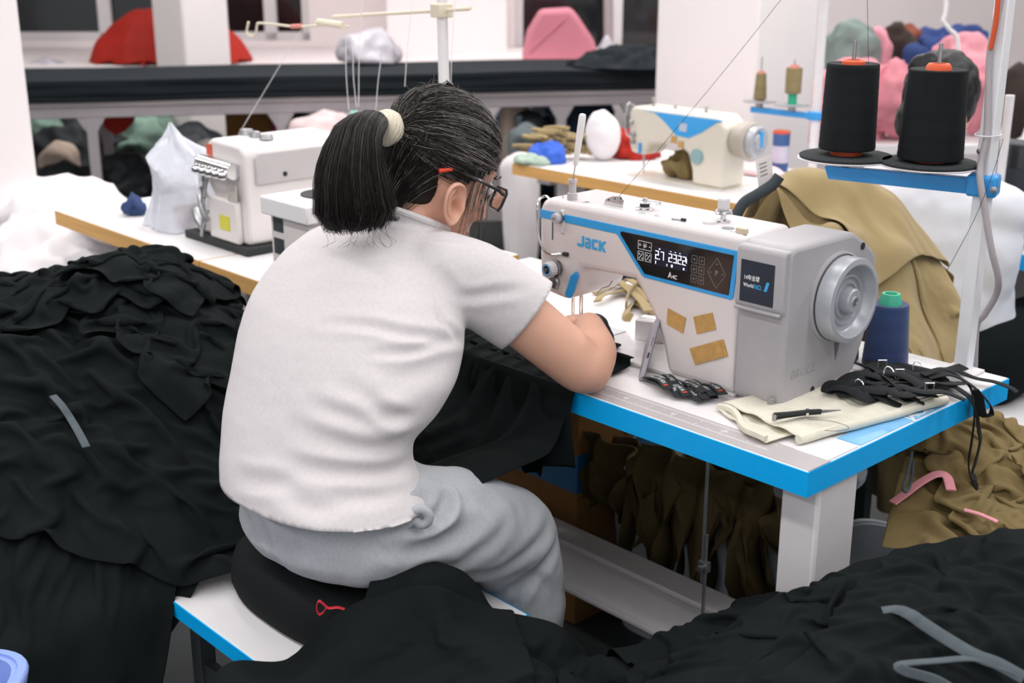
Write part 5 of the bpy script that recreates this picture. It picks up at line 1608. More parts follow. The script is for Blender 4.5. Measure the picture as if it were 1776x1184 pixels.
# woven labels in a loose heap
LAB = mat('black_woven_label', '22262a', 0.85, var=(200, 0.2), bump=(1500, 0.4))
LABW = mat('label_white_weave', 'dfe3e4', 0.8, var=(200, 0.05))
LABR = mat('label_red_weave', 'c8452f', 0.8, var=(200, 0.05))
lrs = random.Random(5)
lab_spots = []
for i in range(18):
    t = i / 17
    lab_spots.append((-0.395 + 0.115 * t + lrs.uniform(-0.008, 0.008), 0.118 + 0.012 * t + lrs.uniform(-0.022, 0.022), lrs.uniform(-0.45, 0.0) - 0.15, (i % 6) * 0.0028))
lab_words = ['nearest the phone', 'lying against the phone foot', 'on the table, beside the phone', 'topmost near the phone', 'in the left half of the heap', 'curled in the left half', 'on top, left of the middle', 'in the middle, low down', 'in the middle with its red end showing', 'in the middle of the heap, topmost', 'half under the middle ones', 'right of the middle, low down', 'right of the middle with the red mark', 'on top of the right half', 'in the right half, tilted', 'nearest the ruler strip', 'second from the right end', 'at the right end of the heap']
for i, (x, y, a, dz) in enumerate(lab_spots):
    t = thing('woven_label', 'black woven label ' + lab_words[i], 'label', (x, y, ZT + dz), 'woven labels on the front table')
    L, Wd = 0.058, 0.0165
    n = 10
    bow = lrs.uniform(0.002, 0.007)
    v, f = [], []
    ca, sa = math.cos(a), math.sin(a)
    def lp(u, w_, up=0.0):
        zz = ZT + dz + 0.0012 + bow * math.sin((u + 0.5) * PI) + up
        uu, ww = u * L, w_ * Wd
        return (x + uu * ca - ww * sa, y + uu * sa + ww * ca, zz)
    for k in range(n + 1):
        v += [lp(k / n - 0.5, -0.5), lp(k / n - 0.5, 0.5)]
    f = [(2 * k, 2 * k + 2, 2 * k + 3, 2 * k + 1) for k in range(n)]
    MB().add(v, f).build('ribbon', LAB, t, solid=0.0009)
    bb = MB()
    u = -0.42
    while u < 0.22:
        st_ = lrs.choice('IOLHV')
        wd = 0.055
        def q(u0, u1, w0, w1):
            bb.add([lp(u0, w0, 0.0008), lp(u1, w0, 0.0008), lp(u1, w1, 0.0008), lp(u0, w1, 0.0008)], [(0, 1, 2, 3)])
        q(u, u + 0.016, -0.22, 0.22)
        if st_ in 'OH': q(u + wd - 0.016, u + wd, -0.22, 0.22)
        if st_ in 'OL': q(u, u + wd, -0.22, -0.14)
        if st_ == 'O': q(u, u + wd, 0.14, 0.22)
        if st_ == 'H': q(u, u + wd, -0.04, 0.04)
        u += 0.085 if st_ != 'I' else 0.05
    bb.build('woven_print', LABW, t, fix=False)
    if i % 4 == 1: MB().add([lp(0.27, -0.25, 0.0008), lp(0.34, -0.25, 0.0008), lp(0.34, 0.25, 0.0008), lp(0.27, 0.25, 0.0008)], [(0, 1, 2, 3)]).build('red_mark', LABR, t, fix=False)
# phone leaning on the pillar
ph = thing('phone', 'grey smartphone leaning on edge against the machine pillar', 'phone', (-0.43, 0.15, ZT))
pe0 = at(1112, 659, z=ZT + 0.002); pe1 = at(1142, 553, Y=0.165)
ux = (pe1 - pe0) / np.linalg.norm(pe1 - pe0); PWD = np.linalg.norm(pe1 - pe0)
ul = np.array([-0.62, 0.78, 0.0]); ul -= ux * ul.dot(ux); ul /= np.linalg.norm(ul); un = np.cross(ux, ul)
Mp = Matrix(((ux[0], ul[0], un[0], pe0[0]), (ux[1], ul[1], un[1], pe0[1]), (ux[2], ul[2], un[2], pe0[2]), (0, 0, 0, 1)))
MB().box(0, PWD, 0, 0.16, -0.0045, 0.0045, Mp).build('case', mat('grey_phone_case', 'a9a5ae', 0.4, var=(30, 0.04)), ph, bevel=0.003, seg=3)
MB().box(0.004, PWD - 0.004, 0.004, 0.156, -0.0052, -0.0044, Mp).build('screen', GLASS_BLK, ph)
MB().box(PWD * 0.36, PWD * 0.45, -0.0006, 0.001, -0.0016, 0.0016, Mp).build('charge_port', DARK, ph)
for k in range(7):
    MB().box(PWD * 0.56 + k * 0.0024, PWD * 0.56 + k * 0.0024 + 0.0013, -0.0005, 0.001, -0.0007, 0.0007, Mp).build('speaker_hole', DARK, ph)
# white carton under the arm
q = at(1118, 578, z=TZ)
bx = thing('small_carton', 'small white carton behind the phone under the machine arm', 'box', (-0.545, 0.30, TZ))
Mc = RZ((-0.555, 0.305, 0), 0.35)
MB().box(-0.030, 0.030, -0.022, 0.022, TZ + 0.0065, TZ + 0.044, Mc).build('carton_body', mat('white_carton', 'e9e6e8', 0.7, var=(30, 0.02)), bx, bevel=0.001)
MB().box(-0.0305, 0.0305, -0.0005, 0.0005, TZ + 0.044, TZ + 0.0447, Mc).build('lid_seam', mat('seam_grey', 'b9b4b6', 0.8, var=(30, 0.02)), bx)
# olive strips behind the arm
strips = [[(1128, 530), (1105, 510), (1085, 495), (1060, 492), (1030, 508)], [(1130, 522), (1100, 498), (1075, 505), (1045, 512), (1036, 522)], [(1125, 540), (1112, 520), (1095, 505), (1080, 492), (1070, 488)],
          [(1134, 545), (1115, 530), (1098, 525), (1085, 545), (1095, 552)], [(1120, 505), (1098, 488), (1085, 486), (1060, 500)], [(1132, 512), (1118, 495), (1108, 492), (1090, 512), (1086, 530)]]
sw = ['reaching furthest left', 'bent towards the needle', 'lying on top', 'nearest the white carton', 'at the back under the arm', 'folded in the middle']
for i, spx in enumerate(strips):
    pts = [at(x, y, z=TZ + 0.006 + 0.005 * (i % 3) + 0.004 * (k % 2)) for k, (x, y) in enumerate(spx)]
    tag(MB().tube(spline(pts, 6), 1.0, 8, flat=(0.020, 0.0045)).build('fabric_strip', OLIVE, smooth=True), 'olive fabric strip ' + sw[i] + ' beside the machine', 'fabric strip', 'olive strips behind the arm')
# cream cloth, folded
CREAMC = mat('cream_twill', 'ddd8c8', 0.92, var=(60, 0.05), bump=(1200, 0.4, 0.0006))
cl = thing('folded_cloth', 'folded cream cloth under the thread snips at the table corner', 'cloth', (-0.12, 0.2, ZT))
def cloth_patch(A, B_, C, D_, z0, amp, seed, nu=34, nv=30, roll=0.0):
    rs_ = np.random.RandomState(seed); k = rs_.uniform(0, 6, 4)
    v, f = [], []
    A, B_, C, D_ = [np.array(p, float) for p in (A, B_, C, D_)]
    for i in range(nu + 1):
        for j in range(nv + 1):
            s_, t_ = i / nu, j / nv
            p = (A * (1 - s_) + B_ * s_) * (1 - t_) + (D_ * (1 - s_) + C * s_) * t_
            ed = min(s_, 1 - s_, t_, 1 - t_)
            z = z0 + amp * (0.5 + 0.5 * math.sin(7 * s_ + k[0] + 2 * t_)) * (0.5 + 0.5 * math.sin(5 * t_ + k[1])) + 0.002 * math.sin(19 * s_ + 9 * t_ + k[2])
            v.append((p[0], p[1], max(z, z0 - 0.001)))
    for i in range(nu):
        for j in range(nv):
            a = i * (nv + 1) + j
            f.append((a, a + nv + 1, a + nv + 2, a + 1))
    return MB().add(v, f)
cloth_patch((-0.245, 0.098), (-0.100, 0.036), (-0.050, 0.300), (-0.158, 0.32), ZT + 0.004, 0.004, 1).build('under_layer', CREAMC, cl, smooth=True, solid=0.0018)
cloth_patch((-0.238, 0.106), (-0.062, 0.074), (-0.006, 0.392), (-0.155, 0.400), ZT + 0.013, 0.005, 4).build('upper_layer', CREAMC, cl, smooth=True, solid=0.0018)
fe = [(-0.068 + 0.062 * t, 0.072 + 0.32 * t, ZT + 0.0085 + 0.001 * math.sin(9 * t)) for t in np.linspace(0, 1, 14)]
MB().tube(fe, [0.0075 + 0.0006 * math.sin(i * 1.7) for i in range(14)], 12).build('rolled_fold', CREAMC, cl, smooth=True)
fe = [(-0.240 + 0.136 * t, 0.100 - 0.060 * t + 0.010 * math.sin(t * PI * 2), ZT + 0.0075 + 0.003 * math.sin(t * 9)) for t in np.linspace(0, 1, 14)]
MB().tube(fe, 1.0, 8, flat=(0.011, 0.010)).build('front_fold', CREAMC, cl, smooth=True)
# thread snips
sn = thing('thread_snips', 'black thread snips lying on the cream cloth', 'snips', (-0.12, 0.17, ZT + 0.02))
zs = ZT + 0.0235
a0, a1_ = at(1343, 724, z=zs), at(1400, 717, z=zs); tipq = at(1458, 711, z=zs)
for s in (-1, 1):
    off = np.array([0, 0, 0.0035 * s + 0.002])
    sidev = np.cross(tipq - a0, [0, 0, 1.0]); sidev /= np.linalg.norm(sidev)
    MB().tube([a0 + off, a0 * 0.6 + a1_ * 0.4 + off + sidev * 0.003 * s, a1_ + off + sidev * 0.004 * s, a1_ * 0.6 + tipq * 0.4 + off * 0.5], 1.0, 8, flat=(0.007, 0.0045)).build('arm', DARK, sn, smooth=True)
    MB().tube([a1_ * 0.65 + tipq * 0.35 + off * 0.5, tipq], [1.0, 0.25], 8, flat=(0.006, 0.0016)).build('blade', STEEL, sn, smooth=True)
MB().lathe([(0.0035, zs - 0.005), (0.0035, zs + 0.006)], (a0[0], a0[1], 0), 'Z', 14).build('pivot', STEEL, sn, smooth=True)
MB().lathe([(0.003, zs - 0.004), (0.003, zs + 0.0075)], (a1_[0], a1_[1], 0), 'Z', 12).build('rivet', CHROME, sn, smooth=True)
pts = [at(x, y, z=ZT + 0.021) for x, y in ((1400, 727), (1440, 730), (1468, 738), (1470, 744), (1450, 747), (1430, 746))]
tag(MB().tube(spline(pts, 6), 0.0004, 5).build('loose_thread', DARK), 'loose dark thread curling on the cream cloth beside the snips', 'thread')
# bra-strap style black straps with metal rings
STRAP = mat('black_elastic_strap', '14171a', 0.85, var=(60, 0.15), bump=(900, 0.4))
RINGM = mat('bright_ring', 'e3e3e6', 0.2, metal=0.8, var=(40, 0.03))
strap_px = [
    ([(1452, 690), (1475, 660), (1510, 640), (1545, 650), (1580, 660), (1640, 655)], 0.010, 'lying across the middle of the strap heap', (1480, 662)),
    ([(1440, 660), (1480, 640), (1520, 630), (1560, 640), (1600, 655), (1660, 668)], 0.016, 'at the back of the strap heap', (1530, 632)),
    ([(1600, 690), (1560, 680), (1520, 665), (1480, 670), (1455, 695)], 0.014, 'in front, ending beside the cream cloth', (1488, 668)),
    ([(1565, 706), (1530, 690), (1500, 678), (1470, 668), (1450, 650)], 0.022, 'with cut end pointing at the camera', None),
    ([(1600, 698), (1575, 685), (1545, 660), (1515, 640), (1490, 632)], 0.026, 'on top, running back to the navy cones', (1560, 648)),
    ([(1480, 700), (1510, 685), (1560, 690), (1610, 680), (1650, 665)], 0.008, 'lowest in the heap, on the white tabletop', None),
    ([(1470, 640), (1510, 626), (1550, 632), (1590, 640), (1625, 648)], 0.010, 'furthest back, below the navy cone', (1590, 636)),
    ([(1620, 690), (1610, 670), (1600, 655), (1570, 650), (1540, 668)], 0.020, 'looped at the right of the heap', (1612, 672)),
    ([(1446, 676), (1470, 654), (1500, 648), (1540, 660), (1585, 680)], 0.030, 'arched highest over the heap, left side', None),
    ([(1500, 655), (1530, 645), (1570, 652), (1600, 672), (1606, 690)], 0.034, 'arched highest over the heap, right side', (1540, 646)),
    ([(1478, 690), (1500, 668), (1540, 672), (1580, 694), (1590, 702)], 0.018, 'with frayed end on the cream cloth', None),
    ([(1440, 668), (1462, 672), (1490, 684), (1530, 688), (1565, 690)], 0.016, 'tucked under the motor cover corner', None),
]
for i, (spx, hgt, txt, rg) in enumerate(strap_px):
    pts = []
    for k, (x, y) in enumerate(spx):
        w_ = at(x, y, z=ZT + 0.004 + hgt * math.sin(PI * (k + 0.7) / len(spx)))
        if -0.275 < w_[0] < -0.155 and w_[1] < 0.425: w_[0] = -0.150
        pts.append(w_)
    t = thing('strap', 'black strap ' + txt, 'strap', tuple(pts[0]), 'black straps heaped on the front table')
    MB().tube(spline(pts, 7), 1.0, 8, flat=(0.021, 0.004)).build('webbing', STRAP, t, smooth=True)
    if rg:
        c = at(rg[0], rg[1], z=ZT + hgt + 0.012)
        if i % 3 == 1:
            MB().tube([c + RT * dx + np.array([0, 0, dz]) for dx, dz in ((-0.007, -0.008), (0.007, -0.008), (0.007, 0.008), (-0.007, 0.008))], 0.0011, 6, closed=True).build('slide_buckle', RINGM, t, smooth=True)
        else:
            MB().tube([c + RT * 0.008 * math.cos(a) + np.array([0, 0, 0.009 * math.sin(a)]) - FH * 0.004 * math.cos(2 * a) for a in np.linspace(0.2, 3.6, 12)], 0.0011, 6).build('ring', RINGM, t, smooth=True)
srs = random.Random(12)
for i in range(12):
    cx_, cy_ = 1482 + 40 * (i % 4) + srs.uniform(-10, 10), 648 + 16 * (i // 4) + srs.uniform(-4, 4)
    pos_ = ('at the back', 'in the middle row', 'at the front')[i // 4] + ' of the strap heap, ' + ('left end', 'left of centre', 'right of centre', 'right end')[i % 4]
    an_ = srs.uniform(-0.3, 0.6); L_ = srs.uniform(45, 80)
    pts = []
    for k in range(5):
        u_ = (k - 2) / 2 * L_
        w_ = at(cx_ + u_ * math.cos(an_), cy_ + u_ * math.sin(an_) * 0.6 + 5 * math.sin(k * 2 + i), z=ZT + 0.006 + 0.016 * math.sin(PI * (k + 0.5) / 5) + 0.0012 * i)
        if -0.285 < w_[0] < -0.150 and w_[1] < 0.430: w_[0] = -0.145
        if w_[1] > 0.45 and w_[0] < -0.13: w_[1] = 0.45
        pts.append(w_)
    tag(MB().tube(spline(pts, 6), 1.0, 8, flat=(0.022, 0.004)).build('strap', STRAP, smooth=True), 'black tangled strap ' + pos_, 'strap', 'black straps heaped on the front table')
hang = [
    ([(1600, 650), (1640, 640), (1680, 668), (1692, 700), (1697, 740), (1700, 765), (1692, 800), (1686, 824), (1695, 846)], 'hanging furthest down over the right table edge', [0.030, 0.034, 0.012]),
    ([(1620, 665), (1650, 668), (1682, 690), (1690, 715), (1686, 760), (1680, 800), (1683, 824), (1692, 828)], 'hanging straight down beside the longest one', [0.020, 0.024, 0.008]),
    ([(1610, 655), (1650, 650), (1690, 672), (1716, 700), (1720, 716), (1712, 722), (1703, 716), (1698, 690), (1690, 676)], 'looping over the table edge', [0.026, 0.030, 0.012]),
    ([(1610, 645), (1650, 640), (1690, 655), (1725, 662), (1752, 672), (1764, 680)], 'stretched along the back towards the table corner', [0.016, 0.016, 0.012, 0.010, 0.009]),
]
for i, (spx, txt, zs_) in enumerate(hang):
    pts = []
    for k, (x, y) in enumerate(spx):
        if k < len(zs_): pts.append(at(x, y, z=ZT + zs_[k]))
        else:
            pts.append(at(x, y, X=0.012 + 0.004 * i if i < 3 else 0.02) if i < 3 else at(x, y, z=ZT + 0.004))
    tag(MB().tube(spline(pts, 7), 1.0, 8, flat=(0.015, 0.003)).build('strap', STRAP, smooth=True), 'black strap ' + txt, 'strap', 'black straps heaped on the front table')
# work piece: black sleeve under the hand, with a rolled cuff
pts = [at(x, y, z=TZ + 0.024) for x, y in ((1006, 566), (1020, 560), (1034, 560), (1044, 572), (1047, 592), (1040, 614))]
sp = spline(pts, 6)
b = MB(); b.tube(sp, [0.010 + 0.009 * min(1, i / 12) for i in range(len(sp))], 14)
wv = fuse(b, 0.004, 3)
co, e = mesh_arrays(wv); nr = vnormals(wv)
set_co(wv, co + nr * (noise3(co, 40, 4) * 0.007)[:, None])
ws = thing('black_sleeve', 'black sleeve with rolled cuff under the seamstress hand', 'garment', (-0.6, 0.15, TZ))
place(wv, 'sleeve_roll', BLACKC, ws)
b = cloth_patch((-0.80, 0.03), (-0.52, 0.03), (-0.56, 0.22), (-0.78, 0.26), TZ + 0.009, 0.006, 8)
b.build('sleeve_panel', BLACKC, ws, smooth=True, solid=0.003)
# thread from the cones to the machine
def thread(label, pts, m=DARK, r=0.0005, name='sewing_thread', grp_='threads'):
    return tag(MB().tube(spline(pts, 4), r, 4).build(name, m), label, 'thread', grp_)
thread('dark thread slanting across the broad column to the machine head', [at(1070, 345, Y=0.24), at(1140, 262, Y=0.32), at(1260, 118, Y=0.42), at(1370, -20, Y=0.5)])
thread('dark thread falling from the stand past the olive heap', [at(1642, 470, Y=0.5), at(1690, 380, Y=0.52), at(1722, 300, Y=0.54), at(1740, 240, Y=0.56)])
thread('dark thread rising straight above the left black cone', [at(1508, 200, Y=0.50), at(1506, 100, Y=0.50), at(1504, -20, Y=0.50)])

# ------------------------------------------------------------------ below the front table
rd = thing('pedal_rod', 'thin metal pedal rod hanging below the front table', 'rod', (-0.32, 0.3, 0.05))
r0, r1 = at(1228, 800, Y=0.26), at(1196, 1060, Y=0.26)
r1 = np.array([r0[0], r0[1], 0.06]); 
MB().tube([(r0[0], r0[1], TZ - 0.041), (r0[0], r0[1], 0.36)], 0.0035, 8).build('upper_rod', STEEL, rd, smooth=True)
MB().tube([(r0[0] + 0.006, r0[1], 0.46), (r0[0] + 0.006, r0[1], 0.06)], 0.0035, 8).build('lower_rod', STEEL, rd, smooth=True)
MB().box(r0[0] - 0.008, r0[0] + 0.014, r0[1] - 0.007, r0[1] + 0.007, 0.385, 0.405).build('clamp', STEEL, rd, bevel=0.002)
MB().lathe([(0.006, r0[1] - 0.018), (0.006, r0[1] - 0.007)], (r0[0] + 0.004, 0, 0.395), 'Y', 10).build('clamp_screw', STEEL, rd, smooth=True)
pd = thing('foot_pedal', 'dark foot pedal on the floor under the front table', 'pedal', (-0.45, 0.22, 0))
MB().box(-0.66, -0.28, 0.10, 0.32, 0.045, 0.062).build('plate', DARK, pd, bevel=0.004)
MB().box(-0.60, -0.34, 0.20, 0.23, 0.0, 0.045).build('axle', SLATE, pd, bevel=0.003)
TUB = mat('white_plastic_tub', 'cfd6dd', 0.45, var=(8, 0.04))
def tub(label, cx, cy, w, d, h, a, m=TUB, name='plastic_tub', cat='tub', z0=0.0, group=None, wall=0.006, slope=0.86):
    t = thing(name, label, cat, (cx, cy, z0), group)
    M = RZ((cx, cy, 0), a)
    n = 40
    def rr(k, z, e=5.0):
        return [np.array(M @ Vector(p)) for p in [tuple(q) for q in ring((0, 0, z), (w / 2 * k, 0, 0), (0, d / 2 * k, 0), n, e)]]
    rings = [rr(slope, z0), rr(1.0, z0 + h), rr(1.06, z0 + h), rr(1.06, z0 + h - 0.02), rr(1.035, z0 + h - 0.02), rr(1.035, z0 + h - 0.004), rr(1.0 - 2 * wall / w, z0 + h - 0.004), rr(slope - 2 * wall / w, z0 + wall)]
    b = MB(); loft(b, rings)
    b.build('shell', m, t, smooth=True)
    MB().tube([tuple(p) for p in rr(1.045, z0 + h - 0.006)], 0.006, 8, closed=True).build('rim', m, t, smooth=True)
    return t
tub('white plastic tub under the front table', -0.62, 0.66, 0.50, 0.34, 0.42, 0.15)
tub('pale plastic tub beside the white one under the table', -0.13, 0.52, 0.30, 0.30, 0.40, 0.1)
cb = thing('cardboard_box', 'brown cardboard box with blue tape band below the table', 'box', (-1.0, 0.55, 0))
MB().box(-1.15, -0.86, 0.42, 0.74, 0.0, 0.62).build('carton', CARD2, cb, bevel=0.003)
MB().box(-1.151, -0.859, 0.419, 0.741, 0.33, 0.42).build('blue_tape', mat('blue_packing_tape', '2a6f9e', 0.4, var=(20, 0.05)), cb)
MB().box(-1.152, -0.858, 0.575, 0.585, 0.0, 0.621).build('flap_seam', mat('seam_brown', '7d5a30', 0.9, var=(20, 0.05)), cb)
# olive offcuts hanging in the space under the table
OLIVE_SHADED = mat('shaded_olive_jersey', '5a4e33', 0.95, var=(5, 0.1), bump=(1400, 0.35, 0.0006), spec=0.2)  # darker copy of the olive jersey, under-table shade put into its colour
def rag(label, top, w, h, jag, seed, m=OLIVE_SHADED, name='olive_offcut', cat='offcut', group='olive offcuts hanging under the table', ang=0.0):
    rs_ = np.random.RandomState(seed); k = rs_.uniform(0, 6, 5)
    nu, nv = 26, 22
    v, f = [], []
    M = RZ((top[0], top[1], 0), ang)
    low = [h * (0.30 + 0.70 * abs(math.sin(jag * (i / nu) * PI + k[3])) ** 1.3) for i in range(nu + 1)]
    for i in range(nu + 1):
        for j in range(nv + 1):
            s_, t_ = i / nu - 0.5, j / nv
            x = s_ * w * (1 - 0.25 * t_) + 0.012 * math.sin(9 * t_ + k[0])
            y = 0.030 * math.sin(s_ * 16 + k[1] + 2 * t_) * (0.4 + t_) + 0.014 * math.sin(s_ * 37 + k[2]) * t_
            v.append(tuple(M @ Vector((x, y, top[2] - low[i] * t_))))
    for i in range(nu):
        for j in range(nv):
            a = i * (nv + 1) + j
            f.append((a, a + nv + 1, a + nv + 2, a + 1))
    o = MB().add(v, f).build(name, m, smooth=True, solid=0.002)
    o.data.polygons.foreach_set('use_smooth', [True] * len(o.data.polygons))
    return tag(o, label, cat, group)
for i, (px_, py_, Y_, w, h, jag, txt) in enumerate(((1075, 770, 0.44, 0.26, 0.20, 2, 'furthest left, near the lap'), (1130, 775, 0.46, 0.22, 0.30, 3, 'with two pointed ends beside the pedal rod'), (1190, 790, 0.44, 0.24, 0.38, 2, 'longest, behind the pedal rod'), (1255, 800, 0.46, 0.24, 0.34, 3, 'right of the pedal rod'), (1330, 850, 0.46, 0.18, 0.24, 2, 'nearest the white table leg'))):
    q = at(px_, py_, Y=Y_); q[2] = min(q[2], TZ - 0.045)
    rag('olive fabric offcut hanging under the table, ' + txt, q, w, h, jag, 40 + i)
# ------------------------------------------------------------------ olive heaps beyond the table
grpo = 'olive garments in the tall heap behind the front table'
GE = Ground(-1.15, 0.45, 0.615, 1.75, hmap([(1275, 370, 2.46), (1330, 320, 2.53), (1400, 300, 2.58), (1470, 300, 2.62), (1530, 330, 2.62), (1580, 390, 2.60), (1610, 450, 2.58), (1620, 520, 2.55), (1600, 610, 2.5), (1540, 420, 2.48), (1450, 380, 2.43), (1560, 540, 2.42), (1500, 520, 2.36), (1400, 420, 2.36), (1330, 400, 2.38), (1560, 620, 2.36)], wide=0.04, drop_=5.0)).smooth(4)
def olive_sheet(G, label, n, m, w, h, c, ang, seed, grp_, name='olive_garment', mt=OLIVE, **kw):
    P = drop(G, n, m, w, h, c, ang, seed=seed, **kw)
    o = tag(sheet(P, name, mt), label, 'garment', grp_)
    G.raise_to(P)
    return o, P
o, P = olive_sheet(GE, 'olive garment lowest in the tall heap, crumpled towards the navy cone', 64, 64, 0.80, 0.80, (-0.55, 0.96), 0.3, 51, grpo, squeeze=0.72, wav=0.05, hold=0.2, grid=9)
o, P = olive_sheet(GE, 'olive garment on the left flank of the tall heap', 58, 58, 0.66, 0.66, (-0.68, 0.95), 0.9, 52, grpo, squeeze=0.80, wav=0.04, hold=0.2, grid=9)
stitch(P, 3, 'u', 'seam', OLIVE, o)
o, P = olive_sheet(GE, 'olive garment with long hem across the middle of the tall heap', 60, 60, 0.52, 0.55, (-0.53, 0.90), -0.35, 53, grpo, squeeze=0.80, wav=0.04, hold=0.2, grid=9)
stitch(P, 3, 'v', 'seam', OLIVE, o)
o, P = olive_sheet(GE, 'olive garment laid smooth over the top of the tall heap', 56, 56, 0.50, 0.46, (-0.57, 1.00), 0.5, 54, grpo, squeeze=0.80, wav=0.04, hold=0.2, grid=9)
stitch(P, 26, 'u', 'seam', OLIVE, o)
o, P = olive_sheet(GE, 'small olive garment with curled flap on the right of the heap top', 44, 44, 0.34, 0.30, (-0.44, 1.05), 0.8, 55, grpo, squeeze=0.74, wav=0.04, hold=0.2, grid=9)
o, P = olive_sheet(GE, 'crumpled olive garment between the navy cone and the white post', 56, 56, 0.44, 0.40, (-0.33, 0.80), 0.6, 56, grpo, squeeze=0.62, wav=0.05, hold=0.3, grid=8)
o, P = olive_sheet(GE, 'olive garment with free edge behind the motor cover', 50, 50, 0.40, 0.36, (-0.50, 0.84), 0.1, 57, grpo, squeeze=0.86, wav=0.02, hold=0.2, grid=9)
# care tag and dark strap at the left of the olive heap
q = at(1325, 300, D=2.45)
ct = thing('paper_tag', 'white printed care tag on the left side of the olive heap', 'tag', tuple(q))
tp = [at(x, y, D=2.43) for x, y in ((1310, 278), (1338, 268), (1342, 318), (1316, 330))]
MB().add([tuple(p) for p in tp], [(0, 1, 2, 3)]).build('tag_sheet', mat('white_paper', 'e6e0dd', 0.8, var=(60, 0.03)), ct, solid=0.001)
for k in range(4):
    a_, b_ = tp[0] * (0.82 - 0.13 * k) + tp[3] * (0.18 + 0.13 * k), tp[1] * (0.82 - 0.13 * k) + tp[2] * (0.18 + 0.13 * k)
    MB().tube([a_ * 0.8 + b_ * 0.2 - FH * 0.001, a_ * 0.35 + b_ * 0.65 - FH * 0.001], 0.0012, 4).build('printed_line', mat('faint_print', '8d8888', 0.8, var=(60, 0.02)), ct)
tag(MB().tube(spline([at(x, y, D=2.42) for x, y in ((1276, 375), (1290, 352), (1312, 338), (1340, 320), (1352, 305))], 6), 0.011, 10).build('dark_strap', mat('dark_webbing', '3c4448', 0.85, var=(40, 0.1)), smooth=True), 'dark rolled strap at the left foot of the olive heap', 'strap')
# low olive heap at the right, with pink binding
grpl = 'olive garments in the low heap under the table end'
GF = Ground(-0.45, 0.85, 0.32, 1.35, hmap([(1520, 900, 1.95), (1530, 830, 2.0), (1580, 800, 2.05), (1650, 770, 2.12), (1720, 735, 2.2), (1776, 790, 2.15), (1700, 860, 2.0), (1620, 900, 1.92), (1560, 940, 1.88), (1750, 900, 1.95), (1850, 850, 2.05), (1680, 940, 1.86), (1850, 950, 1.9)], wide=0.10, drop_=2.4)).smooth(4)
GF.Z = np.minimum(GF.Z, 0.66)
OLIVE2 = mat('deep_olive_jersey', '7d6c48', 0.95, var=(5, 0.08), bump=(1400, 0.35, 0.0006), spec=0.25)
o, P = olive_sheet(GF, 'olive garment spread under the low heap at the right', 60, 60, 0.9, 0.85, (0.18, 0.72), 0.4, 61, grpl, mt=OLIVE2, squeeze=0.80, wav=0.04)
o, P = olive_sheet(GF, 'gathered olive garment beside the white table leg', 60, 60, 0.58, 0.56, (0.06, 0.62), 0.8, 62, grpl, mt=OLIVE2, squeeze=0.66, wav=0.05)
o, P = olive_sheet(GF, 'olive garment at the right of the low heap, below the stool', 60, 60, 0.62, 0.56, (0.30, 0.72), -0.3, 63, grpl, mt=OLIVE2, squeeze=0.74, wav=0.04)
PINKB = mat('pink_binding', 'e79aa4', 0.9, var=(30, 0.05), bump=(700, 0.3))
def ribbon_on(G, pix, z0, label, w, m, name, lift=0.008, cat='binding'):
    pts = []
    for px_, py_ in pix:
        pts.append(on_ground(G, px_, py_, lift))
    return tag(MB().tube(spline(pts, 6), 1.0, 8, flat=(w, 0.004)).build(name, m, smooth=True), label, cat)
ribbon_on(GF, [(1548, 872), (1570, 856), (1600, 834), (1625, 822), (1642, 826), (1650, 850)], 0.5, 'pink binding strip arched over the low olive heap', 0.018, PINKB, 'pink_binding')
ribbon_on(GF, [(1672, 884), (1695, 890), (1715, 898), (1730, 905)], 0.48, 'short pink binding strip at the right of the low olive heap', 0.010, PINKB, 'pink_binding')
tag(MB().tube(spline([at(x, y, X=-0.02) for x, y in ((1582, 782), (1574, 820), (1566, 845), (1572, 852), (1580, 835), (1584, 800))], 6), 0.0028, 8).build('grey_cord', TIEG, smooth=True), 'grey cord loop hanging below the right table edge', 'cord')

# ------------------------------------------------------------------ second seamstress behind the olive heap
W2 = thing('person', 'woman with black hair bun and pale shirt sitting behind the olive heap', 'person', (-0.42, 1.26, 0.5))
H2 = at(1632, 180, D=3.02)
f2 = np.array([0.10, 0.93, -0.36]); f2 /= np.linalg.norm(f2)
r2 = np.cross(f2, [0, 0, 1.0]); r2 /= np.linalg.norm(r2); u2 = np.cross(r2, f2)
def h2(r, f, u): return H2 + r2 * r + f2 * f + u2 * u
b = MB()
b.ball((0, 0, 0), (0.072, 0.092, 0.098), 22, 14, M=Matrix(((r2[0], f2[0], u2[0], H2[0]), (r2[1], f2[1], u2[1], H2[1]), (r2[2], f2[2], u2[2], H2[2]), (0, 0, 0, 1))))
loft(b, [ring(h2(0, 0.02, -0.125), r2 * 0.032, f2 * 0.04), ring(h2(0, 0.02, -0.09), r2 * 0.052, f2 * 0.062), ring(h2(0, 0.008, -0.04), r2 * 0.066, f2 * 0.08)])
b.ball(tuple(h2(0, 0.096, -0.05)), 0.014)
SHP = at(1632, 330, D=3.0); HP = at(1655, 575, D=2.93)
limb(b, [h2(0, -0.03, -0.05), SHP + np.array([-0.02, -0.03, 0.04])], [0.050, 0.050])
limb(b, [SHP + np.array([0, 0, -0.06]), (SHP + HP) / 2 + np.array([0, -0.01, 0]), HP], [0.075, 0.10, 0.11])
EL2 = at(1706, 518, D=2.86); SR2 = SHP + np.array([0.15, 0.0, -0.03]); WR2 = EL2 + np.array([-0.16, 0.20, 0.02])
limb(b, [SR2, (SR2 + EL2) / 2, EL2], [0.048, 0.045, 0.040]); limb(b, [EL2, WR2], [0.040, 0.027])
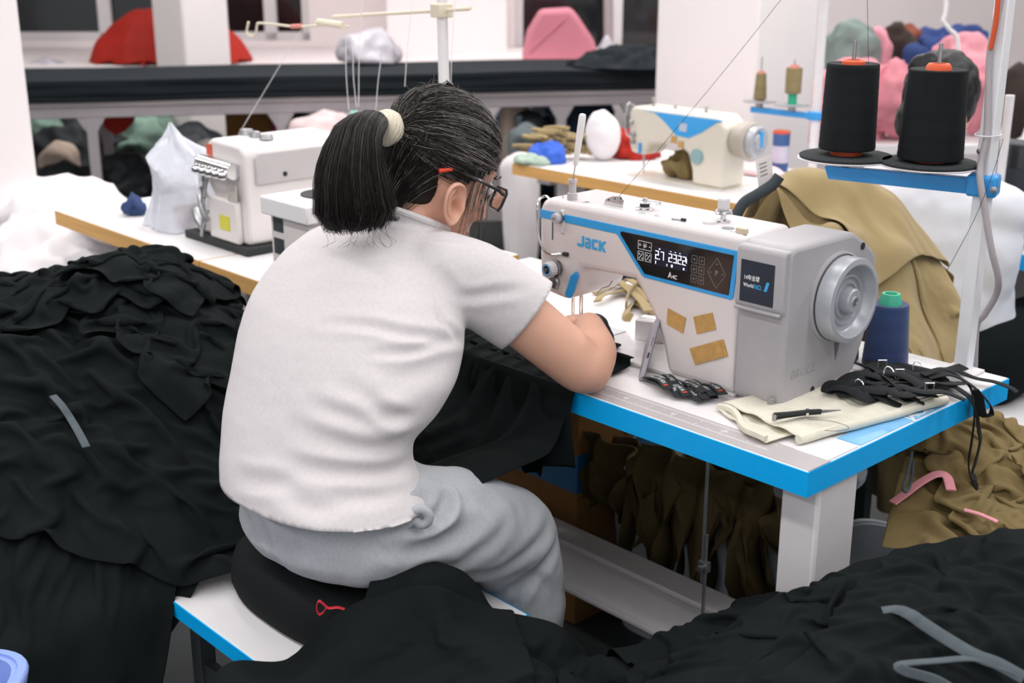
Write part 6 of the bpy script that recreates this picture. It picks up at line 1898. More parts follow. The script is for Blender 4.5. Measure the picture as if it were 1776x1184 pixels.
SL2 = SHP + np.array([-0.17, 0.02, -0.03]); EL3 = SL2 + np.array([-0.09, 0.10, -0.20]); WL2 = EL3 + np.array([0.10, 0.22, 0.0])
limb(b, [SL2, EL3], [0.048, 0.040]); limb(b, [EL3, WL2], [0.040, 0.027])
hand(b, WR2, (-0.6, 0.8, -0.05), (0, 0, 1), (-0.8, -0.6, 0), curl=0.5); hand(b, WL2, (0.5, 0.85, -0.05), (0, 0, 1), (0.8, -0.5, 0), curl=0.5)
for s in (-1, 1):
    limb(b, [HP + np.array([s * 0.09, 0.02, -0.02]), HP + np.array([s * 0.11, 0.36, -0.03]), HP + np.array([s * 0.11, 0.36, -0.45])], [0.075, 0.055, 0.036])
    b.ball(tuple(h2(s * 0.070, -0.012, -0.03)), (0.012, 0.020, 0.030))
m2 = fuse(b, 0.008, 4)
place(m2, 'body', SKIN, W2)
b = MB()
loft(b, [ring(HP + np.array([0, 0.01, -0.02]), (0.150, 0, 0), (0, 0.12, 0), 32), ring(HP * 0.7 + SHP * 0.3, (0.148, 0, 0), (0, 0.135, 0), 32), ring(HP * 0.35 + SHP * 0.65, (0.165, 0, 0), (0, 0.125, 0), 32), ring(SHP + np.array([0, 0, -0.02]), (0.175, 0, 0), (0, 0.11, 0), 32), ring(SHP + np.array([0, 0.01, 0.05]), (0.11, 0, 0), (0, 0.075, 0), 32), ring(SHP + np.array([0, 0.02, 0.075]), (0.07, 0, 0), (0, 0.06, 0), 32)])
limb(b, [SR2 + np.array([-0.03, 0, 0]), (SR2 + EL2) / 2 + np.array([0.01, -0.01, 0]), SR2 * 0.2 + EL2 * 0.8], [0.070, 0.066, 0.060])
limb(b, [SL2, SL2 * 0.3 + EL3 * 0.7], [0.080, 0.072])
b.ball(tuple(SR2), 0.074)
m2 = fuse(b, 0.009, 5)
co, e = mesh_arrays(m2); nr = vnormals(m2)
set_co(m2, co + nr * (noise3(co * np.array([1, 1, 0.6]), 15, 21) * 0.016 + noise3(co, 30, 22) * 0.007)[:, None])
place(m2, 'shirt', mat('pale_blue_white_cotton', 'd9dbe2', 0.92, var=(20, 0.03), bump=(1000, 0.3)), W2)
b = MB()
for s in (-1, 1):
    limb(b, [HP + np.array([s * 0.09, -0.01, -0.05]), HP + np.array([s * 0.11, 0.34, -0.05]), HP + np.array([s * 0.11, 0.38, -0.40])], [0.115, 0.085, 0.065])
b.ball(tuple(HP + np.array([0, -0.01, -0.06])), (0.20, 0.165, 0.13))
place(fuse(b, 0.010, 5), 'trousers', BLACKC, W2)
b = MB()
b.ball((0, 0, 0), (0.082, 0.100, 0.104), 28, 18, M=Matrix(((r2[0], f2[0], u2[0], h2(0, -0.012, 0.022)[0]), (r2[1], f2[1], u2[1], h2(0, -0.012, 0.022)[1]), (r2[2], f2[2], u2[2], h2(0, -0.012, 0.022)[2]), (0, 0, 0, 1))))
b.ball((0, 0, 0), (0.066, 0.045, 0.065), 24, 14, M=Matrix(((r2[0], f2[0], u2[0], h2(0, -0.055, -0.055)[0]), (r2[1], f2[1], u2[1], h2(0, -0.055, -0.055)[1]), (r2[2], f2[2], u2[2], h2(0, -0.055, -0.055)[2]), (0, 0, 0, 1))))
m2 = fuse(b, 0.007, 3)
co, e = mesh_arrays(m2); nr = vnormals(m2)
set_co(m2, co + nr * (noise3(co, 60, 31) * 0.008)[:, None])
BLKH = mat('black_hair', '121213', 0.45, var=(120, 0.3), bump=(260, 0.6, 0.002), spec=0.4)
ho = place(m2, 'hair', BLKH, W2)
bun = at(1606, 120, D=2.99)
b = MB(); b.ball(tuple(bun), (0.040, 0.040, 0.036), 20, 14)
for k in range(5):
    a = k * 1.25
    b.tube([bun + RT * 0.036 * math.cos(a + t) + np.array([0, 0, 0.030 * math.sin(a + t)]) - FH * 0.012 for t in np.linspace(0, 1.6, 8)], 0.011, 8)
m2 = fuse(b, 0.006, 2); co, e = mesh_arrays(m2); nr = vnormals(m2)
set_co(m2, co + nr * (noise3(co, 80, 33) * 0.008)[:, None])
place(m2, 'hair_bun', BLKH, W2)
# her stool, with blue edge
S2 = thing('stool', 'low white topped stool with blue edge behind the low olive heap', 'stool', (-0.25, 1.25, 0))
MB().box(-0.60, 0.04, 1.06, 1.42, 0.430, 0.456).build('seat_board', WHITE, S2, bevel=0.0015)
MB().box(-0.602, 0.042, 1.0575, 1.4225, 0.427, 0.4545).build('edge_band', BLUE, S2, bevel=0.001)
for lx in (-0.55, -0.01):
    for ly in (1.10, 1.38):
        MB().box(lx - 0.015, lx + 0.015, ly - 0.015, ly + 0.015, 0, 0.43).build('leg', SLATE, S2, bevel=0.002)
# blue plastic crate on the floor stand to her right
CRB = mat('blue_crate_plastic', '3b62b4', 0.45, var=(10, 0.05))
def crate(label, x0, x1, y0, y1, z0, z1, cols, rows, name='plastic_crate'):
    t = thing(name, label, 'crate', ((x0 + x1) / 2, (y0 + y1) / 2, z0))
    MB().box(x0, x1, y0, y1, z0, z0 + 0.008).build('base', CRB, t, bevel=0.002)
    rim = MB()
    for z in (z1 - 0.03, z0 + 0.0):
        rim.box(x0 - 0.008, x1 + 0.008, y0 - 0.008, y0 + 0.004, z, z + 0.03).box(x0 - 0.008, x1 + 0.008, y1 - 0.004, y1 + 0.008, z, z + 0.03).box(x0 - 0.008, x0 + 0.004, y0, y1, z, z + 0.03).box(x1 - 0.004, x1 + 0.008, y0, y1, z, z + 0.03)
    rim.build('rim', CRB, t, bevel=0.003)
    def bar(side, k, n):
        f_ = (k + 0.5) / n
        if side in 'fb':
            x = x0 + (x1 - x0) * f_; y = y0 if side == 'f' else y1
            return (x - 0.006, x + 0.006, y - 0.004, y + 0.004)
        y = y0 + (y1 - y0) * f_; x = x0 if side == 'l' else x1
        return (x - 0.004, x + 0.004, y - 0.006, y + 0.006)
    for side, n in (('f', cols), ('b', cols), ('l', rows), ('r', rows)):
        for k in range(n):
            q = bar(side, k, n)
            MB().box(*q, z0 + 0.028, z1 - 0.028).build('wall_bar', CRB, t)
    mid = (z0 + z1) / 2
    MB().box(x0 - 0.005, x1 + 0.005, y0 - 0.005, y0 + 0.004, mid - 0.006, mid + 0.006).box(x1 - 0.004, x1 + 0.005, y0, y1, mid - 0.006, mid + 0.006).build('cross_rail', CRB, t)
    return t
crate('blue slotted plastic crate in front of the black trousers at the right edge', -0.30, 0.28, 1.56, 1.98, 0.20, 0.66, 10, 8)

# ------------------------------------------------------------------ second row of tables
far_t = sewing_table('tan edged white sewing table carrying the cream machine', -2.222, -1.17, 1.49, 2.09, TAN)
blue_t = sewing_table('blue edged sewing table at the right edge before the second woman', -1.10, 0.10, 1.49, 2.09, BLUE)
def simple_machine(label, dx, dy, trim=True, cream=False, wheel_blue=True):
    """plainer lockstitch machine of an older pattern, parts in the same order as the front one"""
    bm_ = mat('cream_enamel', 'ddd6c8', 0.35, var=(8, 0.03), coat=0.2) if cream else MWHITE
    t = thing('sewing_machine', label, 'sewing machine', (-0.45 + dx, 0.26 + dy, TZ))
    sh_ = lambda pr: [(x + dx, z) for x, z in pr]
    fy = FY + dy
    MB().box(-0.735 + dx, -0.262 + dx, fy - 0.002, fy + 0.175, TZ, TZ + 0.006).build('bed', bm_, t, bevel=0.002)
    pr_ = [(-0.263, TZ + 0.006), (-0.262, 1.01), (-0.30, 1.05), (-0.70, 1.052), (-0.722, 1.045), (-0.730, 1.025), (-0.728, 0.905), (-0.715, 0.872), (-0.655, 0.866), (-0.62, 0.915), (-0.50, 0.932), (-0.432, 0.90), (-0.412, 0.84), (-0.406, TZ + 0.006)]
    MB().prism(sh_(pr_), fy, fy + 0.135).build('body', bm_, t, bevel=0.013, seg=3)
    if trim:
        tr = [(-0.66, 1.040), (-0.60, 1.036), (-0.55, 1.008), (-0.49, 0.962), (-0.43, 0.958), (-0.37, 0.985), (-0.30, 1.028), (-0.27, 1.038)]
        MB().prism(sh_(tr), fy - 0.002, fy + 0.004).build('blue_trim', MBLUE, t)
        MB().prism(sh_([(-0.475, 0.98), (-0.44, 0.98), (-0.435, 1.01), (-0.475, 1.01)]), fy - 0.004, fy - 0.001).build('display', mat('pale_display', 'b9c6d8', 0.3, var=(40, 0.05)), t)
        for x, z in ((-0.50, 0.945), (-0.465, 0.93)):
            MB().prism(sh_([(x - 0.014, z - 0.012), (x + 0.012, z - 0.014), (x + 0.015, z + 0.012), (x - 0.010, z + 0.014)]), fy - 0.0035, fy - 0.001).build('paper_patch', CARD, t)
    MB().lathe([(0.028, fy), (0.028, fy - 0.008), (0.020, fy - 0.010)], (-0.385 + dx, 0, 0.895), 'Y', 24).build('stitch_dial', mat('dial_teal', '8fb0b4', 0.4, var=(30, 0.05)), t, smooth=True)
    MB().lathe([(0.055, -0.262 + dx), (0.066, -0.240 + dx), (0.070, -0.200 + dx), (0.060, -0.190 + dx)], (0, fy + 0.075, 0.965), 'X', 32).build('motor_cover', mat('warm_grey_plastic', 'b5aca2', 0.45, var=(20, 0.03)), t, smooth=True)
    w_ = MB().lathe([(0.052, -0.190 + dx), (0.056, -0.186 + dx), (0.056, -0.165 + dx), (0.050, -0.160 + dx), (0.030, -0.163 + dx), (0.026, -0.155 + dx), (0.010, -0.152 + dx)], (0, fy + 0.075, 0.965), 'X', 32).build('handwheel', MSILV, t, smooth=True)
    if wheel_blue:
        MB().box(-0.158 + dx, -0.150 + dx, fy + 0.067, fy + 0.083, 0.945, 1.005).build('wheel_sticker', MBLUE, w_, bevel=0.002)
    for x, z, r in ((-0.705, 0.945, 0.012), (-0.712, 0.99, 0.008), (-0.700, 0.915, 0.010)):
        MB().lathe([(r, fy), (r, fy - 0.012), (r * 0.7, fy - 0.016)], (x + dx, 0, z), 'Y', 16).build('tension_dial', STEEL, t, smooth=True)
    MB().tube([(-0.70 + dx, fy + 0.06, 0.787), (-0.70 + dx, fy + 0.06, 0.872)], 0.004, 8).build('needle_bar', CHROME, t, smooth=True)
    MB().tube(spline([(-0.72 + dx, fy + 0.02, 1.05), (-0.735 + dx, fy, 1.06), (-0.74 + dx, fy - 0.01, 1.02), (-0.735 + dx, fy - 0.012, 0.95), (-0.71 + dx, fy - 0.005, 0.93)], 5), 0.003, 8).build('take_up_guard', CHROME, t, smooth=True)
    MB().box(-0.672 + dx, -0.660 + dx, fy - 0.010, fy - 0.003, 0.872, 0.915).build('reverse_lever', MATS['lever_blue'], t, bevel=0.002)
    for x, h in ((-0.66, 0.03), (-0.55, 0.014), (-0.40, 0.022)):
        MB().lathe([(0.006, 1.052), (0.004, 1.052 + h * 0.5), (0.008, 1.052 + h), (0.004, 1.054 + h)], (x + dx, fy + 0.06, 0), 'Z', 12).build('thread_post', STEEL, t, smooth=True)
    return t
cm_ = simple_machine('cream sewing machine with blue curved trim on the tan edged table', -1.146, 1.43, cream=True)
cm_.scale = (0.82, 0.82, 0.82)
cm_.location = (-0.45 - 1.146 + 0.034, 0.26 + 1.43 - 0.016, TZ)
# stand with two olive cones
fs = thing('thread_stand', 'white post with blue bar and olive cones behind the cream machine', 'thread stand', (-1.395, 2.05, TZ))
MB().box(-1.406, -1.384, 2.039, 2.061, TZ, 2.0).build('post', PAINT, fs, bevel=0.002)
MB().box(-1.64, -1.385, 2.030, 2.039, 0.958, 0.978).build('cone_bar', MATS['blue_enamel'], fs, bevel=0.003)
MB().box(-1.415, -1.375, 2.028, 2.062, 0.955, 0.982).build('bar_clamp', MATS['blue_enamel'], fs, bevel=0.004)
for x in (-1.606, -1.478):
    MB().lathe([(0.012, 0.978), (0.012, 0.990), (0.055, 0.996), (0.055, 0.999)], (x, 2.035, 0), 'Z', 24).build('cone_tray', mat('grey_tray', '9a9a9e', 0.5, var=(20, 0.03)), fs, smooth=True)
    MB().tube([(x, 2.035, 0.99), (x, 2.035, 1.14)], 0.002, 6).build('spindle', STEEL, fs)
SALM = mat('salmon_core', 'd98a80', 0.5, var=(30, 0.04))
thread_cone('slim olive thread cone in front of the broad column', (-1.606, 2.035, 0), 0.999, 0.0215, 0.0165, 0.085, THREADO, SALM, top=0.008, foot=0.004, rc=0.010)
thread_cone('thick olive thread cone on a green foot at the column corner', (-1.478, 2.035, 0), 0.999, 0.0255, 0.026, 0.082, THREADO, SALM, top=0.009, foot=0.034, rc=0.012, footm=mat('green_foot', '2fae86', 0.45, var=(30, 0.04)))
# tumbler
tm = thing('tumbler', 'tall blue and white insulated tumbler with orange rim', 'tumbler', (-1.545, 2.07, TZ) if False else (-1.33, 1.98, TZ))
qx, qy = at(1357, 290, z=TZ)[:2]
qx, qy = -1.50, 2.02
DBL = mat('denim_blue_paint', '3f5f94', 0.45, var=(20, 0.05)); LIL = mat('lilac_band', 'c9c4d6', 0.5, var=(20, 0.05))
tz0 = TZ
MB().lathe([(0.024, tz0), (0.026, tz0 + 0.004), (0.027, tz0 + 0.03)], (qx, qy, 0), 'Z', 28).build('base', DBL, tm, smooth=True)
MB().lathe([(0.027, tz0 + 0.03), (0.0275, tz0 + 0.085)], (qx, qy, 0), 'Z', 28).build('band', LIL, tm, smooth=True)
MB().lathe([(0.0275, tz0 + 0.085), (0.028, tz0 + 0.125)], (qx, qy, 0), 'Z', 28).build('upper_wall', DBL, tm, smooth=True)
MB().lathe([(0.0285, tz0 + 0.125), (0.0285, tz0 + 0.132), (0.024, tz0 + 0.134)], (qx, qy, 0), 'Z', 28).build('rim', ORANGE, tm, smooth=True)
# bundle, bowl and rags on the far table
GBn = Ground(-2.35, -1.7, 1.45, 2.15, lambda X, Y: np.where((X > -2.222) & (X < -1.17) & (Y > 1.49) & (Y < 2.09), TZ, 0.0) + 0.0 * X)
bun_c = at(985, 268, z=0.80)
rsb = random.Random(9)
tb = thing('olive_bundle', 'bundle of olive tubes stacked on the far table', 'bundle', (bun_c[0], bun_c[1], TZ))
for k in range(46):
    a = rsb.uniform(0, PI); r = 0.115 * math.sqrt(rsb.uniform(0, 1))
    o_l, o_z = r * math.cos(a) * 1.15, 0.006 + r * math.sin(a) * 0.85
    c = np.array([bun_c[0], bun_c[1], TZ + 0.012 + max(0, o_z)]) + RT * o_l
    d = FH * 0.6 - RT * 0.8 + np.array([0, 0, rsb.uniform(-0.1, 0.1)]); d /= np.linalg.norm(d)
    L = rsb.uniform(0.07, 0.12)
    MB().tube(spline([c, c + d * L * 0.5 + np.array([0, 0, rsb.uniform(-.004, .008)]), c + d * L], 3), 1.0, 8, flat=(0.024, 0.013)).build('rolled_piece', OLIVE, tb, smooth=True)
def blob(label, name, cat, c, r, m, seed, amp=0.25, voxel=0.012, group=None, squash=None, freq=12, up=None):
    """soft lump: a sack, rag or heap with folds"""
    b = MB(); b.ball(tuple(c), r, 24, 16)
    rs_ = np.random.RandomState(seed)
    rr = np.array(r if isinstance(r, (tuple, list)) else (r, r, r))
    for k in range(5):
        d = rs_.normal(size=3); d /= np.linalg.norm(d); d[2] = abs(d[2]) * 0.7
        b.ball(tuple(np.array(c) + d * rr * 0.55), tuple(rr * rs_.uniform(0.35, 0.6)), 16, 10)
    if up is not None:
        for (dx, dz, s_) in up:
            b.ball(tuple(np.array(c) + RT * dx + np.array([0, 0, dz])), tuple(rr * s_), 16, 10)
    me = fuse(b, voxel, 3)
    co, e = mesh_arrays(me); nr = vnormals(me)
    n1_ = noise3(co, freq, seed); n2_ = noise3(co + n1_[:, None] * 0.05, freq * 2.3, seed + 1)
    d = (np.abs(n1_) * -1.2 + 0.3) * amp * 0.16 + (np.abs(n2_) * -1 + 0.2) * amp * 0.07
    co = co + nr * (d * (rr.mean() / 0.12))[:, None]
    if squash is not None:
        co[:, 2] = np.maximum(co[:, 2], squash + 0.001)
    co = laplace(co, e, 1, 0.4)
    set_co(me, co)
    o0 = np.array([c[0], c[1], co[:, 2].min()])
    set_co(me, co - o0)
    me.materials.append(m); me.name = name
    o = bpy.data.objects.new(name, me); COL.objects.link(o); o.location = o0; ORG[o.name] = o0
    me.polygons.foreach_set('use_smooth', [True] * len(me.polygons))
    return tag(o, label, cat, group)
CLB = mat('royal_blue_cloth', '3a63c8', 0.85, var=(12, 0.08), bump=(600, 0.3)); CLR = mat('red_cloth', 'a42419', 0.9, var=(12, 0.15), bump=(600, 0.3)); CLW = mat('white_cloth', 'e6e1e3', 0.9, var=(12, 0.03), bump=(600, 0.2))
GRN = mat('pale_green_cloth', 'a9bcae', 0.9, var=(12, 0.05), bump=(600, 0.2))
q = at(950, 280, z=TZ); blob('royal blue cloth lump at the left end of the far table', 'blue_cloth', 'cloth', (q[0], q[1], TZ + 0.018), (0.06, 0.045, 0.030), CLB, 71, squash=TZ, amp=1.4, freq=30, voxel=0.006)
q = at(935, 284, z=TZ); blob('pale green cloth under the blue lump on the far table', 'green_cloth', 'cloth', (q[0] - 0.02, q[1] - 0.01, TZ + 0.004), (0.06, 0.04, 0.012), GRN, 72, squash=TZ, amp=1.4, freq=30, voxel=0.006)
q = at(1092, 276, z=TZ); blob('red cloth behind the head of the cream machine', 'red_cloth', 'cloth', (q[0] - 0.03, q[1] + 0.05, TZ + 0.03), (0.09, 0.06, 0.045), CLR, 73, squash=TZ, amp=1.3, freq=22, voxel=0.008)
q = at(1066, 268, z=TZ); blob('small blue cloth beside the red one', 'blue_cloth', 'cloth', (q[0], q[1], TZ + 0.02), (0.028, 0.026, 0.026), CLB, 74, squash=TZ, voxel=0.005, amp=1.4, freq=35)
q = at(1045, 235, D=4.35); blob('white round pad standing behind the olive bundle', 'white_pad', 'pad', (q[0], q[1], TZ + 0.085), (0.065, 0.05, 0.085), CLW, 75, squash=TZ)
q = at(1180, 310, z=TZ); blob('olive scrap under the arm of the cream machine', 'olive_scrap', 'scrap', (q[0] - 0.0, q[1] + 0.02, TZ + 0.034), (0.055, 0.05, 0.03), OLIVE2, 76, squash=TZ + 0.007, voxel=0.006, amp=1.6, freq=30, up=[(0.03, 0.02, 0.5)])
q = at(1290, 300, z=TZ); blob('pale pink sheet right of the cream machine', 'pink_sheet', 'cloth', (q[0] + 0.03, q[1] + 0.02, TZ + 0.012), (0.12, 0.06, 0.018), mat('pale_pink_cloth', 'eecdd2', 0.9, var=(12, 0.04)), 77, squash=TZ)
# machine and oddments on the right hand blue table and the row behind
sewing_table('white sewing table with blue edge in the third row', -0.95, 0.35, 2.75, 3.35, BLUE, group='sewing tables')
simple_machine('white sewing machine with blue trim half hidden by the white post', 0.40, 2.74, wheel_blue=False)
q = at(1765, 395, z=TZ)
tag(MB().tube([at(1742, 405, z=TZ + 0.03), at(1800, 392, z=TZ + 0.035)], [0.036, 0.040], 20).build('cream_roll', CREAMC, smooth=True), 'cream fabric roll at the right edge on the blue edged table', 'roll')
b_ = at(1762, 280, D=3.1)
ctl = thing('control_box', 'dark control box standing on the blue edged table at the right edge', 'control box', (b_[0], b_[1], TZ))
MB().box(b_[0] - 0.06, b_[0] + 0.10, b_[1] - 0.04, b_[1] + 0.04, TZ, b_[2] + 0.05).build('case', mat('charcoal_plastic', '2b3036', 0.5, var=(20, 0.05)), ctl, bevel=0.01)
MB().box(b_[0] - 0.04, b_[0] + 0.08, b_[1] - 0.042, b_[1] - 0.038, b_[2] - 0.01, b_[2] + 0.045).build('front_panel', GLASS_BLK, ctl)
tag(MB().tube([at(1738, 355, z=TZ + 0.012), at(1757, 330, z=TZ + 0.012)], [0.010, 0.011], 12).build('teal_marker', mat('teal_plastic', '1f8fa8', 0.4, var=(20, 0.05)), smooth=True), 'teal marker pen lying at the right edge behind the cable', 'pen')
q = room(1.75, 5.1, 0.765); blob('blue cloth lump beside the second woman face', 'blue_cloth', 'cloth', (q[0], q[1], q[2]), (0.07, 0.05, 0.03), CLB, 78)
tag(MB().tube([(at(1752, 165, D=3.05)[0], at(1752, 165, D=3.05)[1], TZ), at(1752, 165, D=3.05)], [0.010, 0.011], 12).build('white_rod', PAINT, smooth=True), 'white marker rod standing right of the post', 'rod')
# ------------------------------------------------------------------ tables to the left with the overlock machine
sewing_table('tan edged white table at the far left, nearest the white column', -2.51, -1.712, 0.0, 0.6, TAN)
sewing_table('tan edged white table behind the seamstress, carrying the overlock machine', -1.706, -1.24, 0.0, 0.6, TAN)
pn = thing('partition_board', 'white board standing under the left tan edged table', 'board', (-2.3, 0.63, 0))
MB().box(-3.0, -1.55, 0.625, 0.64, 0.0, 0.735).build('board', WHITE, pn, bevel=0.002)
MB().box(-3.0, -1.55, 0.62, 0.645, 0.0, 0.03).build('floor_rail', PAINT, pn, bevel=0.002)
SHEETW = mat('white_sheeting', 'e9e4e6', 0.85, var=(10, 0.03), bump=(400, 0.2))
for i, (px_, py_, D_, r, txt) in enumerate(((110, 375, 3.95, (0.22, 0.20, 0.10), 'heaped on top beside the white column'), (150, 440, 3.75, (0.30, 0.26, 0.12), 'in the middle beside the white column'), (120, 520, 3.6, (0.34, 0.30, 0.16), 'lowest beside the white column'))):
    c = at(px_, py_, D=D_)
    blob('white sheeting bundle ' + txt, 'sheeting_bundle', 'bundle', tuple(c), r, SHEETW, 80 + i, amp=0.5, group='white sheeting bundles by the column', freq=8, voxel=0.018)
c = at(150, 640, D=3.5); blob('large white sack on the floor behind the black heap', 'white_sack', 'sack', (c[0], c[1], 0.2), (0.42, 0.40, 0.24), SHEETW, 84, amp=0.5, squash=0.0, voxel=0.02)
OW = mat('overlock_enamel', 'e6dfdd', 0.38, var=(8, 0.03), coat=0.2)
OV = thing('overlock_machine', 'white overlock machine with chrome tension bank on the left table', 'sewing machine', (-1.72, 0.28, TZ))
MB().prism([(-1.90, TZ + 0.02), (-1.64, TZ + 0.02), (-1.64, 1.020), (-1.66, 1.040), (-1.79, 1.045), (-1.815, 1.030), (-1.82, 0.93), (-1.79, 0.90), (-1.79, 0.86), (-1.90, 0.84)], 0.165, 0.46).build('body', OW, OV, bevel=0.010, seg=3)
MB().box(-1.80, -1.665, 0.150, 0.166, 0.80, 0.905).build('looper_cover', OW, OV, bevel=0.006)
MB().box(-1.92, -1.62, 0.145, 0.47, TZ, TZ + 0.02).build('base', DARK, OV, bevel=0.003)
MB().prism([(0.19, 0.945), (0.44, 0.945), (0.455, 0.965), (0.455, 1.005), (0.43, 1.022), (0.20, 1.022), (0.19, 1.01)], -1.645, -1.632, axis='X').build('side_cover', mat('overlock_grey', 'c3bdbd', 0.45, var=(10, 0.03)), OV, bevel=0.004)
MB().lathe([(0.006, -1.634), (0.006, -1.630)], (0, 0.27, 0.965), 'X', 12).build('cover_screw', DARK, OV)
tbk = MB().tube([(-1.815, 0.150, 0.985), (-1.665, 0.150, 0.980)], [0.020, 0.020], 16).build('tension_bank', CHROME, OV, smooth=True)
for k in range(5):
    MB().lathe([(0.012, 0.132), (0.014, 0.128), (0.010, 0.120), (0.006, 0.116)], (-1.80 + k * 0.030, 0, 0.972), 'Y', 14).build('tension_knob', CHROME, tbk, smooth=True)
for (x0, z0, x1, z1, r) in ((-1.815, 0.955, -1.80, 0.90, 0.008), (-1.79, 0.95, -1.815, 0.88, 0.006), (-1.83, 0.90, -1.80, 0.84, 0.008), (-1.86, 0.86, -1.82, 0.82, 0.010), (-1.80, 0.87, -1.83, 0.80, 0.006)):
    MB().tube([(x0, 0.148, z0), ((x0 + x1) / 2 + 0.008, 0.138, (z0 + z1) / 2), (x1, 0.145, z1)], r, 8).build('looper_lever', STEEL, OV, smooth=True)
MB().box(-1.81, -1.785, 0.1625, 0.1650, 1.003, 1.030).build('red_sticker', mat('red_sticker', 'd9604a', 0.6, var=(30, 0.03)), OV)
MB().box(-1.745, -1.700, 0.1480, 0.1500, 0.83, 0.865).build('yellow_sticker', mat('yellow_sticker', 'd9d24a', 0.6, var=(30, 0.03)), OV)
MB().box(-1.70, -1.66, 0.1490, 0.1510, 0.905, 0.945).build('oil_window', mat('oil_window', 'c8c2bc', 0.2, coat=0.4, var=(60, 0.15)), OV, bevel=0.004)
for dx, dz, r in ((-0.04, 0.014, 0.02), (0.0, 0.012, 0.015), (0.05, 0.010, 0.018)):
    MB().lathe([(r, 1.044), (r * 0.8, 1.044 + dz), (r * 0.3, 1.046 + dz)], (-1.74 + dx, 0.26, 0), 'Z', 16).build('top_guide', STEEL, OV, smooth=True)
OV.location = (-1.755, 0.235, TZ)
WBn = thing('waste_bin', 'white open bin with dark scraps in front of the overlock machine', 'bin', (-1.43, 0.11, TZ))
MB().box(-1.415, -1.265, 0.02, 0.20, TZ, 0.935).build('bin_body', OW, WBn, bevel=0.004)
MB().box(-1.43, -1.25, 0.005, 0.215, 0.935, 0.975).build('bin_lid', mat('bin_lid_white', 'f2f0f2', 0.4, var=(8, 0.01)), WBn, bevel=0.004)
MB().lathe([(0.058, 0.9745), (0.058, 0.978), (0.050, 0.9775)], (-1.34, 0.12, 0), 'Z', 28).build('opening_ring', DARK, WBn, smooth=True)
MB().prism([(-1.33, 0.977), (-1.29, 0.977), (-1.295, 1.00)], 0.12, 0.124).build('scrap', DARK, WBn)
for k in range(3):
    MB().box(-1.415 + 0.012, -1.415 + 0.05, 0.0185, 0.0200, 0.80 + k * 0.05, 0.835 + k * 0.05).build('print_label', SLATE, WBn)
# translucent bag, tape roll, blue scrap
BAG = mat('clear_plastic_film', 'e6e8f2', 0.25, alpha=0.72, var=(14, 0.05), bump=(30, 0.6, 0.01), coat=0.3)
bgc = at(300, 400, z=TZ)
b = MB()
rings_ = []
for z, R_, ox, k in ((0.002, 0.100, -0.01, 0), (0.03, 0.096, -0.006, .3), (0.07, 0.096, 0.006, .6), (0.105, 0.108, 0.02, .9), (0.135, 0.112, 0.026, 1.2), (0.165, 0.100, 0.014, 1.5), (0.19, 0.082, -0.006, 2.5), (0.212, 0.050, -0.022, 2.9), (0.232, 0.026, -0.028, 3.2), (0.262, 0.006, -0.030, 3.3)):
    rr_ = []
    for i in range(72):
        t = 2 * PI * i / 72
        r_ = R_ * (1 + 0.16 * math.sin(3 * t + k) + 0.10 * abs(math.sin(4.5 * t + 1.3 * k)) + 0.06 * math.sin(11 * t - 2 * k))
        rr_.append(np.array([bgc[0] - 0.02, bgc[1] + 0.06, TZ + z + 0.012 * math.sin(2 * t + k) * min(1, z * 20)]) + RT * (ox + r_ * math.cos(t)) + FH * r_ * 0.8 * math.sin(t))
    rings_.append(rr_)
loft(b, rings_)
tag(b.build('plastic_bag', BAG, smooth=True), 'clear plastic bag puffed up to a point beside the overlock machine', 'bag')
c = at(312, 395, z=TZ)
tr = thing('tape_roll', 'brown tape roll standing behind the plastic bag', 'tape roll', (c[0], c[1] + 0.03, TZ))
MB().lathe([(0.040, TZ), (0.040, TZ + 0.052), (0.028, TZ + 0.052), (0.027, TZ + 0.02)], (c[0], c[1] + 0.03, 0), 'Z', 32).build('tape', mat('brown_tape', 'a9785c', 0.4, var=(20, 0.04)), tr, smooth=True)
MB().lathe([(0.0275, TZ), (0.0275, TZ + 0.0525), (0.025, TZ + 0.0525), (0.0245, TZ + 0.01)], (c[0], c[1] + 0.03, 0), 'Z', 32).build('core', CARD, tr, smooth=True)
c = at(236, 372, z=TZ); blob('small navy scrap at the left of the plastic bag', 'navy_scrap', 'scrap', (c[0], c[1], TZ + 0.025), (0.03, 0.03, 0.018), mat('navy_cloth', '33466f', 0.9, var=(12, 0.1)), 92, squash=TZ, voxel=0.005, amp=1.8, freq=40)
# tall thread stand over the overlock with its guide arms, cones and threads
IV = mat('ivory_plastic', 'ddd3bd', 0.45, var=(15, 0.04))
OS = thing('thread_stand', 'tall white pole stand with ivory thread arms behind the seamstress head', 'thread stand', (-1.39, 0.5, TZ))
MB().tube([(-1.385, 0.5, TZ), (-1.40, 0.5, 1.62)], 0.013, 14).build('pole', PAINT, OS, smooth=True)
MB().tube([at(578, 29, Y=0.5), at(767, 18, Y=0.5), at(816, 15, Y=0.5)], 0.0045, 8).build('guide_arm', IV, OS, smooth=True)
c = at(766, 18, Y=0.5); MB().box(c[0] - 0.019, c[0] + 0.019, 0.48, 0.52, c[2] - 0.016, c[2] + 0.016).build('arm_clamp', IV, OS, bevel=0.003)
MB().tube(spline([at(x, y, Y=0.46) for x, y in ((606, 47), (580, 43), (520, 46), (500, 45), (452, 40), (446, 44), (444, 57), (440, 62), (433, 61), (428, 55), (431, 38))], 5), 0.0034, 8).build('hook_arm', IV, OS, smooth=True)
MB().tube([at(552, 38, Y=0.45), at(595, 44, Y=0.45)], 0.009, 8).build('arm_joint', IV, OS, smooth=True)
MB().tube([at(506, 46, Y=0.46), at(524, 45, Y=0.46)], 0.006, 8).build('arm_sleeve', SALM, OS, smooth=True)
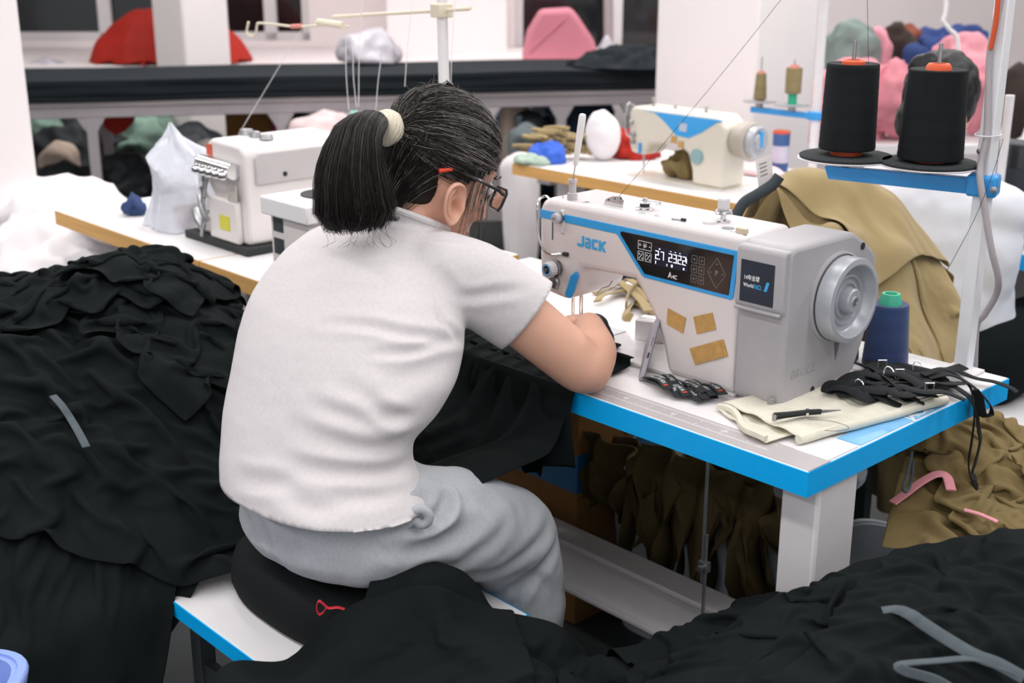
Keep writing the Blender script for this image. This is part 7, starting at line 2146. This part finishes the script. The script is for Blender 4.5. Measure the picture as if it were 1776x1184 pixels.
WTH = mat('white_thread', 'e9e8ea', 0.8, var=(6, 0.04), bump=(260, 0.4, 0.001), stretch=(0.15, 0.15, 6))
MB().box(-1.86, -1.45, 0.485, 0.525, 0.93, 0.945).build('cone_shelf', PAINT, OS, bevel=0.003)
MB().box(-1.47, -1.375, 0.49, 0.515, 0.93, 0.945).build('shelf_bracket', PAINT, OS, bevel=0.003)
for i, (px_, t_) in enumerate(((615, 'white thread cone under a clear holder left of the ponytail'), (668, 'white thread cone hidden mostly behind the ponytail'))):
    c = at(px_, 215, Y=0.505)
    thread_cone(t_, (c[0], 0.505, 0), 0.945, 0.045, 0.040, 0.10, WTH, mat('mint_core', '9fd8c0', 0.45, var=(30, 0.03)) if i == 0 else SALM, top=0.035, foot=0.003, rc=0.010)
hooks = [((522, 52), (414, 232), 'slanting down left to the overlock top'), ((600, 60), (605, 190), 'furthest left of the bundle above the cones'), ((612, 70), (618, 185), 'second of the bundle above the cones'), ((628, 0), (622, 185), 'third of the bundle above the cones'), ((664, 80), (652, 190), 'falling to the hidden cone'), ((716, 0), (702, 150), 'falling behind the head of the seamstress'), ((790, 0), (782, 150), 'running beside the white pole')]
for i, (a, c, t_) in enumerate(hooks):
    thread('pale thread ' + t_, [at(a[0], a[1], Y=0.47), at((a[0] + c[0]) / 2 - 2, (a[1] + c[1]) / 2 + 4, Y=0.47), at(c[0], c[1], Y=0.48)], m=WTH, r=0.0011, name='pale_thread', grp_='pale threads of the tall stand')

# ------------------------------------------------------------------ cutting table with black fabric lay
ca0, ca1 = at(36, 178, z=0.84), at(1165, 152, z=0.84)
cdir = ca1 - ca0; clen = np.linalg.norm(cdir[:2]); cang = math.atan2(cdir[1], cdir[0])
Mct = RZ((ca0[0], ca0[1], 0), cang)
CT = thing('cutting_table', 'long grey framed cutting table under the black fabric lay', 'table', (ca0[0], ca0[1], 0))
GRM = mat('grey_metal_frame', 'a59fa3', 0.45, var=(8, 0.06))
x0_, x1_ = -0.6, clen + 0.1
MB().box(x0_, x1_, 0.0, 0.62, 0.815, 0.838, Mct).build('table_board', mat('grey_board', 'b5aeb0', 0.6, var=(6, 0.05)), CT, bevel=0.003)
MB().box(x0_, x1_, 0.01, 0.05, 0.765, 0.815, Mct).build('front_rail', GRM, CT, bevel=0.004)
MB().box(x0_, x1_, 0.57, 0.61, 0.765, 0.815, Mct).build('back_rail', GRM, CT, bevel=0.004)
for lx in (0.28, 1.10, 1.93, 2.40, 2.75):
    for ly in (0.03, 0.59):
        MB().box(lx - 0.022, lx + 0.022, ly - 0.02, ly + 0.02, 0.0, 0.765, Mct).build('leg', GRM, CT, bevel=0.003)
    MB().prism([(lx - 0.06, 0.765), (lx + 0.06, 0.765), (lx + 0.02, 0.70), (lx - 0.02, 0.70)], 0.012, 0.048, M=Mct).build('gusset', GRM, CT)
FABB = mat('black_fabric_lay', '22282c', 0.9, var=(3, 0.1), bump=(900, 0.3), spec=0.2, stretch=(1, 1, 8))
nl = 9
LAY = thing('fabric_lay', 'thick stack of black fabric layers on the cutting table', 'fabric', (ca0[0], ca0[1], 0.838))
for k in range(nl):
    zz = 0.838 + k * 0.0103
    o_ = random.Random(k).uniform(-0.006, 0.006)
    nn = 26
    v, f = [], []
    for i in range(nn + 1):
        xx_ = x0_ + (x1_ - x0_) * i / nn
        w_ = 0.004 * math.sin(i * 0.9 + k)
        for (yy, z_) in ((-0.02 + o_ + w_, zz), (0.60 + o_, zz), (0.60 + o_, zz + 0.0098), (-0.02 + o_ + w_, zz + 0.0098)):
            v.append(tuple(Mct @ Vector((xx_, yy, z_ + 0.002 * math.sin(i * 0.7)))))
    for i in range(nn):
        a = i * 4
        for q in range(4):
            f.append((a + q, a + (q + 1) % 4, a + 4 + (q + 1) % 4, a + 4 + q))
    f += [(0, 1, 2, 3), (4 * nn + 3, 4 * nn + 2, 4 * nn + 1, 4 * nn)]
    MB().add(v, f).build('fabric_layer', FABB, LAY)
GH = Ground(-6, -1.5, 0.5, 5.5, lambda X, Y: 0 * X)
c = at(1095, 118, D=6.25); blob('black fabric roll swelling at the right end of the cutting table', 'fabric_hump', 'fabric', tuple(c - np.array([0, 0, 0.06])), (0.30, 0.30, 0.15), FABB, 95, amp=0.3, squash=0.935, voxel=0.02)
# bags on and behind the table
def sack(label, px_, py_, D_, wpx, hpx, m, seed, name='sack', cat='bag', amp=0.3, z_floor=None, group=None, depth=0.6, freq=7, up=None, rest=None):
    """soft bag whose outline covers about wpx x hpx around the surveyed centre"""
    c = at(px_, py_, D=D_)
    sc_ = D_ / FPX * 1.0
    rr = (wpx * sc_ / 2, wpx * sc_ / 2 * depth, hpx * sc_ / 2 * 1.03)
    o = blob(label, name, cat, tuple(c), (max(rr[0] * 0.92, 0.01), max(rr[0] * 0.92, 0.01) if depth is None else max(rr[0] * 0.92, 0.01), rr[2]), m, seed, amp=amp, voxel=max(0.012, min(rr) / 10), group=group, squash=z_floor, freq=freq, up=up)
    if rest is not None:
        co, e = mesh_arrays(o.data); zc = c[2] - ORG[o.name][2]; lo = co[:, 2].min(); want = rest - ORG[o.name][2]
        if want < lo:
            k_ = (zc - want) / (zc - lo)
            co[:, 2] = np.where(co[:, 2] < zc, zc - (zc - co[:, 2]) * k_, co[:, 2]); set_co(o.data, co)
    return o
REDB = mat('red_woven_bag', 'a81c08', 0.7, var=(3, 0.12), bump=(300, 0.2))
PINKBG = mat('pink_woven_bag', 'd08090', 0.75, var=(3, 0.08), bump=(300, 0.2))
b = MB(); hall_box(b, -3.2, 1.2, 6.97, 8.19, 0.0, 0.862)
structure(b.build('trim_2', WALL, bevel=0.006), 'white ledge below the dark windows')
# red bag as a draped dome
rbc = at(300, 128, D=7.2)
b = MB()
loft(b, [ring((rbc[0], rbc[1], rbc[2] + z), RT * rx, FH * 0.30 * (rx / 0.5), 36, 2.3) for z, rx in ((0.868 - rbc[2], 0.46), (-0.02, 0.49), (0.08, 0.46), (0.18, 0.41), (0.28, 0.32), (0.335, 0.22), (0.36, 0.12))])
me = fuse(b, 0.02, 4); co, e = mesh_arrays(me); nr = vnormals(me)
set_co(me, co + nr * (-np.abs(noise3(co * np.array([1, 1, 0.3]), 6, 97)) * 0.07 + noise3(co, 12, 98) * 0.02)[:, None])
rbt = thing('red_bag', 'large red sack behind the slim column', 'bag', (rbc[0], rbc[1], rbc[2] - 0.35))
place(me, 'sack_body', REDB, rbt)
tq_ = [at(x, y, D=6.02) for x, y in ((172, 184), (238, 184), (232, 212), (216, 228), (200, 234), (184, 222), (176, 206))]
MB().add([tuple(p) for p in tq_], [tuple(range(7))]).build('hanging_corner', REDB, rbt, solid=0.02)
# pink sack, faceted
pkc = at(970, 128, D=7.1)
pk = thing('pink_bag', 'pink faceted sack before the tall dark window', 'bag', (pkc[0], pkc[1], 0.9))
pts = [(-0.20, 0.0), (-0.205, 0.10), (-0.18, 0.22), (-0.11, 0.335), (0.06, 0.345), (0.10, 0.30), (0.19, 0.17), (0.205, 0.12), (0.19, 0.02), (0.13, -0.02), (-0.10, -0.02)]
b = MB()
v = []
for (d_, k) in ((0.0, 0.93), (0.05, 1.0), (0.22, 0.95), (0.30, 0.75)):
    for x, z in pts:
        q = pkc + RT * x * k + FH * d_; v.append((q[0], q[1], max(0.864, pkc[2] + 0.01 + (z - 0.15) * k + 0.15) if z > 0.05 else 0.864))
n = len(pts)
f = [tuple(range(n - 1, -1, -1)), tuple(3 * n + i for i in range(n))] + [(j * n + i, j * n + (i + 1) % n, (j + 1) * n + (i + 1) % n, (j + 1) * n + i) for j in range(3) for i in range(n)]
b.add(v, f).build('sack_body', PINKBG, pk, bevel=0.02)
MB().tube([pkc + RT * -0.17 + np.array([0, 0, 0.12]) - FH * 0.006, pkc + RT * 0.03 + np.array([0, 0, 0.30]) - FH * 0.004], 0.006, 6).build('seam', PINKBG, pk)
GPL = mat('grey_film', 'c9c5cd', 0.4, alpha=0.85, var=(6, 0.06), coat=0.2)
sack('grey plastic bag on the black fabric left of the pole', 640, 98, 6.35, 100, 78, GPL, 101, amp=0.6, name='plastic_bag', freq=9, z_floor=0.935)
sack('white plastic bag at the window corner beside the pink sack', 1052, 98, 6.9, 46, 60, GPL, 102, amp=0.6, name='plastic_bag', freq=12, rest=0.863)
sack('small grey bag behind the red sack at the left', 85, 118, 7.1, 70, 30, GPL, 103, amp=0.4, name='plastic_bag', rest=0.863)
tag(MB().ball(tuple(at(1055, 48, D=7.9)), (0.016, 0.016, 0.022)).build('window_tag', mat('yellow_plastic', 'd9c24a', 0.5, var=(10, 0.03)), smooth=True), 'yellow tag hanging on the window frame beside the pink sack', 'tag')
tag(MB().tube([at(1055, -20, D=7.9), at(1056, 100, D=7.9)], 0.03, 10).build('window_pipe', mat('mauve_pipe', '9a8f93', 0.5, var=(10, 0.05)), smooth=True), 'grey pipe in the tall dark window', 'pipe')
# things stored under the cutting table
GRC = mat('green_garments', '7f9a8c', 0.9, var=(7, 0.25), bump=(200, 0.3)); DKC = mat('dark_bag', '23282b', 0.6, var=(5, 0.3), bump=(100, 0.4)); BGC = mat('beige_cloth', 'd3bfae', 0.9, var=(6, 0.05)); NVC = mat('deep_blue_cloth', '20354a', 0.8, var=(5, 0.2))
under = [
    ('sage green garment pile at the far left under the cutting table', 100, 228, 6.6, 90, 85, GRC), ('sage green garment bale under the red corner', 232, 245, 6.7, 140, 120, GRC), ('beige bundle between the green pile and dark bag', 100, 272, 6.2, 66, 46, BGC),
    ('black bag filling the gap behind the sage green bale', 150, 290, 6.6, 190, 170, DKC), ('added dark blue filler bag at the back right of the head', 960, 230, 6.8, 190, 120, NVC), ('added dark filler bag behind the crimson bundle', 540, 215, 6.8, 110, 70, DKC),  # filler bags added to keep the gaps between bundles dark
    ('black shiny bag under the sage green bale', 215, 325, 6.0, 160, 90, DKC), ('dark bag at the left behind the white sheeting', 105, 312, 5.9, 96, 52, DKC), ('black lump left of the overlock machine', 335, 262, 5.6, 96, 78, DKC),
    ('mottled grey bag just left of the overlock machine', 365, 272, 5.2, 50, 60, mat('mottled_grey', '75706f', 0.8, var=(10, 0.4))), ('dark bundle behind the overlock machine', 505, 212, 6.2, 60, 56, DKC), ('crimson bundle behind the overlock machine', 485, 228, 5.9, 36, 60, mat('crimson_cloth', '7c2a36', 0.85, var=(6, 0.2))),
    ('pale pink bundle above the overlock machine', 560, 228, 5.6, 110, 50, mat('blush_cloth', 'd8c2c2', 0.9, var=(6, 0.08))), ('deep blue bundle under the right part of the cutting table', 1010, 205, 6.4, 100, 90, NVC), ('deep blue bundle beside the broad column', 1118, 215, 6.3, 60, 100, NVC),
    ('black bundle behind the olive tubes', 920, 225, 6.1, 60, 60, DKC), ('grey bag right of the head of the seamstress', 905, 245, 5.7, 60, 60, mat('slate_cloth', '5b6468', 0.8, var=(6, 0.2))), ('white bundle beside the blue lump', 905, 300, 5.0, 70, 60, SHEETW), ('pale cloth in a frame gap right of the head', 890, 195, 6.2, 44, 60, BGC)]
for i, (t_, px_, py_, D_, w_, h_, m_) in enumerate(under):
    sack(t_, px_, py_, D_, w_, h_, m_, 110 + i, name='stored_bundle', cat='bundle', amp=0.6, freq=11, group='bundles stored under the cutting table', rest=0.13)
bx = at(445, 225, D=6.3)
ub = thing('cardboard_box', 'brown cardboard box under the cutting table behind the overlock', 'box', (bx[0], bx[1], 0.45))
Mx = RZ((bx[0], bx[1], 0), RA)
MB().box(-0.13, 0.11, -0.1, 0.1, bx[2] - 0.14, bx[2] + 0.10, Mx).build('carton', CARD2, ub, bevel=0.003)
MB().box(-0.131, 0.111, -0.005, 0.005, bx[2] - 0.14, bx[2] + 0.101, Mx).build('tape_strip', CARD, ub)
# storage rack that carries the bundles below the cutting table
rk = thing('storage_rack', 'low dark rack carrying bundles under the cutting table', 'rack', tuple(room(-0.3, 6.3)))
for (l0, l1) in ((-2.6, -1.0), (0.0, 0.95)):
    b = MB(); hall_box(b, l0, l1, 5.75, 6.95, 0.10, 0.13); b.build('shelf', SLATE, rk)
    for l in (l0 + 0.03, l1 - 0.03):
        for d in (5.8, 6.9):
            b = MB(); hall_box(b, l - 0.015, l + 0.015, d - 0.015, d + 0.015, 0.0, 0.74); b.build('upright', SLATE, rk)

# ------------------------------------------------------------------ bundles piled at the right
PKC = mat('pink_fleece', 'dd97a2', 0.95, var=(6, 0.10), bump=(200, 0.4)); PK2 = mat('rose_fleece', 'd98a96', 0.95, var=(6, 0.10), bump=(200, 0.4))
GGC = mat('grey_green_fleece', '7e8d88', 0.95, var=(7, 0.2), bump=(200, 0.4)); BRC = mat('dark_brown_cloth', '3a302c', 0.95, var=(7, 0.2)); RUS = mat('rust_cloth', '7d4536', 0.95, var=(7, 0.2)); NAV = mat('navy_bundle_cloth', '2c3f72', 0.95, var=(7, 0.15))
right_piles = [
    ('grey green bundle at the left of the right hand pile', 1474, 95, 5.7, 86, 96, GGC), ('small pink bundle between grey green and brown', 1520, 88, 5.8, 56, 70, PKC), ('dark brown bundle in the middle of the right hand pile', 1552, 90, 5.9, 66, 90, BRC),
    ('rust coloured bundle above the dark brown one', 1572, 72, 6.1, 50, 56, RUS), ('navy bundle spread along the back of the pile', 1650, 88, 6.1, 150, 56, NAV), ('navy bundle behind the hair bun', 1590, 108, 5.7, 60, 50, NAV),
    ('large pink bundle below the grey green one', 1480, 180, 5.2, 150, 120, PKC), ('pink bundle between the two black cones', 1550, 170, 5.1, 110, 110, PK2), ('pink bundle right of the hair bun', 1672, 118, 5.4, 110, 90, PKC),
    ('pink bundle lowest at the column foot', 1440, 225, 5.0, 70, 80, PK2), ('pink bundle behind the hair of the second woman', 1700, 150, 5.2, 80, 80, PK2), ('dark bundle at the right edge above the machine', 1768, 142, 5.0, 60, 56, BRC)]
for i, (t_, px_, py_, D_, w_, h_, m_) in enumerate(right_piles):
    sack(t_, px_, py_, D_, w_, h_, m_, 140 + i, name='fleece_bundle', cat='bundle', amp=0.7, freq=11, group='bundles piled at the right', rest=0.74)
rt_ = thing('bale_table', 'table under the coloured bundles behind the second woman', 'table', tuple(room(1.7, 5.6)))
b = MB(); hall_box(b, 1.0, 2.9, 4.95, 6.4, 0.70, 0.74); b.build('tabletop', WHITE, rt_, bevel=0.003)
for l in (1.06, 2.84):
    for d in (5.0, 6.35):
        b = MB(); hall_box(b, l - 0.025, l + 0.025, d - 0.025, d + 0.025, 0, 0.70); b.build('leg', GRM, rt_, bevel=0.003)
tag(MB().tube(spline([at(x, y, D=4.6) for x, y in ((1642, -200), (1642, -30), (1640, 20), (1636, 36), (1648, 52), (1660, 66), (1663, 110))], 5), 0.008, 8).build('white_conduit', PAINT, smooth=True), 'white bent cable hanging above the hair bun', 'cable')
# periwinkle basin in the lower left corner
PER = mat('periwinkle_plastic', '8ea6e6', 0.4, var=(6, 0.05))
tub('periwinkle plastic basin cut by the bottom left corner', -0.772, -1.070, 0.36, 0.30, 0.16, RA, m=PER, name='plastic_basin', cat='basin', z0=0.34, wall=0.008)
bs = thing('basin_stand', 'dark stool holding the periwinkle basin at the bottom left', 'stool', (-0.772, -1.070, 0))
MB().box(-0.135, 0.135, -0.105, 0.105, 0.310, 0.3395, RZ((-0.772, -1.070, 0), RA)).build('seat_board', SLATE, bs, bevel=0.003)
for lx in (-0.11, 0.11):
    for ly in (-0.08, 0.08):
        MB().box(lx - 0.012, lx + 0.012, ly - 0.012, ly + 0.012, 0, 0.310, RZ((-0.772, -1.070, 0), RA)).build('leg', SLATE, bs)
